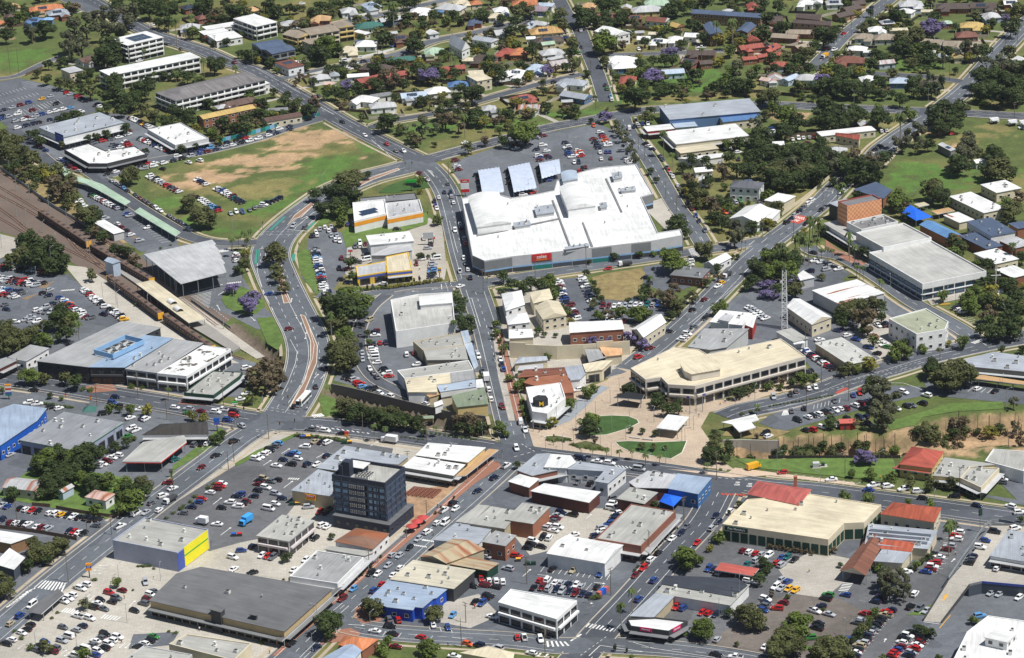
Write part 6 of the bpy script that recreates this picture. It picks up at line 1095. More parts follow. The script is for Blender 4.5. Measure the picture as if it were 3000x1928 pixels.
MARKS = '''
solid 0 0.3 -101.8 351.7 -93.4 336.4
solid 0 0.15 -143.2 435.4 -114.0 379.3
solid 0 0.3 -71.3 287.6 -57.8 250.6
solid 9 0.6 -178.6 -241.4 -176.2 -235.5 -168.2 -245.9 -167.6 -238.5
solid 7 0.7 -186.7 -256.7 -184.4 -253.5 -181.4 -245.1 -178.3 -241.9
solid 6 0.55 -166.0 -262.4 -164.6 -258.9 -161.5 -264.5 -159.9 -260.8
solid 6 0.55 -151.1 -268.8 -149.7 -265.5 -145.8 -271.1 -144.1 -267.9
arrow 0 0.15 -153.3 -225.7 -156.2 -225.2
arrow 0 0.15 -155.4 -229.6 -157.7 -228.9
arrow 0 0.15 -158.9 -232.2 -156.2 -231.7
solid 0 0.15 -158.2 -226.4 -151.6 -228.8
arrow 0 0.15 -157.4 -249.0 -158.7 -251.7
arrow 0 0.15 -155.4 -249.9 -156.6 -252.7
arrow 0 0.15 -141.9 -259.7 -140.5 -256.4
arrow 0 0.15 -175.9 -286.1 -177.4 -289.1
arrow 0 0.15 -140.1 -288.2 -141.5 -291.4
arrow 0 0.15 -138.2 -288.8 -139.5 -291.9
arrow 0 0.15 -162.1 -295.3 -160.7 -292.9
arrow 0 0.15 -158.8 -293.5 -160.1 -296.1
arrow 0 0.15 -113.4 -202.8 -110.4 -197.0
arrow 0 0.15 -118.6 -174.4 -116.1 -169.2
solid 8 0.6 21.6 -290.5 23.1 -287.8 29.9 -294.5 31.5 -291.8
solid 5 0.7 7.9 -299.8 8.1 -304.3 13.8 -300.8 15.2 -304.1
solid 0 0.7 16.0 -300.6 19.9 -295.7
solid 0 0.7 4.3 -311.0 5.5 -308.6
solid 0 0.7 6.5 -311.6 8.0 -309.4
solid 0 0.25 25.9 -304.6 41.1 -310.8
solid 0 0.3 21.9 -312.1 25.9 -305.0
solid 0 0.2 37.5 -303.2 43.5 -308.1 64.9 -317.0
dash 0 0.2 19.0 -311.5 29.2 -297.3
solid 0 0.35 20.7 -270.7 24.1 -272.1
arrow 0 0.15 20.7 -270.7 24.1 -272.1
arrow 0 0.15 5.7 -247.3 9.0 -248.5
arrow 0 0.15 25.9 -255.5 29.1 -256.7
arrow 0 0.15 0.3 -248.4 2.9 -243.5
arrow 0 0.15 25.1 -201.2 27.0 -198.0
solid 0 0.14 6.8 -245.3 8.8 -239.8
solid 0 0.14 8.9 -246.1 11.0 -240.7
solid 0 0.14 11.1 -246.9 13.1 -241.6
solid 0 0.14 13.3 -247.7 15.2 -242.5
solid 0 0.14 15.5 -248.5 17.4 -243.4
solid 0 0.14 17.6 -249.2 19.5 -244.3
solid 0 0.14 19.8 -250.1 21.6 -245.1
solid 0 0.14 22.0 -250.8 23.7 -246.0
solid 0 0.14 24.1 -251.6 25.8 -246.9
solid 0 0.14 26.3 -252.4 27.9 -247.8
solid 0 0.14 28.4 -253.2 30.0 -248.6
solid 0 0.14 30.6 -254.0 32.1 -249.5
solid 10 0.14 5.0 -261.0 9.8 -250.1 24.8 -268.7 29.6 -258.0
red 7 0.9 78.1 -182.9 78.9 -184.8 86.2 -184.5 87.0 -186.3
solid 6 0.55 112.8 -269.8 116.0 -270.8 115.2 -264.0 118.6 -265.0
arrow 0 0.15 101.3 -236.2 103.0 -236.8
arrow 0 0.15 123.6 -310.7 124.3 -308.9
arrow 0 0.15 156.1 -250.7 157.4 -248.7
solid 0 0.3 139.2 -296.8 144.3 -298.8
solid 8 0.14 159.0 -226.0 162.7 -227.3 147.5 -254.7 152.4 -256.1
yarrow 0 0.5 148.9 -278.5 150.4 -274.0
yarrow 0 0.5 153.8 -275.2 152.0 -279.7
yellow 0 0.3 144.0 -302.0 149.4 -292.3
solid 6 0.6 -84.4 -89.1 -83.1 -92.3 -80.9 -87.8 -79.4 -91.0
solid 5 0.5 -90.7 -153.6 -89.9 -152.0 -87.1 -154.5 -86.3 -152.8
solid 12 0.5 -84.1 -100.1 -82.7 -101.7 -60.9 -110.2 -60.0 -111.3
solid 0 0.18 -98.5 -1.8 -94.5 -17.6 -94.5 -30.1 -96.5 -51.9 -98.4 -65.9
solid 0 0.18 -90.5 10.4 -87.4 -9.4 -87.3 -25.9 -89.8 -50.2 -95.2 -75.6
arrow 0 0.15 -83.7 -34.4 -82.5 -30.8
arrow 0 0.15 -80.4 -34.7 -79.6 -31.4
arrow 0 0.15 -85.5 -48.8 -84.2 -45.0
arrow 0 0.15 -82.7 -49.7 -81.3 -45.6
arrow 0 0.15 -91.4 7.8 -91.9 4.6
arrow 0 0.15 -91.6 2.6 -91.8 -1.2
arrow 0 0.15 -101.4 -138.9 -99.0 -134.9
arrow 0 0.15 -94.8 -127.9 -92.2 -123.9
arrow 0 0.15 -80.5 -133.6 -77.8 -130.1
arrow 0 0.15 -91.9 -161.5 -89.1 -156.1
arrow 0 0.15 -59.1 -124.0 -56.4 -120.5
dash 0 0.2 -106.8 -102.2 -97.8 -105.9
dash 0 0.2 -106.7 -103.9 -97.7 -107.5
dash 0 0.2 -107.0 -79.6 -90.0 -88.5
dash 0 0.2 -104.2 -78.4 -88.8 -86.0
solid 0 0.15 -28.6 149.8 -25.4 113.4 -24.3 102.7
dash 0 0.2 -123.2 140.7 -99.1 138.5
dash 0 0.2 -118.3 144.5 -98.8 143.2
solid 0 0.3 -108.2 146.4 -98.3 142.7
solid 0 0.2 -104.8 147.9 -96.5 171.1
solid 0 0.3 -120.1 120.1 -114.7 120.3
solid 0 0.18 -120.8 118.7 -119.2 88.6 -113.5 55.0 -108.4 35.8
solid 0 0.18 -116.7 119.7 -116.6 98.6
arrow 0 0.15 -102.4 161.2 -99.9 164.2
arrow 0 0.15 -100.6 45.2 -100.6 49.1
arrow 0 0.15 -97.0 23.7 -97.4 27.1
arrow 0 0.15 -94.3 14.1 -94.7 17.4
arrow 0 0.15 -42.2 52.5 -44.6 52.8
arrow 0 0.15 -33.3 55.0 -35.5 54.5
solid 0 0.3 -31.9 60.5 -31.6 54.1
dash 0 0.25 -29.9 61.7 -28.6 50.2
dash 0 0.25 -28.2 64.3 -26.9 56.4
solid 0 0.25 -23.7 73.1 -15.7 72.2
dash 0 0.2 -26.2 66.2 -15.8 67.9
solid 0 0.2 -21.4 41.1 -17.8 40.6 -14.0 4.5
teal 0 1.6 -120.5 99.1 -120.8 118.7
teal 0 1.6 -103.0 100.0 -103.0 110.5
teal 0 1.4 -116.8 146.2 -110.6 166.3
teal 0 1.4 -98.4 145.6 -95.3 156.3
solid 5 0.5 -40.7 231.4 -38.5 229.3 -37.6 222.2 -36.8 220.3
solid 9 0.6 85.0 94.2 89.0 96.8 86.2 82.9 89.9 85.0
solid 0 0.2 92.2 111.6 93.0 105.4
solid 0 0.25 112.0 78.4 116.4 77.2 115.3 73.6
solid 0 0.2 106.0 55.2 112.3 68.1
solid 0 0.15 78.1 -3.1 106.3 48.1
solid 0 0.2 113.9 96.8 117.3 103.2
solid 0 0.2 120.3 99.8 123.7 106.3
dash 0 0.2 98.1 99.5 108.2 103.6
solid 14 0.12 40.3 21.1 41.8 27.7 70.1 19.1 71.7 25.7
solid 14 0.14 -190.2 176.1 -186.3 177.2 -169.0 134.4 -164.7 136.3
yellow 8 0.2 -184.8 143.4 -182.9 145.5 -179.2 140.3 -179.1 138.8
yellow 9 0.2 -221.2 78.7 -217.5 76.8 -215.6 85.2 -214.7 84.4
yellow 9 0.2 -227.0 64.4 -223.9 62.2 -220.8 70.1 -220.4 69.2
solid 7 0.5 -209.8 71.6 -209.0 73.3 -204.3 72.2 -203.6 73.8
solid 12 0.35 -147.6 57.5 -138.6 62.8 -138.9 42.0 -137.9 41.8
solid 10 0.5 -147.7 63.8 -146.5 65.1 -135.3 70.9 -134.2 72.2
solid 8 0.5 -132.4 72.0 -132.1 73.9 -126.3 73.5 -125.9 75.3
solid 8 0.4 -139.9 116.4 -139.7 120.2 -135.4 117.7 -135.2 121.5
arrow 0 0.4 -135.3 57.8 -131.8 64.8
arrow 0 0.5 -132.7 37.8 -134.4 44.2
arrow 0 0.4 -118.4 28.8 -116.1 23.8
dash 0 0.2 -137.0 42.4 -127.2 23.7
solid 11 0.16 -286.1 385.4 -283.8 380.9 -267.3 402.8 -264.9 398.2
solid 8 0.16 -288.6 402.4 -286.4 398.3 -276.3 414.6 -274.1 410.4
solid 8 0.16 -265.3 377.3 -260.5 368.4 -253.3 387.1 -248.5 378.1
solid 12 0.16 -277.8 424.1 -273.8 427.1 -250.3 398.7 -246.4 401.6
solid 8 0.16 -273.5 367.1 -268.7 358.3 -260.7 378.8 -255.9 369.8
solid 6 0.15 198.1 -6.6 202.2 -4.8 201.6 -17.4 205.2 -15.4
yellow 7 0.3 191.4 8.1 193.2 10.6 195.2 8.3 196.5 10.2
solid 0 0.25 158.5 172.8 162.8 171.0 161.9 167.8
solid 8 0.6 197.8 -37.8 199.6 -39.5 203.8 -33.4 205.4 -35.1
solid 8 0.15 122.3 -104.4 123.2 -99.6 133.5 -98.7 134.5 -93.9
solid 9 0.15 104.2 -170.9 108.7 -168.3 128.0 -180.8 132.4 -178.2
solid 6 0.3 108.8 -109.7 110.2 -104.3 111.4 -109.4 112.0 -104.4
solid 0 0.15 103.7 -103.6 129.6 -92.0 147.0 -84.6
dash 0 0.18 127.7 -86.1 176.0 -60.3
dash 0 0.18 142.4 -74.7 174.3 -56.5
solid 0 0.2 152.9 -78.8 162.7 -80.4 169.2 -88.1
solid 0 0.25 202.3 -38.3 203.8 -42.2
solid 5 0.15 187.6 -92.3 190.6 -88.0 197.7 -95.7 200.6 -91.4
red 0 1.8 133.6 -88.4 138.7 -83.2
dash 0 0.25 -1.2 -140.4 6.6 -135.9
dash 0 0.25 2.0 -127.9 7.8 -137.1
dash 0 0.25 78.0 -168.4 90.6 -172.1
solid 6 0.4 38.3 -152.2 39.3 -154.3 45.4 -155.1 46.3 -157.1
solid 7 0.45 -40.0 -217.6 -39.5 -218.8 -35.6 -219.7 -35.1 -220.8
solid 7 0.45 -37.1 -213.3 -36.6 -214.7 -33.0 -214.9 -32.5 -216.4
solid 0 0.15 -68.7 -271.4 -64.8 -264.1
solid 0 0.2 -66.3 -274.1 -62.4 -266.5
arrow 0 0.3 -62.0 -281.1 -57.1 -282.2
solid 0 0.15 -78.0 -304.8 -71.9 -290.9
solid 0 0.25 -25.3 -294.1 -20.4 -295.8
solid 4 0.15 -49.6 -290.8 -48.6 -287.6 -33.1 -295.5 -32.0 -292.4
solid 3 0.15 -33.0 -287.8 -33.4 -284.1 -25.1 -290.9 -25.9 -287.2'''
POLES = '''
flood -287.9 443.9 17
flood -281.8 437.5 17
p -213.5 526.5 10
p -245.4 522.7 13
p -188.6 502.2 10
p -170.3 475.9 10
p -145.2 441.3 9
p -246.7 404.2 9
p -123.2 405.1 10
p -107.6 378.4 10
p -72.2 445.4 9
p -69.2 446.1 8
p -84.9 338.3 10
p -126.3 383.1 7
p -112.9 363.5 7
l -101.5 314.8 8
l -90.3 317.2 8
l -52.0 285.1 8
l -32.2 244.6 8
l -68.4 259.3 8
l -12.2 293.1 8
p 40.1 516.4 9
p 45.1 455.8 10
p 47.8 425.8 9
p 50.8 392.3 9
p 59.9 433.0 9
p 61.9 363.1 10
p 50.7 323.7 8
p 70.2 252.1 9
p 72.5 233.7 8
l 31.7 287.2 9
l 33.6 275.6 9
l 36.3 252.9 8
l 45.5 231.8 8
l 22.9 299.9 7
p 224.6 490.8 10
p 206.6 451.6 9
p 203.3 371.6 9
p 249.6 355.5 10
p 300.0 426.2 9
p 231.8 258.6 13
p 272.4 279.7 9
p 290.5 410.6 6
l 163.2 307.3 9
l 191.7 319.4 7
l 206.7 300.4 9
l 231.2 311.9 9
l 235.7 314.3 8
l 199.2 257.3 7
g -259.6 249.7 9
g -252.6 224.2 9
g -243.4 208.5 11
g -255.4 208.3 9
g -231.1 189.3 8
g -219.0 166.6 8
g -201.4 116.1 9
g -204.1 125.5 8
g -239.8 169.1 8
g -246.6 183.0 7
g -229.6 156.7 6
g -220.5 135.9 6
l -216.9 95.6 14
l -222.2 80.2 9
l -181.6 51.6 11
l -188.4 57.9 9
l -180.1 45.2 9
l -126.3 39.8 8
l -154.3 153.9 7
l -247.2 136.8 12
l -231.8 68.5 8
l -134.9 145.2 7
g -165.6 40.2 8
g -155.1 61.1 8
g -129.2 14.6 7
l -65.2 195.5 8
l -95.0 158.7 8
l -76.1 210.5 7
l -93.4 207.6 8
l -93.4 24.0 9
l -35.1 48.9 8
l -63.4 54.9 7
l -90.3 53.8 7
l -78.3 101.6 8
p -25.6 179.6 9
p -12.4 46.3 12
p -29.3 216.7 8
t -100.6 113.3 5
t -98.2 140.8 5
t -51.9 232.8 5
t -48.5 232.4 5
t -20.2 57.0 5
t -10.3 60.1 5
t -120.3 146.6 5
t -28.1 52.3 5
t -39.2 148.7 6
p 11.8 63.3 11
p 35.9 74.9 11
p 79.3 170.7 9
p 83.3 150.5 9
p 86.2 100.1 10
p 81.9 85.7 12
p 80.1 15.3 9
p 107.0 48.0 7
l 11.1 189.3 7
l 25.6 206.2 7
l 77.0 208.4 7
t 121.9 111.1 6
t 110.1 91.2 5
t 111.8 89.6 5
p 154.4 141.8 12
p 136.8 110.8 8
p 219.9 28.0 11
l 171.9 28.0 8
l 195.5 14.4 6
l 198.2 7.3 6
l 144.6 45.1 6
l 216.6 -13.3 7
l 200.4 152.3 5
t 125.0 110.7 5
p -213.0 -41.4 12
p -159.4 -63.1 11
p -144.8 -87.7 9
p -122.0 -77.4 11
p -175.8 -71.3 10
p -175.8 -134.7 7
p -113.5 -133.5 9
p -115.1 -141.7 8
p -135.2 -160.8 10
l -133.9 -89.9 7
l -127.2 -134.8 6
l -161.6 -110.4 7
t -112.7 -88.7 5
t -115.5 -98.5 5
t -109.7 -76.4 5
p -100.9 -112.2 11
p -68.5 -99.4 11
p -62.1 -117.2 12
p -36.2 -123.6 10
p -3.6 -38.6 12
p -4.5 -33.6 9
p -43.6 -143.6 6
t -95.0 -77.9 5
t -90.7 -103.3 5
t -96.7 -106.0 5
t -89.6 -83.1 5
t -10.0 -117.0 5
t -6.0 -146.2 6
t -86.7 -83.4 4
t -105.9 -73.3 5
l -93.8 -71.1 8
l -31.7 -121.3 6
l -13.7 -119.9 6
p 1.5 -78.7 11
p 77.3 -169.8 12
l 25.4 -93.8 6.5
l 30.0 -84.0 6.5
l 16.8 -108.1 6.5
l 28.8 -102.1 6.5
l 33.0 -101.4 6.5
l 24.4 -116.1 6.5
l 28.1 -121.9 6.5
l 22.9 -128.4 6.5
l 33.6 -132.2 6.5
l 37.5 -143.7 6.5
l 38.9 -117.5 6.5
l 44.0 -128.9 6.5
l 46.4 -111.7 6.5
l 56.4 -111.6 6.5
l 43.9 -77.3 6.5
l 39.6 -89.0 6.5
l 66.4 -131.2 6.5
l 67.6 -132.4 6.5
l 71.9 -120.3 6.5
l 70.5 -115.8 6.5
l 58.5 -153.6 6.5
l 50.5 -157.0 6.5
l 11.6 -136.4 6.5
l 18.4 -135.5 6.5
l 90.3 -106.1 6.5
l 99.5 -91.2 6.5
l 34.2 -68.0 6.5
t 14.9 -130.3 5
t 7.0 -115.4 5
flag 71.6 -104.2 8
flag 74.2 -103.4 9
flag 77.0 -102.0 8
p 128.7 -76.8 9
p 137.7 -96.9 11
p 119.2 -106.3 10
p 126.5 -35.3 9
p 164.1 -59.1 8
p 181.4 -57.3 6
p 126.9 -173.1 11
p 168.4 -191.6 11
p 194.4 -150.4 7
l 124.0 -78.7 7
l 101.3 -165.1 9
l 126.3 -152.0 5
l 141.9 -159.8 5
l 200.8 -108.5 8
l 202.4 -90.4 6
l 116.1 -183.6 8
p -192.8 -186.4 11
p -155.2 -198.5 8
p -166.6 -238.1 12
p -164.4 -198.6 7
l -148.4 -235.8 5.5
l -156.2 -264.5 8
l -141.2 -273.0 8
l -170.8 -292.8 8
l -156.3 -294.1 7
l -132.5 -239.9 7
l -178.5 -254.0 7
l -132.8 -208.1 5
p -56.0 -236.2 8
p -35.3 -195.4 8
p -21.9 -301.7 11
p -20.4 -283.1 8
p -42.7 -211.8 5
p -26.3 -199.2 6
l -73.2 -277.3 7
l -53.8 -289.2 9
l -73.6 -302.0 8
l -17.3 -251.2 7
l -41.0 -279.7 4
p 1.7 -254.6 11
p 31.6 -266.4 11
p 47.2 -234.8 10
p 61.9 -208.4 11
p 6.9 -310.9 11
l 76.8 -276.8 11
l 68.4 -291.4 10
l 22.7 -281.1 3.5
l 73.3 -216.1 4
l 103.6 -226.4 6
l 133.0 -250.3 6
l 144.3 -246.5 6
l 111.4 -306.4 7
l 119.9 -292.2 7
l 153.2 -262.2 5
l 159.6 -237.1 10
l 157.6 -199.3 5
signpole 170.6 -226.2 9'''
MISC = [
['roadtext',[(140.8,131.5)],0,{'ax': [(218,545),(300,545)],'text': 'SCHOOL\nZONE'}],
['roadtext',[(84.9,-174.8)],0,{'ax': [(2075,1465),(2145,1468)],'text': 'KEEP\nCLEAR'}],
['roadtext',[(89.5,-176.6)],0,{'ax': [(2190,1478),(2260,1480)],'text': 'KEEP\nCLEAR'}],
['pylon',[(-20.8,186.5)],0,{'text': 'coles','h': 9,'w': 4.2}],
['billboard',[(-38.5,115.8)],0,{'h': 6.5,'w': 5}],
['billboard_green',[(-48.2,198.4)],0,{'h': 6,'w': 5.5}],
['signs_small',[(-75.7,105.8)],0,{'col': 'redwhite','h': 3.5,'w': 2.2}],
['signs_small',[(-32.7,69.8)],0,{'col': 'blueyellow','h': 5,'w': 1.6}],
['signs_small',[(-36.2,118.6)],0,{'col': 'redwhite','h': 4,'w': 1.8}],
['shadesail',[(-14.3,218.7),(-3.25,222.2),(-1.09,182.6),(-11.9,174.6)],3.2,{}],
['shadesail',[(1.16,222.4),(12.3,228.1),(15.3,186),(3.61,180.7)],3.2,{}],
['shadesail',[(17.1,226),(27.9,231.8),(28.1,208.4),(18.2,200.6)],3.2,{}],
['bluesail',[(53.4,-196.6),(55.9,-189.5),(62.5,-193.6),(58.3,-201.9)],4,{}],
['pylon_multi',[(-214.8,-58.5)],0,{'h': 7,'w': 2.6}],
['signs_small',[(-122.7,-102.2)],0,{'col': 'bluesign','h': 6,'w': 2.4}],
['signs_small',[(-137.4,-146.8)],0,{'col': 'greysign','h': 4,'w': 1.4}],
['signs_small',[(-117.3,-76.8)],0,{'col': 'greenwhite','h': 2.5,'w': 2.4}],
['flagbanner',[(-190,-65.2)],0,{}],
['flagbanner',[(-179.1,-68.6)],0,{}],
['skippylon',[(-176.5,-87.8)],0,{}],
['aldisign',[(-159.2,-234.8)],0,{'h': 6,'w': 2}],
['signs_small',[(-68.8,-117.6)],0,{'col': 'orangesign','h': 4.2,'w': 1.6}],
['truck',[(-51.4,-121)],0,{'ang': (50,8),'col': 'white','L': 7}],
['truck',[(-11.8,-58.4)],0,{'ang': (6,44),'col': 'white','L': 7}],
['bus',[(-88.5,-75.1)],0,{'ang': (70,-80)}],
['shelter_green',[(-36.3,-102.1)],0,{}],
['bins',[(-86.9,-113)],0,{'cols': 'ny'}],
['bins',[(-69.8,-120.2)],0,{'cols': 'gy'}],
['truck',[(-104.4,-193.2)],0,{'ang': (60,-36),'col': 'skyb','L': 6.5}],
['bins',[(-108.3,-203.8)],0,{'cols': 'br'}],
['truck',[(-121.4,-192.1)],0,{'ang': (60,10),'col': 'white','L': 5}],
['truck',[(-135.6,-170.3)],0,{'ang': (50,-30),'col': 'tipper','L': 7}],
['truck',[(54.2,75.7)],0,{'ang': (56,-4),'col': 'tipper','L': 6.5}],
['truck',[(100,55.2)],0,{'ang': (44,-30),'col': 'tipper','L': 7}],
['bins',[(-87.8,-177.8)],0,{'cols': 'Gy'}],
['umbrella',[(-36.7,-199.2)],0,{}],
['umbrella',[(-38.8,-202.6)],0,{}],
['umbrella',[(-40.8,-206.5)],0,{}],
['yellowvan',[(92.4,-161.1)],0,{'ang': (70,-14)}],
['caravan',[(260.5,273.6)],0,{'ang': (50,-4)}],
['caravan',[(269.3,268.6)],0,{'ang': (50,-4)}],
['caravan',[(275.2,266.9)],0,{'ang': (50,-4)}],
['firetruck',[(186,409.1)],0,{'ang': (30,-16)}],
['bluesail',[(190.4,126),(196.2,135.7),(204.3,116.9),(195.7,112.3)],3.6,{}],
['mast',[(119.8,-12.3)],0,{'h': 27}],
['fountain',[(217.7,18)],0,{}],
['memorial',[(218.7,22.6)],0,{}],
['school_zone',[(140.8,131.5)],0,{}],
['box_grey',[(116.9,-162)],0,{}],
['box_green',[(119.7,-161.2)],0,{}],
['red_shed',[(133.7,-124.4)],0,{'h': 2.8}],
['bank_banner',[(28.7,-265.2)],0,{'ang': (80,-40)}],
['bins',[(2.21,-238.8)],0,{'cols': 'GG'}],
['bins',[(-1.08,-235.3)],0,{'cols': 'y'}],
['person',[(-32.7,-210.4)],0,{}],
['person',[(-17.2,-272.6)],0,{}],
['person',[(-144.3,-253.6)],0,{}],
['person',[(-141.4,-288.5)],0,{}],
['person',[(75,-107.7)],0,{}],
['person',[(84.7,-96)],0,{}],
['person',[(86.9,-93.3)],0,{}],
['person',[(9.4,-116.7)],0,{}],
['person',[(-42.3,81.1)],0,{}],
['person',[(-101.3,79.2)],0,{}],
['person',[(104,-254.3)],0,{}],
['person',[(158.5,-245.1)],0,{}],
['person',[(-114.6,-281.5)],0,{}],
['person',[(-88.6,-300.7)],0,{}],
['person',[(-86.7,-84)],0,{}],
['person',[(-31.3,-185.7)],0,{}],
['person',[(-121,-98)],0,{}],
['person',[(140.2,-176)],0,{}],
['person',[(-17.4,-272.2)],0,{}],
['person',[(30.8,10.1)],0,{}],
['person',[(-98.4,62.4)],0,{}],
['bench',[(47.7,-126.6)],0,{'ang': (60,8)}],
['bench',[(52.8,-128.7)],0,{'ang': (60,8)}],
['bench',[(20.3,-100.6)],0,{'ang': (60,8)}],
['bench',[(28.6,-85.6)],0,{'ang': (60,8)}],
['wall_cream',[(-1.42,-33.7),(18.8,-38),(29.9,-37.9),(50.6,-35.8)],0,{'h': 6.5}],
['fence_mural',[(-152.7,294.6),(-134.6,307.5),(-118,322.9),(-101.1,335.4)],0,{'h': 2.2}],
['fence_white',[(-94.7,439.7),(-85.5,446.2),(-75.1,452.7),(-63,462.4)],0,{'h': 1.5}],
['fence_white',[(-118.7,408.8),(-105,418.9),(-87.5,430.8)],0,{'h': 1.6}],
['fence_white',[(-94.4,536.9),(-81.8,546.3)],0,{'h': 1.2}],
['fence_dark',[(-24.6,431.8),(-13.4,416.8)],0,{'h': 1.6}],
['fence_dark',[(151.1,340.2),(163.8,334.4),(171.1,331.3),(183.5,326.5)],0,{'h': 2}],
['fence_brown',[(147.2,258.6),(156.3,263.9),(165.9,264.5)],0,{'h': 1.8}],
['fence_dark',[(220.3,404),(267.6,385.1)],0,{'h': 1.6}],
['fence_dark',[(119.3,349.8),(146.2,345)],0,{'h': 1.8}],
['fence_dark',[(39.6,402.6),(45.5,414.9),(45.6,426.1)],0,{'h': 1.5}],
['fence_brown',[(-189.7,-168.6),(-182.3,-170.8)],0,{'h': 1.6}],
['fence_brown',[(-179.8,-172.5),(-167.6,-178.5),(-155.2,-182.7),(-152.2,-176.6)],0,{'h': 1.6}],
['fence_rail',[(-200.1,-188.1),(-186.3,-193.2),(-174.9,-198.5),(-168,-202)],0,{'h': 1.6}],
['fence_dark',[(99.1,-151.4),(124.1,-154.1),(150.8,-156.3)],0,{'h': 1.3}],
['barrier',[(151.7,-272.4),(163.8,-247.1),(174.6,-227.1),(185.8,-231.9)],4.2,{'h': 1.1}],
['fence_cream',[(133.9,137.9),(151.3,168.3),(166.6,198.6)],0,{'h': 1.8}],
['fence_brown',[(-278.3,439.2),(-270.3,453.7)],0,{'h': 1.5}],
['fence_brown',[(-245.2,438.9),(-238,431.2)],0,{'h': 1.6}],
['fence_grey',[(-267,263.2),(-248,228.8),(-231.1,197.7),(-212.1,167.4),(-198.9,145.1)],0,{'h': 1.8}],
['fence_grey',[(-147.1,51.9),(-135,29.9),(-126,14.3)],0,{'h': 1.2}]
]
BLOBS = [
['lush',-90.1,251.2,15.7,15.4],
['lush',-106.3,217.8,26.4,13.3],
['lush',-117.5,185.2,17.2,11.9],
['lush',-170.4,198.5,13,10.8],
['lush',-152.2,163.3,10.6,8.2],
['lush',-138.3,148.8,14.7,4.6],
['lush',-72.9,274.7,4.5,8.8],
['dry',-136.3,207.8,19.6,12],
['dry',-119.6,219.5,17.6,10.9],
['dry',-161.2,217.8,15.4,7.3],
['dry',-109,268.3,20.4,8.7],
['dirt',-110.6,297,30,8.3],
['dirt',-129,262.1,24.8,8.7],
['dirt',-151.7,236.2,20,8],
['dirt',-166.2,224,8.8,6.1],
['dirt',-121.1,244.4,13.4,3.7],
['dirt',-97,304.4,13.9,6.4],
['dirt',-105.6,290.3,20.7,6.3],
['dirt',-114.2,280.1,16,5],
['dirt',-122.5,266.3,13.6,5.6],
['dirt',-134.4,242.5,8.9,6.1],
['dirt',-142.3,229.4,10,6.1],
['dirt',-156.4,238.2,7.8,4.9],
['dirt',-126.1,252.2,9,3.7],
['dirt',-166.3,225.4,6.6,5.5],
['dirt',-140.2,261.3,13.5,4.4],
['dirt',-111.5,314.1,11.6,3.8],
['dirt',-85.3,187.9,3,2.4],
['dirt',-76.9,224.5,3.3,1.8],
['dirt',-74.6,256.4,1.8,3.7],
['lush',93.4,384.1,29.1,16.7],
['lush',64.9,346.1,19,7.8],
['lush',113.7,364.2,19.2,11.9],
['lush',230.2,390.5,21.9,9.4],
['lush',177,351.1,14.3,9.2],
['lush',37.9,321.5,14,7.7],
['lush',-39.1,304.4,13.9,8.9],
['lush',-6.7,307.8,18.6,8.9],
['lush',-284.6,483.3,15.4,14.1],
['lush',-286.4,460.6,12.6,8.4],
['dry',135.8,342.8,28.4,5.2],
['dry',100.1,341.2,28.4,5.2],
['dry',75.7,328.3,14.1,3.9],
['dry',260.8,310.8,23.2,5.1],
['dry',264.3,263.6,13.6,8.7],
['dry',238.7,244.6,13.4,6.2],
['lush',218.2,183.4,21.5,17.8],
['lush',205.3,198.8,15.2,12],
['lush',245.7,193.6,13,11.9],
['lush',189.2,160.2,8.5,5.8],
['lush',174,92.6,12.1,11.2],
['dirt',221.1,261.9,9,3.7],
['dirt',232.6,234.4,6.7,3.7],
['dirt',206.8,256.3,6.7,3.1],
['dirt',155.2,301.5,11.6,6.4],
['dirt',-298.1,523.3,7.8,5],
['dry',253.2,251.6,13.5,6.2],
['dry',-249.5,236,11.1,12.2],
['dry',-231.3,199.3,10.9,12],
['dry',-216,164.6,8.5,7],
['dry',-196.5,124.6,6.2,5.7],
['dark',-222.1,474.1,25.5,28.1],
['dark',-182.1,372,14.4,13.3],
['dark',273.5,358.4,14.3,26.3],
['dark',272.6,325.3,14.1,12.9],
['dirt',-10.1,133.2,10.4,3.4],
['dirt',-47.7,137.8,10.4,4.6],
['dirt',-68.3,127.8,6.2,3.4],
['dirt',-39.2,124.3,8.3,4.6],
['dry',48.4,51.9,7.9,8.1],
['rock',117.8,-139.6,34.1,7.5],
['rock',148.7,-138.4,20.5,8.5],
['rock',170.2,-132,20.6,6.6],
['rock',197,-126,10.3,6.7],
['rock',95.4,-141.6,6.8,4.7],
['dirt',167.6,-148.8,23.7,6.5],
['dirt',190.7,-142.7,17,8.4],
['dirt',199.2,-152,10.1,11.6],
['dirt',-62,-121.6,1.7,2.9],
['dirt',-67.3,-96.8,5.3,2.9],
['dirt',-186,141.9,4.2,2.9]
]
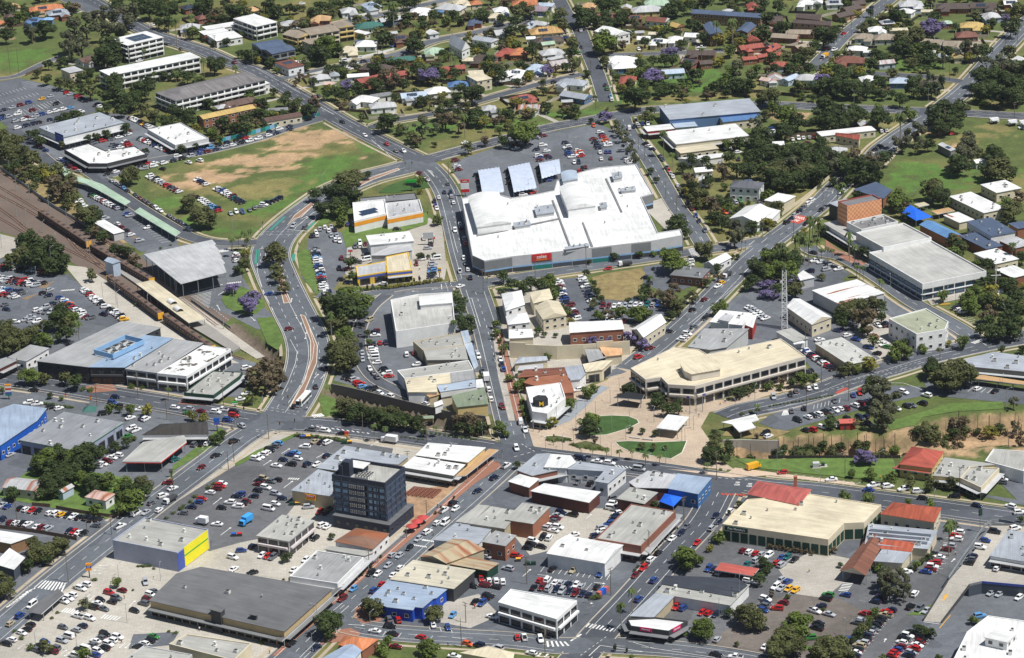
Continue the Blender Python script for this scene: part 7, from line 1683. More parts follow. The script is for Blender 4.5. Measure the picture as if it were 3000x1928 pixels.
GARDENS = [
(720,[(-329.2,641.2),(327.5,537.7),(284.4,299.6),(87.4,326.7),(63.6,320.4),(27.9,299.3),(-18.3,267.5),(-38.6,255.4),(-71.5,301),(-99,348.3),(-136.8,416.8),(-190.2,488.2),(-243,544.5),(-316.1,555.5)]),
(70,[(-263.8,461.8),(-228.7,421.1),(-181.7,450),(-134.5,382.2),(-104,353.1),(-112.1,326),(-156.7,297.1),(-192.6,332.9),(-223.7,377.8)]),
(55,[(74,296.9),(102.5,308.7),(165.7,292.3),(202.3,256.9),(159.4,177.3),(125.7,116.8),(102.2,107.3),(87.5,159.8),(82.5,214.6)]),
(14,[(100.5,-136.2),(126.5,-133.6),(146.9,-134.8),(159.9,-131.8),(177.4,-118.7),(198.5,-117.3),(197.3,-123.8),(166.8,-131.6),(144.5,-144.4),(100.3,-144.2)]),
(45,[(170.9,149.4),(189.8,134.2),(235.4,44.4),(221.3,-34.4),(203.7,-22.2),(178.3,51.1)]),
(40,[(-277.9,336.5),(-254.7,272.5),(-218.9,204.5),(-183.2,117),(-174.5,92.1),(-191.6,117.9),(-232.2,206.2),(-267.5,266.9)]),
(26,[(140.6,102.7),(153.2,71.3),(139.5,55.6),(116.7,24.6),(109.6,53.3),(126.7,86.3)])
]
TERR = [
([(-134.7,26.9),(-126.2,29.2),(-113.9,5.04),(-103.2,-14.1),(-98.2,-28.8),(-98.6,-35.6),(-104,-31.6),(-120.4,-9.7),(-133.6,12.4)],5.5,[(-132.3,20.2),(-104.5,-23.1)],2),
([(-82.6,-59.6),(-78.1,-56.2),(-68.7,-62),(-54.9,-71.9),(-36.7,-85.4),(-25.6,-93.4),(-12.4,-97.9),(-10,-109.3),(-11.8,-117),(-20.5,-113.5),(-36.2,-108),(-54,-99.5),(-72,-88.6),(-77.8,-79.8),(-81.4,-70.1)],6,None,2.5),
([(80.6,-139.3),(84.3,-131.9),(100.8,-133.6),(109.7,-130.2),(126.8,-131.1),(147.3,-132.3),(160.6,-129.3),(165.8,-120.6),(176.9,-116),(199.3,-114.7),(222.3,-110.8),(213.8,-155.5),(201.3,-150.1),(189.8,-147.7),(170.8,-150),(162.2,-139.8),(151.4,-155.6),(124.6,-154.6),(99,-151.7),(87.8,-150.1)],7.5,None,5)
]
TRACKS = [
[(-271,267.4),(-240.6,215.8),(-221.6,183.2),(-205.2,153.7),(-189.7,128.4),(-167.2,85.4),(-151.8,55.2),(-136.6,26.1),(-125.4,6.33),(-116.1,-11.4)],
[(-266.5,238.2),(-251.6,215.4),(-232.6,184.6),(-217,155.1),(-202.8,130),(-193,112.1),(-187.4,99.5)],
[(-264.4,223.9),(-252,207),(-237.5,185.2),(-221.7,158.9),(-211.7,138.8),(-201,119.1),(-190.7,96.9),(-178.1,69.4),(-159.9,36.8),(-142.8,8.2),(-129.3,-11.3),(-117.5,-23.9)],
[(-261.5,204.8),(-248.3,181.5),(-235.2,157.3),(-218.8,136.5),(-206.2,119.7),(-197.6,108.1),(-190.7,96.9)],
[(-229.8,176),(-219.1,155.4),(-209.7,130.8),(-202.2,116.2),(-193.8,101.7)],
[(-258.9,187.8),(-247.9,171.7),(-239,157.8),(-232.5,149.1)]
]
TRAINS = [
([(-234.1,180.8),(-203.5,129.6)],'six-car train stabled beside the platform,rear half'),
([(-201.4,125.8),(-167.2,73.7)],'six-car train stabled beside the platform,front half'),
([(-188,80.9),(-158.4,27.6)],'maroon train at the platform canopy,rear half'),
([(-156.4,26.5),(-131.4,-15.8)],'maroon train at the platform canopy,front half')
]
CUTWALLS = [
[(-77.8,-57.7),(-68.7,-63.4),(-54.8,-73.4),(-42.1,-82.5),(-35.8,-86.9),(-25.5,-94.2),(-12.3,-99.5)],
[(81.4,-134),(90.2,-134.4),(100.5,-136.2),(105,-136.7)]
]
RAMP=[[139.2,-295.9,0],[145.2,-298.1,0],[157.9,-278.9,4.2],[150.9,-274.9,4.2]]
DECK=[[150.9,-274.9,4.2],[157.9,-278.7,4.2],[162.8,-276.8,4.2],[178.6,-281.6,4.2],[187.7,-231.1,4.2],[179.5,-230.4,4.2],[174.1,-229.8,4.2],[166.1,-247.3,4.2]]
TOWER=[(-63.2,-183),(-70,-197.2),(-49.9,-206.9),(-43.1,-192.7)]
SITE=[(-44.3,-173.1),(-40.7,-166.4),(-29.8,-170.5)]
PLATFORM=[(-187.3,102.5),(-181.2,98),(-166.6,73.8),(-139.4,24.4),(-119.9,-11),(-122.8,-15.8),(-149.1,24.8),(-171.7,70.1),(-187.1,96.5)]

# ---------------------------------------------------------------- materials
def srgb(r,g,b):
	return tuple(((c / 255 + .055) / 1.055) ** 2.4 if c > 10 else c / 255 / 12.92 for c in (r,g,b))
PAL = dict(white=(232,232,230),cream=(214,203,176),cream2=(205,198,178),creamroof=(222,210,182),creamyellow=(214,190,130),lgrey=(190,191,192),lgreyroof=(188,187,182),grey=(128,130,132),
 greyroof=(166,167,167),greyroof2=(150,152,157),beigeroof=(176,175,169),beigewhite=(198,198,192),dgrey=(62,63,66),greywall=(120,118,112),greydeck=(110,112,114),zinc=(168,174,182),zinc2=(98,100,106),paleblue=(178,192,208),paleblue2=(158,174,194),
 skyblue=(140,178,214),skyblueroof=(150,172,196),steelblue=(92,122,162),slateblue=(84,98,122),slatewall=(70,78,88),blueroof=(88,124,172),blueroof2=(104,148,196),brightblue=(20,92,190),brightblue2=(24,74,180),blueshop=(62,112,168),
 tan=(196,160,116),tan2=(186,172,142),tanroof=(158,145,128),tanwall=(196,172,130),tilegrey=(122,118,118),mustard=(196,168,104),mustardtile=(180,144,92),orangetile=(190,120,80),orangepale=(224,176,132),redtile=(160,84,70),redroof=(170,82,66),redbrown=(124,80,66),pinkred=(178,94,86),
 salmon=(196,100,88),pinkroof=(206,178,168),pinkwhite=(206,198,196),mauve=(150,132,138),browntile=(96,74,66),browntile2=(128,84,66),brownroof=(88,76,70),rustbrown=(140,108,90),terratile=(164,82,58),darktile=(64,60,56),charcoal=(112,112,113),charcoaltile=(62,66,74),
 green=(56,108,98),palegreen=(172,196,172),dullgreen=(136,148,124),darkgreen=(22,62,48),sage=(170,174,150),palegreenwall=(176,190,160),brightgreen=(40,170,60),brick=(150,98,76),brickbrown=(150,116,84),brickpink=(186,146,122),redbrick=(140,90,72),brickdark=(96,54,46),orangebrick=(162,106,80),
 terracotta=(160,84,52),redwall=(176,52,40),redblack=(92,44,38),redtrim=(214,60,44),concretew=(206,198,186),greylilac=(160,166,186),yellow=(234,190,40),lemon=(238,226,40),blueband=(70,90,170),orange=(238,158,40),black=(40,42,44),towerwall=(46,53,70),towerframe=(72,82,102),teal=(34,120,112),
 asphalt=(100,104,111),asphalt2=(109,113,119),asphalt3=(104,105,108),asphalt_brown=(116,108,101),roadgrey=(100,105,112),roaddark=(85,89,97),concrete=(178,173,163),concrete2=(186,181,170),kerb=(178,170,156),path=(178,164,142),paving=(188,170,149),pathpink=(192,170,148),bluestone=(146,152,158),brickpave=(158,112,92),brickisland=(148,116,98),
 turf=(60,90,38),turf2=(90,114,50),drygrass=(140,124,82),mulchgreen=(84,88,50),dirtlot=(170,138,108),ballast=(108,94,84),whitek=(214,206,190),platform=(150,146,140),paint=(226,226,222),yellowpaint=(226,170,60),tealpaint=(60,140,122),redpaint=(178,76,60),timber=(122,108,92),steel=(150,156,156),darksteel=(70,76,74),rubber=(24,24,25),
 trunk=(98,84,70),palmtrunk=(150,138,120),train=(86,60,52),trainroof=(112,92,80),trainyellow=(236,176,50),fence_dark=(52,50,48),fence_brown=(104,84,68),skin=(196,150,120),rail=(164,138,118),acw=(214,214,208),fan=(60,60,62),bluesail=(20,100,220),sail=(188,198,216),red=(206,34,34),skyb=(60,160,230),mural=(52,158,164),umbrella=(186,70,66),steelbeam=(150,96,78),fleaf=(60,66,40))
MATS = {}
def nodes_of(m):
	m.use_nodes = True
	t = m.node_tree
	return t,t.nodes,t.links,t.nodes['Principled BSDF']
def noise_mul(t,base,scale,lo,hi,detail=4,vec=None,rough=.6):
	n = t.nodes.new('ShaderNodeTexNoise');n.inputs['Scale'].default_value = scale;n.inputs['Detail'].default_value = detail;n.inputs['Roughness'].default_value = rough
	if vec: t.links.new(vec,n.inputs['Vector'])
	r = t.nodes.new('ShaderNodeMapRange');r.inputs[1].default_value = .3;r.inputs[2].default_value = .7;r.inputs[3].default_value = lo;r.inputs[4].default_value = hi
	t.links.new(n.outputs[0],r.inputs[0])
	m = t.nodes.new('ShaderNodeMix');m.data_type = 'RGBA';m.blend_type = 'MULTIPLY';m.inputs[0].default_value = 1
	t.links.new(base,m.inputs[6])
	c = t.nodes.new('ShaderNodeCombineColor')
	for i in range(3): t.links.new(r.outputs[0],c.inputs[i])
	t.links.new(c.outputs[0],m.inputs[7])
	return m.outputs[2]
def M(name,kind='flat',rough=.75):
	key = (name,kind)
	if key in MATS: return MATS[key]
	m = bpy.data.materials.new(name + '_' + kind)
	t,N,L,b = nodes_of(m)
	rust = name.startswith('rust') or name in ('fadedred',)
	base = PAL.get({'rustroof': 'lgrey','rustpale': 'pinkroof','rustwhite': 'white','rustred': 'redbrown','fadedred': 'orangebrick','rusttan': 'tan2','tarwhite': 'white','checker': 'orangepale','none': 'grey'}.get(name,name),(150,150,150))
	c = srgb(*base)
	rgb = N.new('ShaderNodeRGB');rgb.outputs[0].default_value = (*c,1);out = rgb.outputs[0]
	geo = N.new('ShaderNodeNewGeometry');pos = geo.outputs['Position']
	b.inputs['Roughness'].default_value = rough
	if kind == 'roof':
		uv = N.new('ShaderNodeUVMap');mp = N.new('ShaderNodeMapping');mp.inputs['Scale'].default_value = (.9,.07,1);L.new(uv.outputs[0],mp.inputs[0])
		tile = 'tile' in name or name in ('pinkred','redroof')
		out = noise_mul(t,out,1.0,.8 if not tile else .66,1.1 if not tile else 1.28,3,mp.outputs[0])
		out = noise_mul(t,out,.12,.8,1.08,6,pos);out = noise_mul(t,out,.035,.9,1.06,2,pos)
		wv = N.new('ShaderNodeTexWave');wv.bands_direction = 'Y' if tile else 'X';wv.inputs['Scale'].default_value = .55 if tile else .42;wv.inputs['Distortion'].default_value = .3;L.new(uv.outputs[0],wv.inputs[0])
		bp = N.new('ShaderNodeBump');bp.inputs['Strength'].default_value = .35;bp.inputs['Distance'].default_value = .06;L.new(wv.outputs[1],bp.inputs['Height']);L.new(bp.outputs[0],b.inputs['Normal'])
		b.inputs['Roughness'].default_value = .55
		if rust or name == 'tarwhite':
			nn = N.new('ShaderNodeTexNoise');nn.inputs['Scale'].default_value = .5 if name != 'tarwhite' else .16;nn.inputs['Detail'].default_value = 5;L.new(mp.outputs[0] if name != 'tarwhite' else pos,nn.inputs[0])
			rp = N.new('ShaderNodeValToRGB');rp.color_ramp.elements[0].position = .47 if name != 'rustwhite' else .6;rp.color_ramp.elements[1].position = .62 if name != 'tarwhite' else .52;L.new(nn.outputs[0],rp.inputs[0])
			mx = N.new('ShaderNodeMix');mx.data_type = 'RGBA';L.new(rp.outputs[0],mx.inputs[0]);L.new(out,mx.inputs[6])
			mx.inputs[7].default_value = (*(srgb(150,92,62) if name != 'tarwhite' else srgb(96,88,80)),1);out = mx.outputs[2]
			if name == 'tarwhite': rp.color_ramp.elements[0].position = .56;rp.color_ramp.elements[1].position = .6
	elif kind == 'ground':
		out = noise_mul(t,out,.05,.84,1.12,6,pos);out = noise_mul(t,out,.9,.9,1.08,4,pos)
		out = noise_mul(t,out,.016,.88,1.1,2,pos)
		if 'asphalt' in name or 'road' in name:
			vo = N.new('ShaderNodeTexVoronoi');vo.inputs['Scale'].default_value = .06;L.new(pos,vo.inputs[0])
			sp = N.new('ShaderNodeSeparateColor');L.new(vo.outputs['Color'],sp.inputs[0])
			mr = N.new('ShaderNodeMapRange');mr.inputs[3].default_value = .8;mr.inputs[4].default_value = 1.1;L.new(sp.outputs[0],mr.inputs[0])
			out = noise_mul(t,out,.35,.72,1.08,6,pos,.75)
			mm = N.new('ShaderNodeVectorMath');mm.operation = 'SCALE';L.new(out,mm.inputs[0]);L.new(mr.outputs[0],mm.inputs['Scale']);out = mm.outputs[0]
		if name in ('turf','turf2','drygrass','mulchgreen','dirtlot'): out = noise_mul(t,out,.3,.7,1.25,6,pos)
		if name in ('paving','brickpave','concrete','concrete2'):
			br = N.new('ShaderNodeTexBrick');br.inputs['Scale'].default_value = .22;br.inputs['Color1'].default_value = (1,1,1,1);br.inputs['Color2'].default_value = (.9,.88,.87,1);br.inputs['Mortar'].default_value = (.72,.7,.68,1);br.inputs['Mortar Size'].default_value = .012;L.new(pos,br.inputs[0])
			mx = N.new('ShaderNodeMix');mx.data_type = 'RGBA';mx.blend_type = 'MULTIPLY';mx.inputs[0].default_value = 1;L.new(out,mx.inputs[6]);L.new(br.outputs[0],mx.inputs[7]);out = mx.outputs[2]
		b.inputs['Roughness'].default_value = .9
	elif kind == 'wall':
		if name == 'checker':
			ck = N.new('ShaderNodeTexChecker');ck.inputs['Scale'].default_value = .9;ck.inputs[1].default_value = (*srgb(232,178,134),1);ck.inputs[2].default_value = (*srgb(214,142,100),1);uv = N.new('ShaderNodeUVMap');L.new(uv.outputs[0],ck.inputs[0]);out = ck.outputs[0]
		out = noise_mul(t,out,.25,.88,1.06,5,pos);out = noise_mul(t,out,2.5,.93,1.05,3,pos)
		if name in ('brick','redbrick','brickdark','orangebrick','brickbrown','brickpink'): out = noise_mul(t,out,6,.8,1.15,2,pos)
	elif kind == 'leaf':
		b.inputs['Roughness'].default_value = .6
		b.inputs['Specular IOR Level'].default_value = .25
		out = noise_mul(t,out,.11,.68,1.32,2,pos);out = noise_mul(t,out,.9,.7,1.3,3,pos)
		tr = N.new('ShaderNodeBsdfTranslucent');L.new(out,tr.inputs[0]);ms = N.new('ShaderNodeMixShader');ms.inputs[0].default_value = .3
		L.new(b.outputs[0],ms.inputs[1]);L.new(tr.outputs[0],ms.inputs[2]);L.new(ms.outputs[0],N['Material Output'].inputs[0])
	elif kind == 'car':
		b.inputs['Roughness'].default_value = .35;b.inputs['Coat Weight'].default_value = .5;b.inputs['Coat Roughness'].default_value = .08
		if name in ('s','g','n','b','l','e'): b.inputs['Metallic'].default_value = .25
	elif kind == 'glass':
		b.inputs['Roughness'].default_value = .08;b.inputs['Specular IOR Level'].default_value = .7
		if name == 'bglass': b.inputs['Metallic'].default_value = .8;b.inputs['Roughness'].default_value = .15
	L.new(out,b.inputs['Base Color'])
	MATS[key] = m
	return m
PAL.update({'c_w': (236,236,236),'c_s': (172,176,182),'c_g': (96,100,106),'c_k': (22,23,26),'c_b': (38,68,132),'c_n': (24,34,64),'c_r': (176,30,28),'c_m': (104,18,24),'c_y': (232,174,30),'c_o': (216,92,36),'c_G': (52,124,56),'c_t': (20,98,98),'c_l': (92,150,200),'c_e': (176,164,136),
 'glass': (26,32,38),'bglass': (92,118,148),'frame': (216,216,214),'dframe': (70,72,76)})
LEAF = {'d': (70,84,44),'l': (100,116,52),'e': (98,102,74),'o': (98,102,60),'b': (112,100,76),'j': (128,116,156),'y': (136,132,54),'p': (96,112,60),'s': (92,108,48),'c': (54,72,44)}
for k,v in LEAF.items(): PAL['leaf_' + k] = tuple(c * .97 for c in v)

# ---------------------------------------------------------------- mesh helpers
def link(o,parent=None):
	COL.objects.link(o)
	if parent: o.parent = parent
	return o
def obj(name,V,F,mats,parent=None,mi=None,uv=None,smooth=False,loc=None):
	me = bpy.data.meshes.new(name);me.from_pydata([tuple(v) for v in V],[],F)
	for m in (mats if isinstance(mats,(list,tuple)) else [mats]): me.materials.append(m)
	if mi is not None: me.polygons.foreach_set('material_index',mi)
	if uv is not None:
		l = me.uv_layers.new(name='UVMap');l.data.foreach_set('uv',[c for p in uv for c in p])
	if smooth: me.polygons.foreach_set('use_smooth',[True] * len(me.polygons))
	me.update()
	o = bpy.data.objects.new(name,me)
	if loc: o.location = loc
	return link(o,parent)
def tag(o,label,cat,group=None):
	o['label'] = label;o['category'] = cat
	if group: o['group'] = group
	return o
def struct(o): o['kind'] = 'structure';return o
def stuff(o,label=None,cat=None):
	o['kind'] = 'stuff'
	if label: o['label'] = label;o['category'] = cat
	return o
def empty(name,loc,label,cat,group=None):
	o = bpy.data.objects.new(name,None);o.empty_display_size = .5;o.location = loc
	return tag(link(o),label,cat,group)
class MB:
	def __init__(s): s.V = [];s.F = [];s.m = []
	def add(s,V,F,mi=0):
		n = len(s.V);s.V += [tuple(v) for v in V];s.F += [tuple(i + n for i in f) for f in F];s.m += [mi] * len(F)
	def box(s,c,d,ang=0,mi=0,top=1.0):
		cx,cy,cz = c;a,b,h = d[0] / 2,d[1] / 2,d[2];ca,sa = math.cos(ang),math.sin(ang);V = []
		for z,k in ((cz,1),(cz + h,top)):
			for x,y in ((-a,-b),(a,-b),(a,b),(-a,b)):
				x *= k;y *= k
				V.append((cx + x * ca - y * sa,cy + x * sa + y * ca,z))
		s.add(V,[(3,2,1,0),(4,5,6,7),(0,1,5,4),(1,2,6,5),(2,3,7,6),(3,0,4,7)],mi)
	def cyl(s,p,q,r0,r1,n=8,mi=0):
		p,q = Vector(p),Vector(q);d = (q - p).normalized();u = d.orthogonal().normalized();v = d.cross(u);V = []
		for c,r in ((p,r0),(q,r1)):
			for i in range(n):
				a = 2 * math.pi * i / n;V.append(c + u * (r * math.cos(a)) + v * (r * math.sin(a)))
		s.add(V,[(i,(i + 1) % n,n + (i + 1) % n,n + i) for i in range(n)] + [tuple(range(n))[::-1],tuple(range(n,2 * n))],mi)
	def prism(s,P,z0,z1,mi=0,cap=True):
		n = len(P);V = [(x,y,z0) for x,y in P] + [(x,y,z1) for x,y in P]
		F = [(i,(i + 1) % n,n + (i + 1) % n,n + i) for i in range(n)]
		if cap: F += [tuple(n + i for i in f) for f in tri(P)]
		s.add(V,F,mi)
	def build(s,name,mats,parent=None,**k): return obj(name,s.V,s.F,mats,parent,mi=s.m,**k)
def tri(P):
	out = []
	for f in tessellate_polygon([[Vector((x,y,0)) for x,y in P]]):
		a,b,c = (P[i] for i in f)
		out.append(tuple(f) if (b[0] - a[0]) * (c[1] - a[1]) - (b[1] - a[1]) * (c[0] - a[0]) > 0 else tuple(f[::-1]))
	return out
def offset(P,d):
	n = len(P);out = []
	for i in range(n):
		a,b,c = (Vector(P[i - 1]),Vector(P[i]),Vector(P[(i + 1) % n]))
		u = (b - a).normalized();v = (c - b).normalized()
		n1 = Vector((u.y,-u.x));n2 = Vector((v.y,-v.x));m = n1 + n2
		k = d / max(.35,(1 + n1.dot(n2)) / 1.0) if m.length > .01 else d
		out.append((b.x + m.x * k,b.y + m.y * k))
	return out
def inpoly(x,y,P):
	ins = False;j = len(P) - 1
	for i in range(len(P)):
		if (P[i][1] > y) != (P[j][1] > y) and x < (P[j][0] - P[i][0]) * (y - P[i][1]) / (P[j][1] - P[i][1]) + P[i][0]: ins = not ins
		j = i
	return ins
def rows(s): return [l.split() for l in s.strip().split('\n')]
INV = cam.matrix_world.inverted()
def scr(x,y,z=1.):
	v = INV @ Vector((x,y,z));return v.x / -v.z
def near(x,y): return min(PLACES,key=lambda p: (p[0] - x) ** 2 + (p[1] - y) ** 2)[2]
ORD = ['leftmost'] + [k + ' from left' for k in 'second third fourth fifth sixth seventh eighth ninth tenth eleventh twelfth'.split()]
def uniq(items):      # items: (base text, x, y) -> labels that single each one out
	g = {}
	for i,(bs,x,y) in enumerate(items): g.setdefault(bs,[]).append(i)
	out = [None] * len(items)
	for bs,l in g.items():
		l.sort(key=lambda i: scr(items[i][1],items[i][2]));n = len(l)
		for k,i in enumerate(l):
			if n == 1: out[i] = bs
			elif n == 2: out[i] = bs + (', left of two',', right of two')[k]
			elif k == n - 1: out[i] = bs + ', rightmost'
			elif k < len(ORD): out[i] = bs + ', ' + ORD[k]
			else: out[i] = bs + ', ' + (ORD[n - 1 - k].replace('left','right') if n - 1 - k < len(ORD) else '%dth from left' % (k + 1))
	return out

# ---------------------------------------------------------------- ground with cuttings
def seg_d(px,py,P):
	d = np.full(px.shape,1e9)
	for i in range(len(P)):
		ax,ay = P[i - 1];bx,by = P[i];dx,dy = bx - ax,by - ay
		t = np.clip(((px - ax) * dx + (py - ay) * dy) / (dx * dx + dy * dy + 1e-9),0,1)
		d = np.minimum(d,np.hypot(px - ax - t * dx,py - ay - t * dy))
	return d
def inside(px,py,P):
	ins = np.zeros(px.shape,bool);j = len(P) - 1
	for i in range(len(P)):
		xi,yi = P[i];xj,yj = P[j]
		ins ^= ((yi > py) != (yj > py)) & (px < (xj - xi) * (py - yi) / (yj - yi + 1e-12) + xi);j = i
	return ins
def vnoise(x,y,s,seed=0):
	rs = np.random.RandomState(seed);G = rs.rand(256,256);x = x / s + 97.3;y = y / s + 41.7
	i = np.floor(x).astype(int);j = np.floor(y).astype(int);f = x - i;g = y - j;f = f * f * (3 - 2 * f);g = g * g * (3 - 2 * g)
	q = lambda a,b: G[a % 256,b % 256]
	return (q(i,j) * (1 - f) + q(i + 1,j) * f) * (1 - g) + (q(i,j + 1) * (1 - f) + q(i + 1,j + 1) * f) * g
def terrain_z(px,py):
	z = np.zeros(px.shape);z -= .02
	for P,dep,rmp,wd in TERR:
		m = inside(px,py,P)
		if not m.any(): continue
		d = seg_d(px[m],py[m],P);k = np.clip(d / wd,0,1);k = k * k * (3 - 2 * k)
		h = dep * k
		if rmp:
			(ax,ay),(bx,by) = rmp;dx,dy = bx - ax,by - ay
			h = h * np.clip(((px[m] - ax) * dx + (py[m] - ay) * dy) / (dx * dx + dy * dy),0,1)
		elif wd > 4: h = h * (.93 + .14 * vnoise(px[m],py[m],3.0,5)) + (k > .02) * (k < .98) * (vnoise(px[m],py[m],2.2,9) - .5) * 2.2
		z[m] -= h
	return z
def tz(x,y): return float(terrain_z(np.array([x]),np.array([y]))[0])
def make_ground():
	xs = np.arange(-400,401,2.0);ys = np.arange(-400,741,2.0)
	nx,ny = len(xs),len(ys);X,Y = np.meshgrid(xs,ys)
	Z = terrain_z(X,Y)
	n1 = vnoise(X,Y,38,1);n2 = vnoise(X,Y,11,2);n3 = vnoise(X,Y,4.3,3);n4 = vnoise(X,Y,2.1,4)
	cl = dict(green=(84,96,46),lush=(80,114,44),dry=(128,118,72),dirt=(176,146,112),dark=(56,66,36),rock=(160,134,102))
	cl = {k: np.array(srgb(*v)) for k,v in cl.items()}
	C = cl['green'] + np.clip((n1 * .6 + n2 * .4 - .5) * 2.6,0,1)[...,None] * (cl['dry'] - cl['green'])
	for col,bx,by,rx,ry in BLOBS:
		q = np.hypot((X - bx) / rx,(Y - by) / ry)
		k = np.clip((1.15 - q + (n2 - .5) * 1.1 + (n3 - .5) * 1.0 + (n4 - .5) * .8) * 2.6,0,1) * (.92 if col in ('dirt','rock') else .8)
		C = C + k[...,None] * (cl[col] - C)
	for P,dep,rmp,wd in TERR:
		m = inside(X,Y,P) & (Z < -.4)
		mixr = np.clip(n2 * 1.8 - .1,0,1)[...,None]
		base = (cl['rock'] * (.75 + .5 * n3[...,None])) * (1 - mixr * .45) + cl['dark'] * mixr * .45
		if wd < 4: base = np.ones_like(C) * np.array(srgb(104,92,80)) * (.8 + .4 * n3[...,None])
		fl = m & (Z < -dep * .9) & (wd > 4)
		C[m] = base[m];C[fl] = (cl['dirt'] * (.66 + .3 * n2[...,None]))[fl]
	C *= (.84 + .3 * n3)[...,None]
	V = np.stack([X,Y,Z],-1).reshape(-1,3)
	idx = np.arange(nx * ny).reshape(ny,nx)
	F = np.stack([idx[:-1,:-1],idx[:-1,1:],idx[1:,1:],idx[1:,:-1]],-1).reshape(-1,4)
	# skirt out to the horizon
	big = 7000;rim = [(-400,-400),(400,-400),(400,740),(-400,740)];out = [(-big,-big),(big,-big),(big,big),(-big,big)]
	n = len(V);cid = [idx[0,0],idx[0,-1],idx[-1,-1],idx[-1,0]]
	V = np.concatenate([V,np.array([(x,y,-.02) for x,y in out])])
	F2 = [(n + i,n + (i + 1) % 4,cid[(i + 1) % 4],cid[i]) for i in range(4)]
	me = bpy.data.meshes.new('ground');me.from_pydata(V.tolist(),[],F.tolist() + F2)
	at = me.color_attributes.new('soil','FLOAT_COLOR','POINT')
	cc = np.ones((len(V),4));cc[:-4,:3] = C.reshape(-1,3);cc[-4:,:3] = cl['green']
	at.data.foreach_set('color',cc.ravel())
	me.polygons.foreach_set('use_smooth',[True] * len(me.polygons))
	m = bpy.data.materials.new('soil_and_grass');t,N,L,b = nodes_of(m)
	a = N.new('ShaderNodeVertexColor');a.layer_name = 'soil';g = N.new('ShaderNodeNewGeometry')
	o = noise_mul(t,a.outputs[0],.7,.72,1.25,6,g.outputs['Position']);o = noise_mul(t,o,.12,.82,1.15,5,g.outputs['Position'])
	L.new(o,b.inputs['Base Color']);b.inputs['Roughness'].default_value = .95
	me.materials.append(m)
	struct(link(bpy.data.objects.new('ground',me)))
make_ground()

# ---------------------------------------------------------------- paved sheets, roads, kerbs, markings
def smooth_line(P,step=4.0):
	P = [Vector(p) for p in P];P = [P[0] * 2 - P[1]] + P + [P[-1] * 2 - P[-2]];out = []
	for i in range(1,len(P) - 2):
		a,b,c,d = P[i - 1:i + 3];n = max(1,int((c - b).length / step))
		for k in range(n):
			s = k / n;out.append(.5 * ((2 * b) + (c - a) * s + (2 * a - 5 * b + 4 * c - d) * s * s + (3 * b - a - 3 * c + d) * s ** 3))
	out.append(P[-2]);return out
def ribbon(L,off,wd):
	V = []
	for i,p in enumerate(L):
		d = (L[min(i + 1,len(L) - 1)] - L[max(i - 1,0)]).normalized();nrm = Vector((-d.y,d.x))
		a = p + nrm * (off + wd / 2);b = p + nrm * (off - wd / 2);V += [(a.x,a.y),(b.x,b.y)]
	return V
RL = [(smooth_line(r[2]),r[1],r[0],r[3]) for r in ROADS]
RNP = [(np.array([(p.x,p.y) for p in L]),wd) for L,wd,_,_ in RL]
def on_road(x,y,skip=-1,grow=0.):
	for i,(A_,wd) in enumerate(RNP):
		if i != skip and np.min(np.hypot(A_[:,0] - x,A_[:,1] - y)) < wd / 2 + grow: return True
	return False
BP = [b[5] for b in BUILDINGS]
SHEET = [0]
def zlev():
	SHEET[0] += 1;return .02 + .0016 * SHEET[0]
AR = sorted(AREAS,key=lambda a: 1 if a[3] is None else a[3])
PAVED = [a[2] for a in AR if a[0] in ('car_park','town_square','brick_footpath','footpath')]
def sheet(name,P,z,mat): return struct(obj(name,[(x,y,z) for x,y in P],tri(P),mat))
for name,mat,P,lvl,o in AR:
	if (1 if lvl is None else lvl) < 2: sheet(name,P,zlev(),M(mat,'ground'))
for i,(L,wd,nm,o) in enumerate(RL):
	z = zlev();V = ribbon(L,0,wd);n = len(L)
	struct(obj(nm,[(x,y,z) for x,y in V],[(2 * k + 1,2 * k + 3,2 * k + 2,2 * k) for k in range(n - 1)],M('roadgrey' if i % 3 else 'roaddark','ground')))
kb = MB();fp = MB()
for i,(L,wd,nm,o) in enumerate(RL):
	for sgn in (1,-1):
		for off,w2,h,tgt,test in ((wd / 2 + .2,.4,.14,kb,0),(wd / 2 + 2.6,1.4,.06,fp,1)):
			if test and not (o.get('side',0)): continue
			V = ribbon(L,sgn * off,w2)
			for k in range(len(L) - 1):
				cx = (V[2 * k][0] + V[2 * k + 3][0]) / 2;cy = (V[2 * k][1] + V[2 * k + 3][1]) / 2
				if on_road(cx,cy,i,.3 + test) or (test and (any(inpoly(cx,cy,P) for P in BP) or any(inpoly(cx,cy,P) for P in PAVED))) or (not test and any(inpoly(cx,cy,P) for P in PAVED[:1])): continue
				q = [V[2 * k + 1],V[2 * k + 3],V[2 * k + 2],V[2 * k]]
				if abs(tz(cx,cy)) > .3 and test: continue
				tgt.prism(q,0,h + (.0 if test else .2))
struct(kb.build('kerbs',M('kerb','ground')));struct(fp.build('footpaths',M('path','ground')))
for name,mat,P,lvl,o in AR:
	if (1 if lvl is None else lvl) >= 2:
		z = zlev();sheet(name,P,z,M(mat,'ground'))
		if o.get('kerb') or lvl == 6:
			k = MB();Q = offset(P,.35)
			n = len(P);V = [(x,y,0) for x,y in Q] + [(x,y,z + .1) for x,y in Q] + [(x,y,z + .1) for x,y in P] + [(x,y,z) for x,y in P]
			F = []
			for a in range(n):
				c = (a + 1) % n;F += [(a,c,n + c,n + a),(n + a,n + c,2 * n + c,2 * n + a),(2 * n + a,2 * n + c,3 * n + c,3 * n + a)]
			k.add(V,F);struct(k.build('kerb_edging',M('whitek','ground')))
ZM = zlev() + .004;ZC = .2
mk = {}
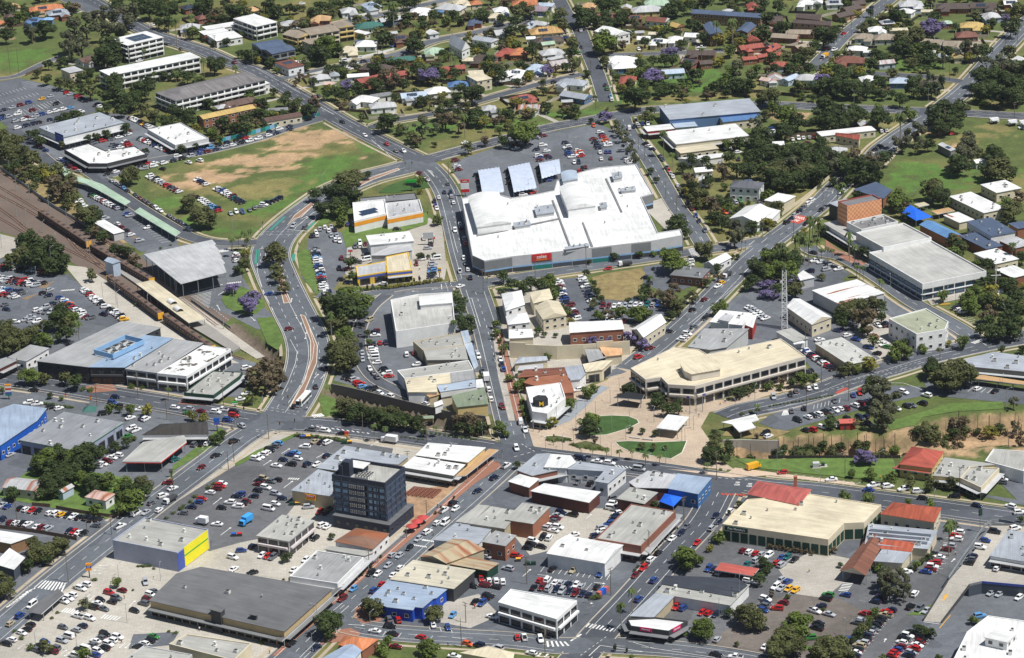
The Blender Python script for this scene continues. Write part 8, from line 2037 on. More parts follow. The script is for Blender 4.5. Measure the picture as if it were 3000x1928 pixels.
def stripe(col,a,b,wd,z=None):
	a,b = Vector(a),Vector(b);d = (b - a)
	if d.length < .05: return
	d.normalize();n = Vector((-d.y,d.x)) * wd / 2
	mk.setdefault(col,MB()).add([(*(a - n),z or ZM),(*(b - n),z or ZM),(*(b + n),z or ZM),(*(a + n),z or ZM)],[(0,1,2,3)])
PC = {'solid': 'paint','dash': 'paint','arrow': 'paint','yarrow': 'yellowpaint','yellow': 'yellowpaint','teal': 'tealpaint','red': 'redpaint'}
for r in rows(MARKS):
	kind,num,wd = r[0],int(r[1]),max(.17,float(r[2]));c = list(map(float,r[3:]));P = [Vector(c[i:i + 2]) for i in range(0,len(c),2)];col = PC[kind]
	if num:      # a row of parallel stripes between two end stripes
		for k in range(num): s = k / (num - 1);stripe(col,P[0].lerp(P[2],s),P[1].lerp(P[3],s),wd)
		continue
	for a,b in zip(P,P[1:]):
		if kind == 'dash':
			n = max(1,int((b - a).length / 2.4))
			for k in range(n): stripe(col,a + (b - a) * (k / n),a + (b - a) * ((k + .5) / n),wd)
		elif 'arrow' in kind:
			zz = 4.24 if kind == 'yarrow' else None
			if kind == 'yarrow': continue
			stripe(col,a,b,.28,zz);d = (b - a).normalized();n = Vector((-d.y,d.x))
			mk[col].add([(*(b + d * 1.1),ZM),(*(b + n * .6 - d * .1),ZM),(*(b - n * .6 - d * .1),ZM)],[(0,1,2)])
		else: stripe(col,a,b,wd)
for i,(L,wd,nm,o) in enumerate(RL):
	ds = o.get('dash',0)
	lanes = [(0,ds == 2)] if ds else []
	if ds == 2: lanes += [(wd / 4,False),(-wd / 4,False)]
	if ds and wd > 11: lanes += [(wd / 2 - 2.3,True),(2.3 - wd / 2,True)] if ds == 1 else [(wd / 2 - .6,True),(.6 - wd / 2,True)]
	for off,solid in lanes:
		V = ribbon(L,off,.001)[::2]
		for k in range(len(V) - 1):
			if not solid and k % 2: continue
			if on_road(*V[k],i,1.5) or on_road(*V[k + 1],i,1.5): continue
			a,b = Vector(V[k]),Vector(V[k + 1])
			stripe('paint',a,b if solid else a + (b - a) * .8,.16)
for col,m_ in mk.items(): struct(m_.build('painted_markings',M(col,'ground')))

# ---------------------------------------------------------------- shared parts
def part_copy(src,parent,loc,rotz=0,scale=(1,1,1),name=None,mat=None,slot=0):
	o = bpy.data.objects.new(name or src.name,src);o.location = loc;o.rotation_euler = (0,0,rotz);o.scale = scale
	link(o,parent)
	if mat: o.material_slots[slot].link = 'OBJECT';o.material_slots[slot].material = mat
	return o
def mesh(name,mb,mats,smooth=False):
	me = bpy.data.meshes.new(name);me.from_pydata(mb.V,[],mb.F)
	for m in mats: me.materials.append(m)
	me.polygons.foreach_set('material_index',mb.m)
	if smooth: me.polygons.foreach_set('use_smooth',[True] * len(mb.F))
	me.update();return me
def win_mesh(fr,gl):
	b = MB();f = .09
	V = [(0,-.1,0),(1,-.1,0),(1,-.1,1),(0,-.1,1),(f,-.1,f),(1 - f,-.1,f),(1 - f,-.1,1 - f),(f,-.1,1 - f),(f,-.03,f),(1 - f,-.03,f),(1 - f,-.03,1 - f),(f,-.03,1 - f),(0,0,0),(1,0,0),(1,0,1),(0,0,1)]
	b.add(V,[(0,1,5,4),(1,2,6,5),(2,3,7,6),(3,0,4,7),(4,5,9,8),(5,6,10,9),(6,7,11,10),(7,4,8,11),(0,12,13,1),(1,13,14,2),(2,14,15,3),(3,15,12,0)],0)
	b.add([V[8],V[9],V[10],V[11]],[(0,1,2,3)],1)
	return mesh('window',b,[M(fr),M(gl,'glass')])
WIN = {'w': win_mesh('frame','glass'),'d': win_mesh('dframe','glass'),'b': win_mesh('dframe','bglass')}
b = MB();b.box((0,0,0),(1,1,.82));b.box((0,0,.82),(.86,.86,.06),0,1);b.cyl((0,0,.88),(0,0,.96),.33,.33,10,1);b.box((0,0,-.1),(1.1,.2,.1),0,1)
AC = mesh('air_conditioner',b,[M('acw'),M('fan')])
b = MB();b.cyl((0,0,0),(0,0,.5),.18,.18,8);b.cyl((0,0,.5),(0,0,.85),.34,.3,10);b.cyl((0,0,.85),(0,0,1),.3,.05,10)
COWL = mesh('roof_vent',b,[M('steel')])
b = MB();b.box((0,0,0),(1,.8,.35));b.box((.2,0,.35),(.5,.6,.9));b.box((.05,0,1.1),(.8,.7,.25),0,0)
DUCT = mesh('duct_cowl',b,[M('acw')])
b = MB();b.box((0,0,0),(1,1,.06))
for i in range(5): b.box((-.42 + i * .21,0,.06),(.19,.96,.02),0,1)
SOLAR = mesh('solar_panel',b,[M('steel'),M('bglass','glass')])
b = MB();b.cyl((0,0,0),(0,0,1),1,1,8);POST = mesh('post',b,[M('steel')])
def text_obj(s,h,mat,parent,loc,rotz,name='lettering',flat=False):
	cu = bpy.data.curves.new(name,'FONT');cu.body = s;cu.size = h;cu.align_x = 'CENTER';cu.align_y = 'CENTER';cu.extrude = .02;cu.offset = h * .02
	to = bpy.data.objects.new('tmp',cu);COL.objects.link(to)
	dg = bpy.context.evaluated_depsgraph_get();me = bpy.data.meshes.new_from_object(to.evaluated_get(dg));bpy.data.objects.remove(to)
	me.materials.clear();me.materials.append(mat);me.name = name
	o = bpy.data.objects.new(name,me);link(o,parent);o.location = loc;o.rotation_euler = (0 if flat else R(90),0,rotz);return o

# ---------------------------------------------------------------- buildings
rnd = random.Random(11)
def roof_uv(F,V,ang):
	ca,sa = math.cos(ang),math.sin(ang);return [(V[i][0] * ca + V[i][1] * sa,-V[i][0] * sa + V[i][1] * ca) for f in F for i in f]
def long_axis(P):
	e = max(((Vector(P[(i + 1) % len(P)]) - Vector(P[i])) for i in range(len(P))),key=lambda v: v.length);return math.atan2(e.y,e.x)
def pitched(P,h,rise,kind,T=.12):
	a,b,c,d = [Vector(p) for p in P]
	if (b - a).length < (c - b).length: a,b,c,d = b,c,d,a
	m0 = (a + d) / 2;m1 = (b + c) / 2
	if kind == 'hip':
		k = min(.45,(d - a).length / 2 / max(.1,(b - a).length));r0 = m0 + (m1 - m0) * k;r1 = m1 + (m0 - m1) * k
	else: r0,r1 = m0,m1
	V = [(*a,h),(*b,h),(*c,h),(*d,h),(*r0,h + rise),(*r1,h + rise)]
	F = [(0,1,5,4),(2,3,4,5),(3,0,4),(1,2,5)]
	n = 6;V += [(x,y,z - T) for x,y,z in V[:4]]
	F += [(0,6,7,1),(1,7,8,2),(2,8,9,3),(3,9,6,0),(9,8,7,6)]
	mi = [0,0] + ([0,0] if kind == 'hip' else [1,1]) + [0] * 5
	e = b - a
	return V,F,mi,math.atan2(e.y,e.x)
def facing(A,B):
	e = Vector(B) - Vector(A);n = Vector((e.y,-e.x)).normalized();mid = (Vector(A) + Vector(B)) / 2
	return n.dot((CAM.xy - mid).normalized()),n
def window(par,A,d,u,z,wd,ht,kind='w',name='window',out=.0):
	n = Vector((d.y,-d.x));p = Vector(A) + d * u + n * (.01 + out)
	return part_copy(WIN[kind],par,(p.x,p.y,z),math.atan2(d.y,d.x),(wd,1,ht),name)
def slab(par,name,A,d,n,u0,u1,z,dep,th,mat):
	a = Vector(A) + d * u0;b_ = Vector(A) + d * u1;m_ = MB()
	m_.prism([(a.x,a.y),(a.x + n.x * dep,a.y + n.y * dep),(b_.x + n.x * dep,b_.y + n.y * dep),(b_.x,b_.y)],z,z + th)
	m_.F.append(tuple([3,2,1,0]));m_.m.append(0)
	return m_.build(name,mat,par)
def facade(par,A,B,z0,h,style,wall,o,big=True):
	A = Vector(A);e = Vector(B) - A;Lg = e.length;d = e.normalized();n = Vector((d.y,-d.x))
	if Lg < 2.2: return
	k = style[0];ns = int(style[1:]) if style[1:].isdigit() else 1;sh = (h - z0) / max(1,ns)
	if k == 'w' and len(style) <= 2:
		m_ = max(1,int(Lg / 3.6))
		for s in range(ns):
			for i in range(m_):
				u = (i + .5) * Lg / m_;window(par,A,d,u - .85,z0 + s * sh + sh * .32,1.7,min(1.5,sh * .45),'w' if wall not in ('dgrey','towerwall','grey') else 'd')
	elif k == 'b' and len(style) <= 2:
		m_ = max(1,int(Lg / 4.4))
		for s in range(ns):
			for i in range(m_): window(par,A,d,(i + .5) * Lg / m_ - Lg / m_ * .41,z0 + s * sh + .35,Lg / m_ * .82,sh * .64,'d')  # windows widened and dark, also standing in for the shade of deep recesses
			if s: slab(par,'balcony',A,d,n,.5,Lg - .5,z0 + s * sh - .1,1.1,.75,M(wall,'wall'))
	elif k == 's':
		m_ = max(1,int(Lg / 3.2))
		for i in range(m_): window(par,A,d,i * Lg / m_ + .2,z0 + .3,Lg / m_ - .4,min(2.5,(h - z0) * .5),'d','shop_window')
		slab(par,'awning',A,d,n,0,Lg,z0 + min(3.1,(h - z0) * .62),2.2,.22,M('grey' if wall in ('dgrey','tanwall') else 'lgrey','roof'))
	elif k == 'r':
		m_ = max(1,int(Lg / 5.5))
		for i in range(m_): window(par,A,d,(i + .15) * Lg / m_,z0 + .05,Lg / m_ * .7,min(3.6,(h - z0) * .68),'d','bay_shade_pane')  # dark glass pane stands in for the shade inside an open bay
	elif style == 'lib':
		m_ = max(1,int(Lg / 5.2))
		for i in range(m_): window(par,A,d,i * Lg / m_ + .25,z0 + .8,Lg / m_ - .5,(h - z0) * .62,'b')
		slab(par,'ledge',A,d,n,0,Lg,z0 + (h - z0) * .4,.5,.35,M('white','wall'))
	elif style == 'centre':
		m_ = max(1,int(Lg / 9))
		for i in range(m_):
			if (i + int(Lg)) % 2: slab(par,'wall_panel',A,d,n,i * Lg / m_,(i + 1) * Lg / m_,3.2,.06,h - 3.25,M('grey','wall'))
		slab(par,'mural_band',A,d,n,.2,Lg - .2,2.3,.05,.8,M('skyblue','wall'));[slab(par,'mural_wall',A,d,n,i * Lg / m_ + .1,(i + 1) * Lg / m_ - .1,.3,.04,2.0,M(('dgrey','teal','slatewall')[i % 3],'wall')) for i in range(m_)]
	elif style == 'liq':
		m_ = max(2,int(Lg / 3.4))
		for i in range(m_): slab(par,'green_panel',A,d,n,i * Lg / m_ + .3,(i + 1) * Lg / m_ - .3,.4,.05,h - 2.8,M('darkgreen','wall'))
def roof_items(par,P,z,o,n,r):
	C = Vector((sum(p[0] for p in P),sum(p[1] for p in P))) / len(P);a0 = long_axis(P);Q = offset(P,-1.4);got = []
	xs = [p[0] for p in P];ys = [p[1] for p in P];c = 0
	for _ in range(400):
		if c >= n: break
		x,y = r.uniform(min(xs),max(xs)),r.uniform(min(ys),max(ys))
		if not inpoly(x,y,Q) or any(math.hypot(x - u,y - v) < 2.6 for u,v in got): continue
		got.append((x,y));c += 1;k = r.random();s = r.uniform(.8,1.5)
		if k < .5: part_copy(AC,par,(x,y,z + .1),a0,(s * 1.25,s,s),'air_conditioner')
		elif k < .75: part_copy(COWL,par,(x,y,z),0,(1.2,1.2,1.3),'roof_vent')
		else: part_copy(DUCT,par,(x,y,z),a0 + R(90),(s,s,s * .9),'duct_cowl')
def post(par,x,y,z0,h,r=.12,mat=None): return part_copy(POST,par,(x,y,z0),0,(r,r,h),'post',mat)
LAST = [None]
def building(label,cat,roof,wall,h,P,o):
	name = cat.replace(' ','_').replace('-','_')
	r = random.Random(label + str(P[0]));part = o.get('part');z0 = o.get('z0',0)
	C = (sum(p[0] for p in P) / len(P),sum(p[1] for p in P) / len(P))
	if part: root = LAST[0];base = root.location.copy();pre = part + '_'
	else:
		root = empty(name,(0,0,0),label,cat);base = Vector((0,0,0));pre = ''
		LAST[0] = root
	fac = o.get('fac','p');rt = o.get('rt','flat');rise = o.get('rise',1.5);ax = long_axis(P)
	canopy = fac in ('canopy','open')
	par_h = o.get('par',0)
	if not canopy:
		Q = offset(P,-.35) if not par_h else P
		wb = MB();ztop = h - (0 if par_h else .1);wb.prism(Q,z0,ztop,0,cap=False)
		if par_h:
			I = offset(P,-.35);nn = len(P);V = [(x,y,h) for x,y in P] + [(x,y,h) for x,y in I] + [(x,y,h - par_h) for x,y in I];F = []
			for i in range(nn):
				j = (i + 1) % nn;F += [(i,j,nn + j,nn + i),(nn + i,nn + j,2 * nn + j,2 * nn + i)]
			wb.add(V,F,1)
		u = []
		for f in wb.F:
			for i in f:
				v = wb.V[i];u.append((v[0] * math.cos(ax) + v[1] * math.sin(ax),v[2] + .001 * v[1]))
		wb.build(pre + 'wall',[M(wall,'wall'),M(o.get('parcol',wall),'wall')],root,uv=u)
	edge = M(o.get('edge',roof if not canopy else 'white'),'roof')
	if rt == 'flat':
		if par_h: RP = offset(P,-.35);zt = h - par_h;V = [(x,y,zt) for x,y in RP];F = tri(RP);mi = [0] * len(F)
		else:
			th = .35 if canopy else .2;nn = len(P);V = [(x,y,h) for x,y in P] + [(x,y,h - th) for x,y in P];T = tri(P)
			F = T + [tuple(nn + i for i in f[::-1]) for f in T] + [(nn + i,nn + (i + 1) % nn,(i + 1) % nn,i) for i in range(nn)];mi = [0] * (2 * len(T)) + [1] * nn;zt = h
		obj(pre + 'roof',V,F,[M(roof,'roof'),edge],root,mi=mi,uv=roof_uv(F,V,ax + R(90)))
	elif rt == 'vault':
		a,b_,c,d_ = [Vector(p) for p in P]
		if (b_ - a).length > (c - b_).length: a,b_,c,d_ = b_,c,d_,a
		V = [];n = 10
		for i in range(n + 1):
			s = i / n;zz = h + rise * 4 * s * (1 - s);p = a + (b_ - a) * s;q = d_ + (c - d_) * s;V += [(*p,zz),(*q,zz)]
		F = [(2 * i,2 * i + 2,2 * i + 3,2 * i + 1) for i in range(n)]
		F += [tuple(range(0,2 * n + 2,2))[::-1],tuple(range(1,2 * n + 2,2))]
		obj(pre + 'roof',V,F,M(roof,'roof'),root,uv=roof_uv(F,V,ax));zt = h + rise
	else:
		V,F,mi,a_ = pitched(P,h,rise,rt)
		obj(pre + 'roof',V,F,[M(roof,'roof'),M(wall if wall != 'none' else roof,'wall')],root,mi=mi,uv=roof_uv(F,V,a_));zt = h + rise * .45
	n = len(P)
	for i in range(n):
		A,B = P[i],P[(i + 1) % n];f,nrm = facing(A,B);Lg = math.dist(A,B)
		if canopy:
			if o.get('fuel'): slab(root,'red_fascia',A,(Vector(B) - Vector(A)).normalized(),nrm,0,Lg,h - .95,.06,.45,M('redtrim','wall'));slab(root,'white_fascia',A,(Vector(B) - Vector(A)).normalized(),nrm,0,Lg,h - .5,.05,.52,M('white','wall'))
			if Lg > 3:
				m_ = max(1,int(Lg / 7))
				for k in range(m_):
					p = Vector(A) + (Vector(B) - Vector(A)) * ((k + .08) / m_);q = p + (Vector(C) - p).normalized() * .8
					post(root,q.x,q.y,0,h - .3,.14)
			continue
		if f < .12: continue
		ins = .35 if not par_h else 0;d = (Vector(B) - Vector(A)).normalized();A2 = Vector(A) - nrm * ins + d * ins;B2 = Vector(B) - nrm * ins - d * ins
		facade(root,A2,B2,z0,h - par_h,fac,wall,o)
		if o.get('stripe') and Lg > 8: slab(root,'orange_stripe',A,d,nrm,0,Lg,h - 3.0,.06,2.0,M('orange','wall'))
		if o.get('band') and Lg > 5: slab(root,'blue_band',A,d,nrm,0,Lg,h - 1.6,.08,1.0,M('blueband','wall'))
		if o.get('yellowend') and nrm.x > .25:
			slab(root,'yellow_wall',A2,d,nrm,4.5,Lg - .8,.3,.08,h - .2,M('lemon','wall'));slab(root,'blue_wall',A2,d,nrm,0,4.4,.3,.08,h - .8,M('blueband','wall'))
			slab(root,'green_stripe',A2,d,nrm,4.6,Lg - 1,h * .55,.12,.5,M('brightgreen','wall'))
		if o.get('bluecorner') and nrm.x < 0 and Lg > 12: slab(root,'blue_corner',A2,d,nrm,Lg - 9,Lg,.1,.12,h + 1.2,M('blueband','wall'))
		if fac == 'centre' and Lg > 25 and nrm.y < -.6 and not o.get('signed'):
			o['signed'] = 1;p = Vector(A) + d * 14 + nrm * .15;a = math.atan2(d.y,d.x)
			sg = MB();sg.box((p.x,p.y,h - 3.6),(9,.25,3.4),a);s_ = sg.build('sign',M('red'),root)
			p2 = p + nrm * .16;text_obj('coles',2.3,M('paint'),s_,(p2.x,p2.y,h - 1.6),a);text_obj('CABOOLTURE',.8,M('yellowpaint'),s_,(p2.x,p2.y,h - 3.1),a)
		if o.get('chem') and nrm.y < -.5 and Lg > 6:
			p = Vector(A) + d * (Lg * .45) + nrm * .1;a = math.atan2(d.y,d.x);sg = MB();sg.box((p.x,p.y,h - 2.9),(4.6,.2,2.4),a);s_ = sg.build('sign',M('yellow'),root)
			sg = MB();p1 = p + nrm * .12;sg.box((p1.x,p1.y,h - 1.9),(4.2,.1,1.3),a);sg.build('red_panel',M('red'),s_);p2 = p + nrm * .2;text_obj('CHEMIST',.9,M('paint'),s_,(p2.x,p2.y,h - 1.25),a);text_obj('OPEN 7 DAYS',.5,M('red'),s_,(p2.x,p2.y,h - 2.4),a)
		if o.get('pharm') and nrm.y < -.5 and Lg > 6:
			p = Vector(A) + d * (Lg * .4) + nrm * .1;a = math.atan2(d.y,d.x);sg = MB();sg.box((p.x,p.y,h - 1.3),(4.4,.2,1.5),a);PAL['pink'] = (214,40,110);s_ = sg.build('sign',M('pink'),root);p2 = p + nrm * .14;text_obj('Pharmacy',.8,M('paint'),s_,(p2.x,p2.y,h - .55),a)
		if fac == 'liq' and nrm.x < .3 and Lg > 12 and not o.get('signed'):
			o['signed'] = 1;p = Vector(A) + d * 5.5 + nrm * .12;a = math.atan2(d.y,d.x);sg = MB();sg.box((p.x,p.y,h - 2.2),(9,.2,1.7),a);s_ = sg.build('sign',M('darkgreen'),root);p2 = p + nrm * .14;text_obj("Dan Murphy's",1.2,M('paint'),s_,(p2.x,p2.y,h - 1.35),a)
	area = abs(sum(P[i - 1][0] * P[i][1] - P[i][0] * P[i - 1][1] for i in range(len(P)))) / 2
	if o.get('ac') and rt == 'flat' and area < 900: o['ac'] = min(14,max(o['ac'] + 1,int(area / 75)))
	if o.get('ac'): roof_items(root,P,zt if rt != 'flat' or not par_h else h - par_h,o,o['ac'],r)
	for k in range(o.get('solar',0) * 10):
		e0 = Vector(P[0]);e1 = Vector(P[1]) - e0;e2 = Vector(P[-1]) - e0;p = e0 + e1 * (.25 + .1 * (k % 5)) + e2 * (.3 + .14 * ((k // 5) % 2) + .3 * (k // 10))
		part_copy(SOLAR,root,(p.x,p.y,(h - par_h) + .12 + (.3 if rt != 'flat' else 0)),math.atan2(e1.y,e1.x),(e1.length * .092,e2.length * .13,1),'solar_panel')
	if o.get('vents'):
		for k in (.55,.72):
			p = Vector(P[0]) * (1 - k) + Vector(P[2]) * k;v = MB()
			for i in range(8):
				a0,a1 = math.pi * i / 8,math.pi * (i + 1) / 8;d = Vector((math.cos(ax),math.sin(ax)));q = Vector((-d.y,d.x))
				F4 = [(p + q * 1.6 * math.cos(a) + d * s).to_tuple() + (h + 1.5 * math.sin(a),) for s,a in ((-2.6,a0),(2.6,a0),(2.6,a1),(-2.6,a1))]
				v.add(F4,[(0,1,2,3)])
			v.build('arched_vent',M('white','roof'),root)
	if o.get('plant'):
		t0 = Vector(P[0]) + (Vector(P[2]) - Vector(P[0])) * .42;k = MB();a = ax
		for dx,dy,lx,ly in ((0,5.5,20,.3),(0,-5.5,20,.3),(10,0,.3,11),(-10,0,.3,11)):
			k.box((t0.x + dx * math.cos(a) - dy * math.sin(a),t0.y + dx * math.sin(a) + dy * math.cos(a),h + .5),(lx,ly,2.2),a)
		k.build('plant_screen',M('skyblue','wall'),root)
		for i in range(6): part_copy(AC,root,(t0.x + (i % 3 - 1) * 5 * math.cos(a) - (i // 3 - .5) * 4 * math.sin(a),t0.y + (i % 3 - 1) * 5 * math.sin(a) + (i // 3 - .5) * 4 * math.cos(a),h + .2),a,(3,2.4,2),'air_conditioner')
	if o.get('chimney'):
		p = Vector(P[2]) * .3 + Vector(P[1]) * .7;k = MB();k.box((p.x,p.y,h),(1.1,1.1,4));k.box((p.x,p.y,h + 4),(1.4,1.4,.4));k.build('chimney',M('orangebrick','wall'),root)
	if o.get('duct'):
		for k in range(3):
			a = Vector(P[0]) * (.75 - .2 * k) + Vector(P[1]) * (.25 + .2 * k);c = Vector(P[3]) * (.75 - .2 * k) + Vector(P[2]) * (.25 + .2 * k);d = MB();d.box(((a.x + c.x) / 2,(a.y + c.y) / 2,h + .3),((c - a).length * .9,1.1,.9),math.atan2(c.y - a.y,c.x - a.x));d.build('silver_duct',M('zinc','roof'),root)
	if o.get('mac'):
		p = Vector((C[0] - 2.5,C[1] - 5.5));k = MB();k.cyl((p.x,p.y,h - 1.2),(p.x,p.y,h + 2.6),3.2,3.2,6);s_ = k.build('hexagonal_sign',M('black','wall'),root)
		a = R(-4);text_obj('M',2.6,M('yellow'),s_,(p.x + .3,p.y - 3.35,h + 1.2),a,'golden_arches');text_obj("McDonald's",.75,M('paint'),s_,(p.x + .3,p.y - 3.35,h - .45),a)
	return root
def tower():
	P = TOWER;H = 21.0;root = empty('office_tower',(0,0,0),'dark blue-grey glass office tower with rooftop plant, tallest building in view','office tower')
	LAST[0] = root;b = MB();b.prism(offset(P,-.3),5,H - 1.3,0,False);b.build('core',M('bglass','glass'),root)
	for k in range(6):
		z = 5.4 + k * 2.6;b = MB();b.prism(offset(P,.35 if k % 2 else .2),z,z + .65);b.F.append(tuple(range(len(P)))[::-1]);b.m.append(0);b.build('floor_band',M('towerframe','wall'),root)
	pb = MB();Q = offset(P,.25);I = offset(P,-.3);n = 4
	V = [(x,y,H - 1.9) for x,y in Q] + [(x,y,H) for x,y in Q] + [(x,y,H) for x,y in I] + [(x,y,H - 1.2) for x,y in I];F = []
	for i in range(4):
		j = (i + 1) % 4;F += [(i,j,4 + j,4 + i),(4 + i,4 + j,8 + j,8 + i),(8 + i,8 + j,12 + j,12 + i)]
	pb.add(V,F);pb.build('parapet',M('towerwall','wall'),root)
	obj('roof_deck',[(x,y,H - 1.2) for x,y in I],tri(I),M('beigeroof','roof'),root,uv=roof_uv(tri(I),I,0))
	for i in range(4):
		A,B = Vector(P[i]),Vector(P[(i + 1) % 4]);f,nrm = facing(A,B);d = (B - A).normalized();L = (B - A).length
		if f < .1: continue
		m_ = max(3,int(L / 3.3))
		for k in range(m_ + 1): slab(root,'mullion',A,d,nrm,k * L / m_ * .985,k * L / m_ * .985 + .3,5,.35,H - 6,M('towerframe','wall'))
		if nrm.x < 0:
			slab(root,'solid_panel',A,d,nrm,L * .3,L * .62,5,.3,H - 6.3,M('towerwall','wall'))
			for fl in range(6):
				for u0,u1 in ((.02,.15),(.16,.29),(.64,.75),(.76,.87),(.88,.985)): window(root,A,d,u0 * L,6.15 + fl * 2.6,(u1 - u0) * L,1.8,'b','curtain_pane',.06)
			for fl in range(5):
				for k in range(8): window(root,A,d,L * .31 + k * L * .037 + (L * .008 if k > 3 else 0),6.4 + fl * 2.6,.42,1.4,'w','slot_window',.3)  # white frames stand in for the light these narrow windows reflect
		else:
			for fl in range(6):
				for k in range(m_): window(root,A,d,k * L / m_ + .3,6.15 + fl * 2.6,L / m_ - .35,1.8,'b','curtain_pane',.06)
	c = sum((Vector(p) for p in P),Vector((0,0))) / 4;a = long_axis(P);ca,sa = math.cos(a),math.sin(a)
	def at(u,v): return (c.x + u * ca - v * sa,c.y + u * sa + v * ca)
	for i in range(5):
		for j in range(4): part_copy(AC,root,(*at(-2.5 + i * 1.2,1.2 + j * 1.4),H - 1.2),a,(.9,1,1.5),'condenser')
	b = MB();x,y = at(4.6,-.6);b.box((x,y,H - 1.2),(6,5,2.6),a);b.build('plant_room',M('towerwall','wall'),root)
	b = MB();b.box((x,y,H + 1.4),(7.4,6,.25),a);b.build('plant_roof',M('white','roof'),root)
	b = MB();x,y = at(6.6,4.0);b.box((x,y,H - 1.2),(3.2,3.2,6),a);x,y = at(8.6,4.4);b.box((x,y,H - 1.2),(1.6,3.6,4.6),a);b.build('lift_overrun',M('towerwall','wall'),root)
for bd in BUILDINGS:
	if bd[0].startswith('podium'): tower()
	building(*bd)

# ---------------------------------------------------------------- houses
hs = rows(HOUSES);RN = {'lgrey': 'pale grey','zinc2': 'grey','orangetile': 'orange tiled','redtile': 'red','redbrown': 'red-brown','browntile': 'brown tiled','brownroof': 'dark brown','tanroof': 'taupe','steelblue': 'steel blue','paleblue': 'pale blue','palegreen': 'pale green','dgrey': 'dark grey','slateblue': 'slate blue','blueroof': 'blue','skyblue': 'sky blue','mustardtile': 'ochre tiled','pinkroof': 'pink','rustroof': 'rusty'}
def hdesc(h):
	if len(h) > 9: return ' '.join(h[9:])
	w_ = float(h[3]);ty = {'hip': 'hip-roofed house','gable': 'gabled house','flat': 'flat-roofed outbuilding'}[h[7]]
	if w_ <= 6 and h[7] != 'flat': ty = {'gable': 'gabled shed','hip': 'hip-roofed shed'}[h[7]]
	return '%s %s near %s' % (RN.get(h[5],h[5]),ty,near(float(h[0]),float(h[1])))
for h,lab in zip(hs,uniq([(hdesc(h),float(h[0]),float(h[1])) for h in hs])):
	x,y,L,W_,a,ev = (float(h[i]) for i in (0,1,2,3,4,8));roof,wall,ty = h[5:8]
	ca,sa = math.cos(a),math.sin(a);L = max(L,W_ * .9)
	def pt(u,v): return (x + u * ca - v * sa,y + u * sa + v * ca)
	r = random.Random(lab);root = empty('shed' if 'shed' in lab or 'outbuilding' in lab else 'house',(0,0,0),lab,'house' if 'house' in lab or 'hall' in lab else 'outbuilding')
	P = [pt(-L / 2,-W_ / 2),pt(L / 2,-W_ / 2),pt(L / 2,W_ / 2),pt(-L / 2,W_ / 2)];Q = offset(P,-.5)
	wb = MB();wb.prism(Q,0,ev,0,False);wb.build('wall',M(wall,'wall'),root,uv=[(0,0)] * sum(len(f) for f in wb.F))
	if ty == 'flat':
		rb = MB();rb.prism(P,ev,ev + .2);rb.F.append((3,2,1,0));rb.m.append(0);rb.build('roof',M(roof,'roof'),root,uv=roof_uv(rb.F,rb.V,a))
	else:
		V,F,mi,a_ = pitched(P,ev,W_ * (.2 if ty == 'gable' else .24),ty)
		obj('roof',V,F,[M(roof,'roof'),M(wall,'wall')],root,mi=mi,uv=roof_uv(F,V,a_))
		if W_ >= 8 and r.random() < .65:      # a wing with its own ridge
			s = r.choice((-1,1));c = pt(s * L * .22,-W_ / 2 - 1.2 if ca > 0 else W_ / 2 + 1.2);w2 = W_ * .55
			P2 = [(c[0] + u * ca - v * sa,c[1] + u * sa + v * ca) for u,v in ((-w2 / 2,-W_ * .4),(w2 / 2,-W_ * .4),(w2 / 2,W_ * .4),(-w2 / 2,W_ * .4))]
			V,F,mi,a_ = pitched(P2,ev - .25,w2 * .27,r.choice(('hip','gable')));obj('wing_roof',V,F,[M(roof,'roof'),M(wall,'wall')],root,mi=mi,uv=roof_uv(F,V,a_))
			wb = MB();wb.prism(offset(P2,-.4),0,ev - .35,0,False);wb.build('wing_wall',M(wall,'wall'),root,uv=[(0,0)] * sum(len(f) for f in wb.F))
		if W_ >= 8 and r.random() < .25:
			for k in range(6): u = -L * .2 + (k % 3) * 1.9;c = pt(u,(-1 if ca > 0 else 1) * (W_ * .2 + (k // 3) * 1.2));s_ = part_copy(SOLAR,root,(*c,ev + W_ * (.16 - .05 * (k // 3))),a,(1.7,1.1,1),'solar_panel');s_.rotation_euler = (R(18) * (1 if ca > 0 else -1),0,a)
	if r.random() < .5 and ty != 'flat' and W_ >= 8: k = MB();p = pt(L * .1,0);k.cyl((*p,ev + 1),(*p,ev + W_ * .24 + .9),.25,.25,6);k.build('flue',M('steel'),root)
	for i in range(4):
		A,B = Vector(Q[i]),Vector(Q[(i + 1) % 4]);f,nr = facing(A,B)
		if f < .15: continue
		d = (B - A).normalized();Lg = (B - A).length;n = max(1,int(Lg / 4.0))
		for k in range(n):
			u = (k + .5) * Lg / n
			if k == n // 2 and nr.y < -.7 and n > 1: window(root,A,d,u - .5,.1,1.0,2.1,'d','door')
			else: window(root,A,d,u - .8,ev * .36,1.6,ev * .36,'w')

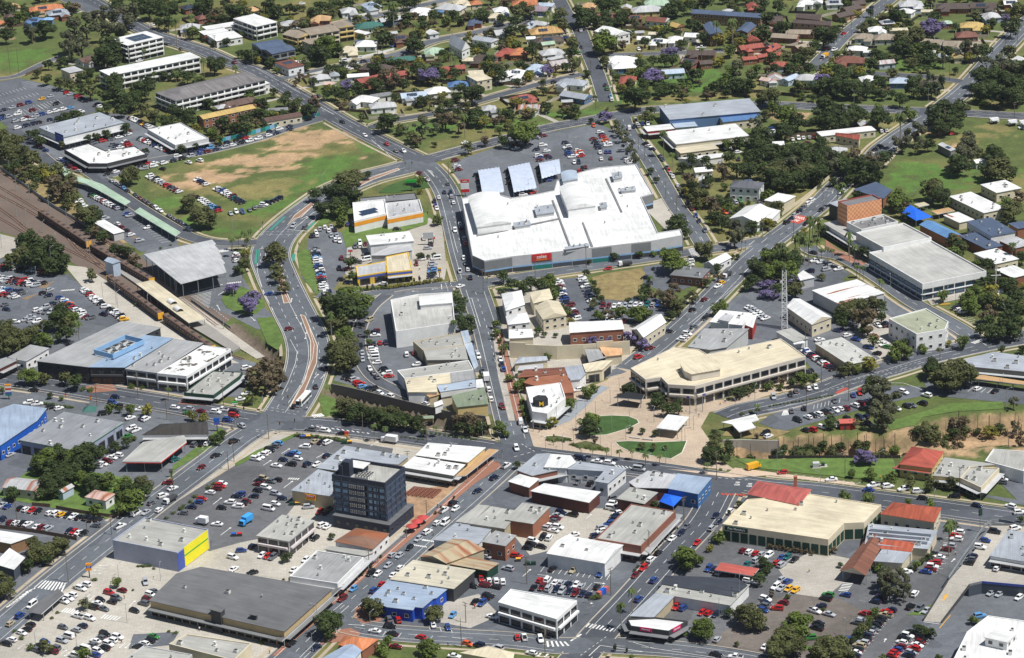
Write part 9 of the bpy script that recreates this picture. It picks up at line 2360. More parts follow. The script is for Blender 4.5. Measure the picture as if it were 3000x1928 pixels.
HP = [(float(h[0]),float(h[1]),max(float(h[2]),float(h[3])) * .5 + .6) for h in hs]
for h in hs:      # driveways from the houses to their street
	x,y = float(h[0]),float(h[1])
	if float(h[3]) < 8 or y < 150: continue
	bd = min(((np.min(np.hypot(A_[:,0] - x,A_[:,1] - y)),i) for i,(A_,wd) in enumerate(RNP)));A_,wd = RNP[bd[1]];p = A_[np.argmin(np.hypot(A_[:,0] - x,A_[:,1] - y))]
	if bd[0] > 38: continue
	v = Vector((p[0] - x,p[1] - y)).normalized();n = Vector((-v.y,v.x));s = Vector((x,y)) + n * 3;e = s + v * (bd[0] - wd / 2)
	P = [tuple(s - n * 1.5),tuple(e - n * 1.5),tuple(e + n * 1.5),tuple(s + n * 1.5)];sheet('driveway',P,.012,M('concrete','ground'))

fl = []
for h in hs:      # paling fences round the back yards
	x,y,L,W_,a = (float(h[i]) for i in range(5))
	if W_ < 8 or y < 150: continue
	s = 1 if random.Random(x).random() < .6 else -1;ca,sa = math.cos(a),math.sin(a);e1,e2 = max(L / 2 + 2.5,8),W_ / 2 + 9
	Q = [(x + u * ca - v * sa,y + u * sa + v * ca) for u,v in ((-e1,0),(-e1,s * e2),(e1,s * e2),(e1,0))]
	seg = [(Vector(p),Vector(q)) for p,q in zip(Q,Q[1:]) if not any(on_road(p[0] + (q[0] - p[0]) * t_,p[1] + (q[1] - p[1]) * t_,-1,.5) or any(math.hypot(p[0] + (q[0] - p[0]) * t_ - u,p[1] + (q[1] - p[1]) * t_ - v) < r_ * .75 for u,v,r_ in HP) for t_ in (.1,.5,.9))]
	if seg: fl.append((seg,x,y))
for (seg,x,y),lab in zip(fl,uniq([('timber paling yard fence near ' + near(x,y),x,y) for _,x,y in fl])):
	root = empty('fence',(0,0,0),lab,'fence','yard fences of the suburb');mt = random.Random(y).choice(('fence_dark','fence_brown','fence_brown','kerb'))
	for p,q in seg: k = MB();c = (p + q) / 2;k.box((c.x,c.y,0),((q - p).length - .1,.12,1.6),math.atan2(q.y - p.y,q.x - p.x));k.build('panel',M(mt,'wall'),root)

# ---------------------------------------------------------------- cars
CARP = {}
def car_proto(kind):
	sp = dict(sedan=(4.7,1.84,1.46),hatch=(4.2,1.78,1.5),suv=(4.75,1.92,1.78),ute=(5.3,1.9,1.78),van=(5.1,1.95,2.1))[kind]
	L,W_,H = sp;hw = W_ / 2;belt = {'sedan': .92,'hatch': .95,'suv': 1.08,'ute': 1.08,'van': 1.15}[kind]
	b = MB()
	st = [(-L / 2,.45,belt * .82,.84),(-L / 2 + .12,.3,belt * .95,.94),(-L * .3,.24,belt,1),(L * .1,.24,belt,1),(L * .22,.24,belt * .97,1),(L / 2 - .35,.28,belt * .8,.95),(L / 2 - .04,.36,belt * .66,.84),(L / 2,.42,belt * .55,.78)]
	V = []
	for x,zb,zt,k in st: V += [(x,-hw * k,zb),(x,-hw * k,zt - .14),(x,-hw * k * .9,zt),(x,hw * k * .9,zt),(x,hw * k,zt - .14),(x,hw * k,zb)]
	F = []
	for i in range(len(st) - 1):
		for j in range(6): a = i * 6 + j;c = i * 6 + (j + 1) % 6;F.append((a,a + 6,c + 6,c))
	F += [(0,1,2,3,4,5),tuple(len(V) - 6 + j for j in range(6))[::-1]]
	b.add(V,F)
	cb = {'sedan': (-1.55,1.0,-.95,.35),'hatch': (-1.95,1.05,-1.5,.4),'suv': (-2.2,1.05,-1.9,.45),'ute': (-.75,1.25,-.6,.6),'van': (-2.45,1.75,-2.4,1.1)}[kind]
	bk,fr,rb,rf = cb;tw = hw * .76;z0 = belt - .04
	G = [(bk,-hw * .9,z0),(fr,-hw * .9,z0),(fr,hw * .9,z0),(bk,hw * .9,z0),(rb,-tw,H),(rf,-tw,H),(rf,tw,H),(rb,tw,H)]
	b.add(G,[(4,5,6,7),(0,1,5,4),(1,2,6,5),(2,3,7,6),(3,0,4,7)])
	if kind == 'ute':
		b.box((-1.75,0,.9),(1.75,W_ * .92,.3));
	b.box((L / 2 - .06,-hw * .55,belt * .62),(.14,.36,.14),0,1);b.box((L / 2 - .06,hw * .55,belt * .62),(.14,.36,.14),0,1)
	b.box((-L / 2 + .02,-hw * .68,belt * .72),(.1,.26,.18),0,2);b.box((-L / 2 + .02,hw * .68,belt * .72),(.1,.26,.18),0,2)
	body = mesh('body',b,[M('c_w','car'),M('acw'),M('red')])
	def pane(name,q,k=.86,e=.018):
		q = [Vector(G[i]) for i in q];c = sum(q,Vector()) / 4;nr = (q[1] - q[0]).cross(q[2] - q[0]).normalized();m_ = MB()
		m_.add([c + (p - c) * k + nr * e for p in q],[(0,1,2,3)]);return m_
	parts = [('windscreen',pane('w',(1,2,6,5),.9)),('side_window',pane('s',(0,1,5,4),.82)),('side_window',pane('s',(2,3,7,6),.82))]
	if kind != 'van': parts.insert(1,('rear_window',pane('r',(3,0,4,7),.84)))
	if kind == 'ute': t_ = MB();t_.box((-1.75,0,1.205),(1.6,W_ * .8,.02));parts.append(('tray',t_))
	parts = [(nm,mesh(nm,m_,[M('glass','glass')])) for nm,m_ in parts]
	wh = MB();wh.cyl((0,-.12,0),(0,.12,0),.34,.34,12);wh.cyl((0,-.13,0),(0,.13,0),.2,.2,8,1)
	wheel = mesh('wheel',wh,[M('rubber'),M('steel')])
	pos = [(sx * L * .3,sy * (hw - .12),.34) for sx in (-1,1) for sy in (-1,1)]
	CARP[kind] = (body,parts,wheel,pos)
for k in ('sedan','hatch','suv','ute','van'): car_proto(k)
CN = {'w': 'white','s': 'silver','g': 'grey','k': 'black','b': 'blue','n': 'dark blue','r': 'red','m': 'maroon','y': 'yellow','o': 'orange','G': 'green','t': 'teal','l': 'light blue','e': 'beige'}
KN = {'ute': 'utility truck','van': 'van','suv': 'four-wheel drive'}
def blocks(s):
	key = None
	for l in s.strip().split('\n'):
		if l[0] == '@': key = l[2:]
		else:
			for it in l.split(';'): yield key,it.split()
allc = [];rj = random.Random(7)
for spot,c in blocks(CARS):
	if spot.isdigit(): c.insert(2,spot)
	k = c[4] if len(c) > 4 else rj.choice(('sedan','hatch','hatch','suv0','suv0'))
	allc.append((int(c[0]) / 4 + rj.uniform(-.12,.12),int(c[1]) / 4 + rj.uniform(-.25,.25),int(c[2]) / 20 + rj.uniform(-.03,.03) + (math.pi if rj.random() < .4 else 0),k,c[3],spot))
allc.sort(key=lambda c: c[1]);CX = np.array([c[:2] for c in allc]);bay = MB()
for c in allc:      # painted bays wherever cars stand side by side
	dd = np.hypot(CX[:,0] - c[0],CX[:,1] - c[1])
	if np.sum(dd < 3.5) < 3 or vnoise(CX[:1,0] * 0 + c[0],CX[:1,0] * 0 + c[1],9,2)[0] < .2: continue
	u = Vector((math.cos(c[2]),math.sin(c[2])));n = Vector((-u.y,u.x));p = Vector(c[:2])
	for s in (-1.28,1.28):
		q = p + n * s;bay.add([(*(q + u * a_ + n * b_),.193) for a_,b_ in ((-2.5,-.08),(2.5,-.08),(2.5,.08),(-2.5,.08))],[(0,1,2,3) if n.cross(u) < 0 else (3,2,1,0)])
struct(bay.build('parking_bay_lines',M('paint','ground')))
allc.sort(key=lambda c: c[1]);cr = allc[:300]
def cdesc(c):
	return '%s %s %s' % (CN[c[4]],KN.get(c[3],'car'),c[5])
DZ = lambda x,y: (4.2 if inpoly(x,y,[p[:2] for p in DECK]) else 0)
for c,lab in zip(cr,uniq([(cdesc(c),c[0],c[1]) for c in cr])):
	x,y,a = c[:3];kind = 'suv' if c[3] == 'suv0' else c[3];body,parts,wheel,pos = CARP[kind]
	nm = {'ute': 'utility_truck','van': 'van'}.get(kind,'car')
	root = empty(nm,(x,y,ZC + DZ(x,y)),lab,{'ute': 'utility truck','van': 'van'}.get(kind,'car'),'vehicles parked and driving in the town');root.rotation_euler = (0,0,a)
	part_copy(body,root,(0,0,0),0,(1,1,1),'body',M('c_' + c[4],'car'))
	for pn,pm in parts: part_copy(pm,root,(0,0,0),0,(1,1,1),pn)
	for p in pos: part_copy(wheel,root,p,0,(1,1,1),'wheel')
def arrays(me):
	V = np.array([v.co[:] for v in me.vertices]);F = [tuple(p.vertices) for p in me.polygons];mi = [p.material_index for p in me.polygons];return V,F,mi
CA = {}
for k in CARP:
	body,parts,wheel,pos = CARP[k];V = [];F = [];mm = []
	def put(me,off,base):
		v,f,mi = arrays(me);n = sum(len(q) for q in V);V.append(v + np.array(off));F.extend([tuple(i + n for i in q) for q in f]);mm.extend([base[i] for i in mi])
	put(body,(0,0,0),(0,1,2))
	for pn,pm in parts: put(pm,(0,0,0),(3,))
	for p in pos: put(wheel,p,(4,1))
	CA[k] = (np.concatenate(V),F,mm)
cols = list(CN);V = [];F = [];mi = [];n0 = 0
for x,y,a,k,col,spot in allc[300:]:
	v,f,mm = CA[k.rstrip('0')];ca,sa = math.cos(a),math.sin(a)
	v = np.stack([x + v[:,0] * ca - v[:,1] * sa,y + v[:,0] * sa + v[:,1] * ca,v[:,2] + ZC],-1)
	V.append(v);F += [tuple(i + n0 for i in q) for q in f];ci = cols.index(col);mi += [ci if m_ == 0 else len(cols) + m_ - 1 for m_ in mm];n0 += len(v)
stuff(obj('distant_parked_cars',np.concatenate(V).tolist(),F,[M('c_' + c,'car') for c in cols] + [M('acw'),M('red'),M('glass','glass'),M('rubber')],mi=mi),'hundreds of smaller parked cars filling the distant car parks and streets','cars')

# ---------------------------------------------------------------- trees
def crown_arr(kind,seed,nq):
	r = random.Random(seed);V = [];F = []
	sh = {'d': (1,.62,.72),'l': (1,.62,.7),'o': (1,.64,.75),'e': (1,.66,.8),'b': (1,.64,.76),'j': (1,.64,.66),'y': (1,.62,.72),'s': (1,.5,.8),'c': (1,.5,1.0)}[kind]
	HT = 2.4;zc = HT * {'s': .46,'c': .52}.get(kind,.62);zr = HT * {'s': .5,'c': .5,'e': .4,'j': .36}.get(kind,.43)
	nl = {'e': 10,'b': 11,'j': 13,'s': 7,'c': 9}.get(kind,15);lobes = []
	for i in range(nl):
		th = r.uniform(0,2 * math.pi);u = r.uniform(-.9,.95);q = math.sqrt(max(0,1 - u * u));k = r.uniform(.4,.92)
		lr = r.uniform(.2,.46) * (.85 if kind in 'eb' else 1.05)
		if kind == 'c': k = .25;lr = .6
		lobes.append((math.cos(th) * q * k,math.sin(th) * q * k,u * (.78 if kind != 'c' else .8),lr))
	if kind not in 'ebj': lobes.append((0,0,0,.62))
	tot = sum(l[3] ** 2 for l in lobes)
	for lx,ly,lz,lr in lobes:
		for _ in range(int(nq * lr * lr / tot)):
			d = Vector((r.gauss(0,1),r.gauss(0,1),r.gauss(.25,1))).normalized();p = Vector((lx,ly,lz)) + d * lr * r.uniform(.72,1.1)
			P = Vector((p.x,p.y,zc + p.z * zr))
			nn = (d + Vector((r.uniform(-.7,.7),r.uniform(-.7,.7),r.uniform(-.3,.8)))).normalized();a = nn.orthogonal().normalized();b_ = nn.cross(a);s = r.uniform(.05,.12) * (1.15 if kind != 'e' else 1)
			i = len(V);ph = r.uniform(0,3);a,b_ = a * math.cos(ph) + b_ * math.sin(ph),b_ * math.cos(ph) - a * math.sin(ph)
			V += [P - a * s,P - b_ * s * .7,P + a * s,P + b_ * s * .7];F.append((i,i + 1,i + 2,i + 3))
	return np.array([v[:] for v in V]),F
def trunk_mb(kind,seed):
	r = random.Random(seed);b = MB();tall = {'e': 1.5,'s': .6,'c': .5}.get(kind,1.15)
	b.cyl((0,0,0),(.03,.02,tall),.085,.05,7)
	for i in range(5):
		th = i * 1.26 + r.random();z = tall * r.uniform(.55,.95);e = r.uniform(.45,.75);b.cyl((.02,.01,z),(math.cos(th) * e,math.sin(th) * e,z + r.uniform(.35,.7)),.042,.014,5)
	return b
def palm_arr(seed,nf=16):
	r = random.Random(seed);V = [];F = []
	for i in range(nf):
		th = i * 2.4 + r.uniform(-.2,.2);up = r.uniform(-.2,.85);L = r.uniform(.85,1.1);d = Vector((math.cos(th),math.sin(th),0));s = Vector((-d.y,d.x,0));pr = None
		for k in range(6):
			t_ = k / 5;p = Vector((0,0,2.15)) + d * (L * t_ * (1 - .15 * t_)) + Vector((0,0,.5 * up * t_ - .55 * t_ * t_));w_ = .15 * math.sin(math.pi * (.12 + .85 * t_)) + .01
			n = len(V);V += [p + s * w_ - Vector((0,0,w_ * .5)),p,p - s * w_ - Vector((0,0,w_ * .5))]
			if k: F += [(n - 3,n,n + 1,n - 2),(n - 2,n + 1,n + 2,n - 1)]
	return np.array([v[:] for v in V]),F
def pmesh(name,VF,mat):
	me = bpy.data.meshes.new(name);me.from_pydata(VF[0].tolist(),[],VF[1]);me.materials.append(mat);me.update();return me
TP = {}
for k in 'dleobjysc':
	for v in range(5):
		TP[k,v] = (pmesh('crown',crown_arr(k,ord(k) * 7 + v,{'s': 600,'c': 500,'b': 1100,'e': 1500}.get(k,1900)),M('leaf_' + k,'leaf')),mesh('trunk',trunk_mb(k,ord(k) + v),[M('trunk','wall')]))
b = MB();b.cyl((0,0,0),(0,0,2.18),.075,.045,8)
for v in range(2): TP['p',v] = (pmesh('fronds',palm_arr(v + 5,18),M('leaf_p','leaf')),mesh('trunk',b,[M('palmtrunk','wall')]))
TD = {'d': 'dark green bushy tree','l': 'bright green rounded tree','e': 'tall grey-green gum tree','o': 'olive green tree','b': 'brownish sparse tree','j': 'purple flowering jacaranda tree','y': 'yellow-green tree','c': 'slim dark conifer','p': 'palm tree','s': 'low green shrub'}
HF = {'d': 2.1,'l': 2.0,'e': 2.7,'j': 1.9,'p': 3.6,'c': 4.2,'s': 1.25,'o': 2.1,'y': 2.0,'b': 2.2}
allt = []
for k,c in blocks(TREES):
	x,y,r_ = int(c[0]) / 2,int(c[1]) / 2,int(c[2]) / 10;allt.append((x,y,max(5,r_ * 4.5) if k == 'p' else r_ * HF[k],r_,k))
big = sorted([t_ for t_ in allt if t_[4] not in 'ps'],key=lambda t_: -t_[3] / (Vector((t_[0],t_[1],0)) - CAM).length)
tr = big[:300] + [t_ for t_ in allt if t_[4] in 'ps']
def tdesc(t_):
	r_ = float(t_[3]);s = '' if t_[4] == 'p' else 'large ' if r_ > 4 else 'small ' if r_ < 1.9 else ''
	return s + TD[t_[4]] + ' near ' + near(float(t_[0]),float(t_[1]))
for i,(t_,lab) in enumerate(zip(tr,uniq([(tdesc(t_),float(t_[0]),float(t_[1])) for t_ in tr]))):
	x,y,h,r_ = map(float,t_[:4]);k = t_[4];cm,tm = TP[k,i % (2 if k == 'p' else 5)]
	nm = {'p': 'palm_tree','s': 'shrub','j': 'jacaranda_tree','c': 'conifer','e': 'gum_tree'}.get(k,'tree')
	root = empty(nm,(x,y,tz(x,y)),lab,{'p': 'palm tree','s': 'shrub'}.get(k,'tree'),{'p': 'palms around the town','s': 'hedge and garden shrubs'}.get(k,'trees around the town'))
	rg = random.Random(i);root.rotation_euler = (0,0,rg.uniform(0,6.28));root.scale = (r_ * rg.uniform(1.08,1.3),r_ * rg.uniform(1.08,1.3),h / 2.4)
	part_copy(cm,root,(0,0,0),0,(1,1,1),cm.name.split('.')[0]);
	if k == 'p': root.scale = (max(1.9,r_ * .95),) * 2 + (h / 2.3,)
	tk = part_copy(tm,root,(0,0,0),0,(1,1,1),'trunk')
rg = random.Random(3);garden = []
for n,P in GARDENS:      # small garden trees and shrubs between the houses
	xs = [p[0] for p in P];ys = [p[1] for p in P];c = 0
	for _ in range(n * 30):
		x,y,r_ = rg.uniform(min(xs),max(xs)),rg.uniform(min(ys),max(ys)),rg.uniform(1.0,3.5)
		if c >= n: break
		if not inpoly(x,y,P) or vnoise(np.array(x),np.array(y),30,8) < .42 or on_road(x,y,-1,r_ * .6) or any(math.hypot(x - a,y - b_) < q + r_ * .3 for a,b_,q in HP) or any(abs(x - Q[0][0]) < 60 and inpoly(x,y,Q) for Q in BP): continue
		c += 1;k = rg.choice('dddoolby');garden.append((x,y,r_ * HF[k] * .9,r_,k))
FT = {}
for k in 'dleobjyc':
	for v in range(2): FT[k,v] = crown_arr(k,ord(k) * 3 + v,430)
kinds = list('dleobjyc');V = [];F = [];mi = [];n0 = 0;TB = MB()
for i,t_ in enumerate(big[300:] + garden):
	x,y,h,r_ = map(float,t_[:4]);v,f = FT[t_[4],i % 2];a = i * 1.7;ca,sa = math.cos(a),math.sin(a);g = random.Random(i);sx = r_ * g.uniform(1.1,1.3)
	v = v * 1.0;c0 = v.reshape(-1,4,3).mean(1,keepdims=True);v = ((v.reshape(-1,4,3) - c0) * 1.55 + c0).reshape(-1,3)
	v = np.stack([x + (v[:,0] * ca - v[:,1] * sa) * sx,y + (v[:,0] * sa + v[:,1] * ca) * sx,v[:,2] * h / 2.4 + tz(x,y)],-1)
	V.append(v);F += [tuple(q + n0 for q in p) for p in f];mi += [kinds.index(t_[4])] * len(f);n0 += len(v)
	TB.cyl((x,y,tz(x,y)),(x,y,h * .5),r_ * .08,r_ * .05,5)
m_ = obj('distant_trees',np.concatenate(V).tolist(),F,[M('leaf_' + k,'leaf') for k in kinds],mi=mi);stuff(m_,'mass of smaller garden and street trees across the suburb','trees')
TB.build('trunks',M('trunk','wall'),m_)['kind'] = 'stuff'

# ---------------------------------------------------------------- poles
b = MB();b.cyl((0,0,0),(0,0,1),.16,.11,7);PM = {'p': mesh('shaft',b,[M('timber','wall')]),'l': mesh('shaft',b,[M('steel')])}
b = MB();b.box((0,0,-.08),(2.4,.14,.16));b.box((0,0,-1.1),(1.8,.14,.14))
for u in (-1.1,-.5,.5,1.1): b.cyl((u,0,.06),(u,0,.3),.05,.03,5)
ARM = mesh('crossarm',b,[M('timber','wall')])
b = MB();b.cyl((0,0,0),(1.7,0,.45),.06,.05,5);b.box((1.95,0,.4),(.75,.3,.14));LARM = mesh('lamp_arm',b,[M('steel')])
b = MB();b.box((0,0,0),(.4,.4,1.1))
for i in range(3): b.cyl((0,-.2,.2 + i * .35),(0,-.34,.2 + i * .35),.13,.13,8,i + 1)
TL = mesh('signal_head',b,[M('rubber'),M('brightgreen'),M('yellow'),M('red')])
b = MB();b.box((.8,0,-.9),(1.5,.03,.9));FLAG = mesh('flag',b,[M('blueband')])
PD = {'p': 'timber power pole with crossarms','l': 'slim street light pole','t': 'traffic light pole','g': 'rail overhead mast','flood': 'tall bare pole','flag': 'flag pole','signpole': 'tall hotel sign pole'}
po = rows(POLES)
for p,lab in zip(po,uniq([(PD[p[0]] + ' near ' + near(float(p[1]),float(p[2])),float(p[1]),float(p[2])) for p in po])):
	k,x,y,h = p[0],*map(float,p[1:]);a = random.Random(lab).uniform(0,3.1);cat = {'p': 'power pole','l': 'street light','t': 'traffic light','flag': 'flag pole'}.get(k,'pole')
	root = empty({'p': 'power_pole','l': 'street_light','t': 'traffic_light','g': 'overhead_mast','flag': 'flag_pole','signpole': 'sign_pole'}.get(k,'tall_pole'),(x,y,tz(x,y)),lab,cat,'poles and lights around the town');root.rotation_euler = (0,0,a)
	s = 1.0 if k != 'l' else .6;part_copy(PM['p' if k in ('p','flood') else 'l'],root,(0,0,0),0,(s,s,h),'shaft')
	if k == 'p': part_copy(ARM,root,(0,0,h - .2),0)
	elif k in 'lg': part_copy(LARM,root,(0,0,h - .45),0)
	elif k == 't': part_copy(TL,root,(0,-.2,h - 1.2),0)
	elif k == 'flag': part_copy(FLAG,root,(0,0,h),0)
	elif k == 'signpole': q = MB();q.box((0,0,h - 2.2),(1.3,.5,2.6));q.build('sign_board',M('darkgreen'),root)

# ---------------------------------------------------------------- railway
for i,T_ in enumerate(TRACKS):
	L = smooth_line(T_,1.3);q = MB();zs = [tz(p.x,p.y) + .08 for p in L]
	for k in range(len(L) - 1):
		a,c = L[k],L[k + 1];d = (c - a).normalized();n = Vector((-d.y,d.x));an = math.atan2(d.y,d.x)
		q.box((a.x,a.y,zs[k]),(.34,2.5,.14),an,1)
		for s in (-.72,.72):
			e = a + n * s;f = c + n * s;w_ = n * .1
			q.add([(*(e - w_),zs[k] + .3),(*(f - w_),zs[k + 1] + .3),(*(f + w_),zs[k + 1] + .3),(*(e + w_),zs[k] + .3),(*(e - w_),zs[k] + .12),(*(f - w_),zs[k + 1] + .12)],[(0,1,2,3),(4,5,1,0)],0)
	struct(q.build('railway_track',[M('rail','wall'),M('browntile','wall')]))
b = MB();b.box((0,0,.9),(1,2.85,2.7));b.box((0,0,.35),(.7,2.3,.55),0,1);CARB = mesh('car_body',b,[M('train','wall'),M('rubber')])
b = MB()
pf = [(-1.42,3.6),(-1.1,3.9),(-.4,4.05),(.4,4.05),(1.1,3.9),(1.42,3.6)]
V = [(x,y,z) for x in (-.5,.5) for y,z in pf];b.add(V,[(i,i + 6,i + 7,i + 1) for i in range(5)] + [tuple(range(6)),tuple(range(6,12))[::-1]]);CARR = mesh('car_roof',b,[M('trainroof','wall')])
for P,lab in TRAINS:
	a,c = Vector(P[0]),Vector(P[1]);d = (c - a).normalized();L = (c - a).length;an = math.atan2(d.y,d.x);n = max(2,round(L / 23));mid = (a + c) / 2
	root = empty('train',(mid.x,mid.y,.25),lab,'train');root.rotation_euler = (0,0,an)
	for k in range(n):
		u = (k + .5) * L / n - L / 2;part_copy(CARB,root,(u,0,0),0,(L / n - .7,1,1));part_copy(CARR,root,(u,0,0),0,(L / n - .7,1,1))
		for j in range(3): part_copy(AC,root,(u - L / n * .3 + j * L / n * .3,0,4),0,(2.4,1.4,.35),'roof_unit',M('trainroof','wall'))
		for j in range(8): window(root,(u - L / n / 2 + 1,-1.425),Vector((1,0)),j * (L / n - 2) / 8 + .3,2.1,1.6,.9,'d')
	for s in (-1,1): q = MB();q.box((s * (L / 2 - .3),0,.9),(.5,2.9,2.9));q.build('yellow_end',M('trainyellow'),root)
q = MB();q.prism(PLATFORM,-.02,1.0);q.build('railway_platform',[M('platform','ground')]);tag(bpy.data.objects['railway_platform'],'grey railway platform under the cream canopy','platform')
for i,Wl in enumerate(CUTWALLS):
	lab = ('dark concrete retaining wall of the railway cutting','pale concrete retaining wall below the council car park')[i];root = empty('retaining_wall',(0,0,0),lab,'wall')
	L = smooth_line(Wl,4)
	for a,c in zip(L,L[1:]): q = MB();m = (a + c) / 2;q.box((m.x,m.y,-6.5),((c - a).length - .04,.5,7.6),math.atan2(c.y - a.y,c.x - a.x));q.build('wall_panel',M('concrete' if i else 'greywall','wall'),root)

# ---------------------------------------------------------------- ramp, upper deck and building site
root = empty('parking_ramp',(0,0,0),'concrete car ramp with yellow arrows up to the showroom deck','ramp');V = [tuple(p) for p in RAMP];V2 = [(x,y,z - .4) for x,y,z in V]
obj('ramp_slab',V + V2,[(0,1,2,3),(7,6,5,4),(0,3,7,4),(1,0,4,5),(2,1,5,6),(3,2,6,7)],M('concrete','ground'),root)
for i,j in ((0,3),(1,2)):
	a,c = Vector(V[i]),Vector(V[j]);obj('side_barrier',[a,c,c + Vector((0,0,1)),a + Vector((0,0,1)),a + Vector((.2,0,0)),c + Vector((.2,0,0)),c + Vector((.2,0,1)),a + Vector((.2,0,1))],[(0,1,2,3),(7,6,5,4),(3,2,6,7)],M('dgrey','wall'),root)
a,bb,c,d = [Vector(p) for p in V]
for u,s in ((.32,1),(.68,-1)):
	t0,t1 = (.55,.75) if s > 0 else (.75,.55);f = lambda w_,t_: (a.lerp(bb,w_)).lerp(d.lerp(c,w_),t_) + Vector((0,0,.03))
	m = (t0 + t1) / 2;obj('arrow',[f(u - .05,t0),f(u + .05,t0),f(u + .05,m),f(u - .05,m),f(u - .13,m),f(u + .13,m),f(u,t1)],[(0,1,2,3),(4,5,6)],M('yellowpaint','ground'),root)
root = empty('parking_deck',(0,0,0),'pale concrete upper parking deck beside the showroom','parking deck');P = [p[:2] for p in DECK];q = MB();q.prism(P if sum(P[i][0] * P[(i + 1) % len(P)][1] - P[(i + 1) % len(P)][0] * P[i][1] for i in range(len(P))) > 0 else P[::-1],0,4.2);q.m = [1] * len(P) + q.m[len(P):];q.build('deck_slab',[M('concrete','ground'),M('slatewall','wall')],root)
for i in range(len(P) - 1): a,c = Vector(P[i]),Vector(P[i + 1]);m = (a + c) / 2;q = MB();q.box((m.x,m.y,4.2),((c - a).length,.15,.9),math.atan2(c.y - a.y,c.x - a.x));(i != 0) and q.build('edge_barrier',M('blueband' if i == 2 else 'grey','wall'),root)
root = empty('construction_site',(0,0,0),'bare red steel floor frame on the building site beside the tower','building site');A_,B_,C_ = [Vector(p) for p in SITE]
for k in range(8):
	for u,v in ((B_ - A_,C_ - B_),(C_ - B_,B_ - A_)): s = A_ + u * (k / 7);e = s + v;m = (s + e) / 2;q = MB();q.box((m.x,m.y,.5),(v.length,.25,.35),math.atan2(v.y,v.x));q.build('beam',M('steelbeam','wall'),root)

# ---------------------------------------------------------------- street furniture, signs, vehicles, people
def wheels(root,L,n=2,w_=2.3,r_=.48):
	for s in (-1,1):
		for x in ([-L * .3,L * .32] if n == 2 else [-L * .35,-L * .2,L * .32]): o = part_copy(CARP['van'][2],root,(x,s * w_ / 2,r_),0,(r_ / .34,1.2,r_ / .34),'wheel')
def bodies(root,*bs):
	for nm,c,d,mat,top in bs: q = MB();q.box(c,d,0,0,top);q.build(nm,M(mat,'car' if mat[:2] == 'c_' else 'wall'),root)
def person_mesh(seed):
	r = random.Random(seed);me = bpy.data.meshes.new('body');s = .12
	V = [(0,0,.95),(0,0,1.2),(0,0,1.42),(0,0,1.55),(0,0,1.68),(.12,s,.5),(.16,s,.06),(.28,s,.03),(-.05,-s,.5),(-.2,-s,.08),(-.08,-s,.03),(0,.22,1.4),(-.1,.28,1.1),(.08,.28,.85),(0,-.22,1.4),(.1,-.28,1.1),(.25,-.26,.88)]
	E = [(0,1),(1,2),(2,3),(3,4),(0,5),(5,6),(6,7),(0,8),(8,9),(9,10),(2,11),(11,12),(12,13),(2,14),(14,15),(15,16)]
	me.from_pydata(V,E,[]);o = bpy.data.objects.new('tmp',me);COL.objects.link(o);o.modifiers.new('skin','SKIN');o.modifiers.new('sub','SUBSURF').levels = 1
	rad = [.15,.14,.17,.06,.1,.09,.06,.05,.09,.06,.05,.07,.05,.04,.07,.05,.04]
	for i,v in enumerate(me.skin_vertices[0].data): v.radius = (rad[i],rad[i]);v.use_root = i == 0
	m2 = bpy.data.meshes.new_from_object(o.evaluated_get(bpy.context.evaluated_depsgraph_get()));bpy.data.objects.remove(o);m2.name = 'person'
	for c in (r.choice(('c_w','c_r','c_b','c_y')),'c_n','skin','rubber'): m2.materials.append(M(c))
	for p in m2.polygons: z = p.center.z;p.material_index = 3 if z > 1.7 or z < .1 else 2 if z > 1.5 or (abs(p.center.y) > .23 and z < 1.2) else 0 if z > .95 else 1
	return m2
PERS = [person_mesh(i) for i in range(4)]
FENCE = {'fence_mural': ('mural','mural-painted fence'),'fence_white': ('white','white picket fence'),'fence_dark': ('fence_dark','dark paling fence'),'fence_brown': ('fence_brown','brown timber fence'),'fence_rail': ('fence_brown','rusty rail fence'),'fence_cream': ('cream','cream panel fence'),'fence_grey': ('steel','grey mesh rail fence'),'barrier': ('steel','silver deck barrier'),'wall_cream': ('cream','long cream parapet wall')}
MD = dict(pylon='tall red and white supermarket pylon sign',billboard='grey billboard on a single post',billboard_green='green framed menu sign',signs_small='shop sign board',shadesail='pale blue shade sail',bluesail='bright blue shade sail',pylon_multi='striped multi-tenant pylon sign',flagbanner='red and yellow banner flag',skippylon='green pyramid skylight',aldisign='supermarket pylon sign with orange border',truck='box truck',bus='white city bus waiting at the lights',bins='wheelie bins',umbrella='red cafe umbrella',yellowvan='yellow high-roof van',caravan='white caravan with awning',firetruck='red and yellow emergency truck',mast='steel lattice radio mast',fountain='round white fountain',memorial='white memorial cross',box_grey='grey utility cabinet',box_green='green utility cabinet',red_shed='red brick toilet block',bank_banner='pink and blue banner block',person='pedestrian walking',bench='grey plaza bench',shelter_green='green-roofed bus stop shelter')
mi_ = [m for m in MISC if m[0] in MD or m[0] in FENCE]
def md(m):
	k = m[0];d = MD.get(k) or FENCE[k][1]
	if k == 'truck': d = {'skyb': 'sky blue box truck','tipper': 'white tipper truck'}.get(m[3]['col'],'white box truck')
	if k == 'signs_small': d = {'redwhite': 'red and white','blueyellow': 'blue and yellow','bluesign': 'blue','greysign': 'dark grey','greenwhite': 'green and white','orangesign': 'orange'}[m[3]['col']] + ' shop sign board'
	return d + ' near ' + near(*m[1][0])
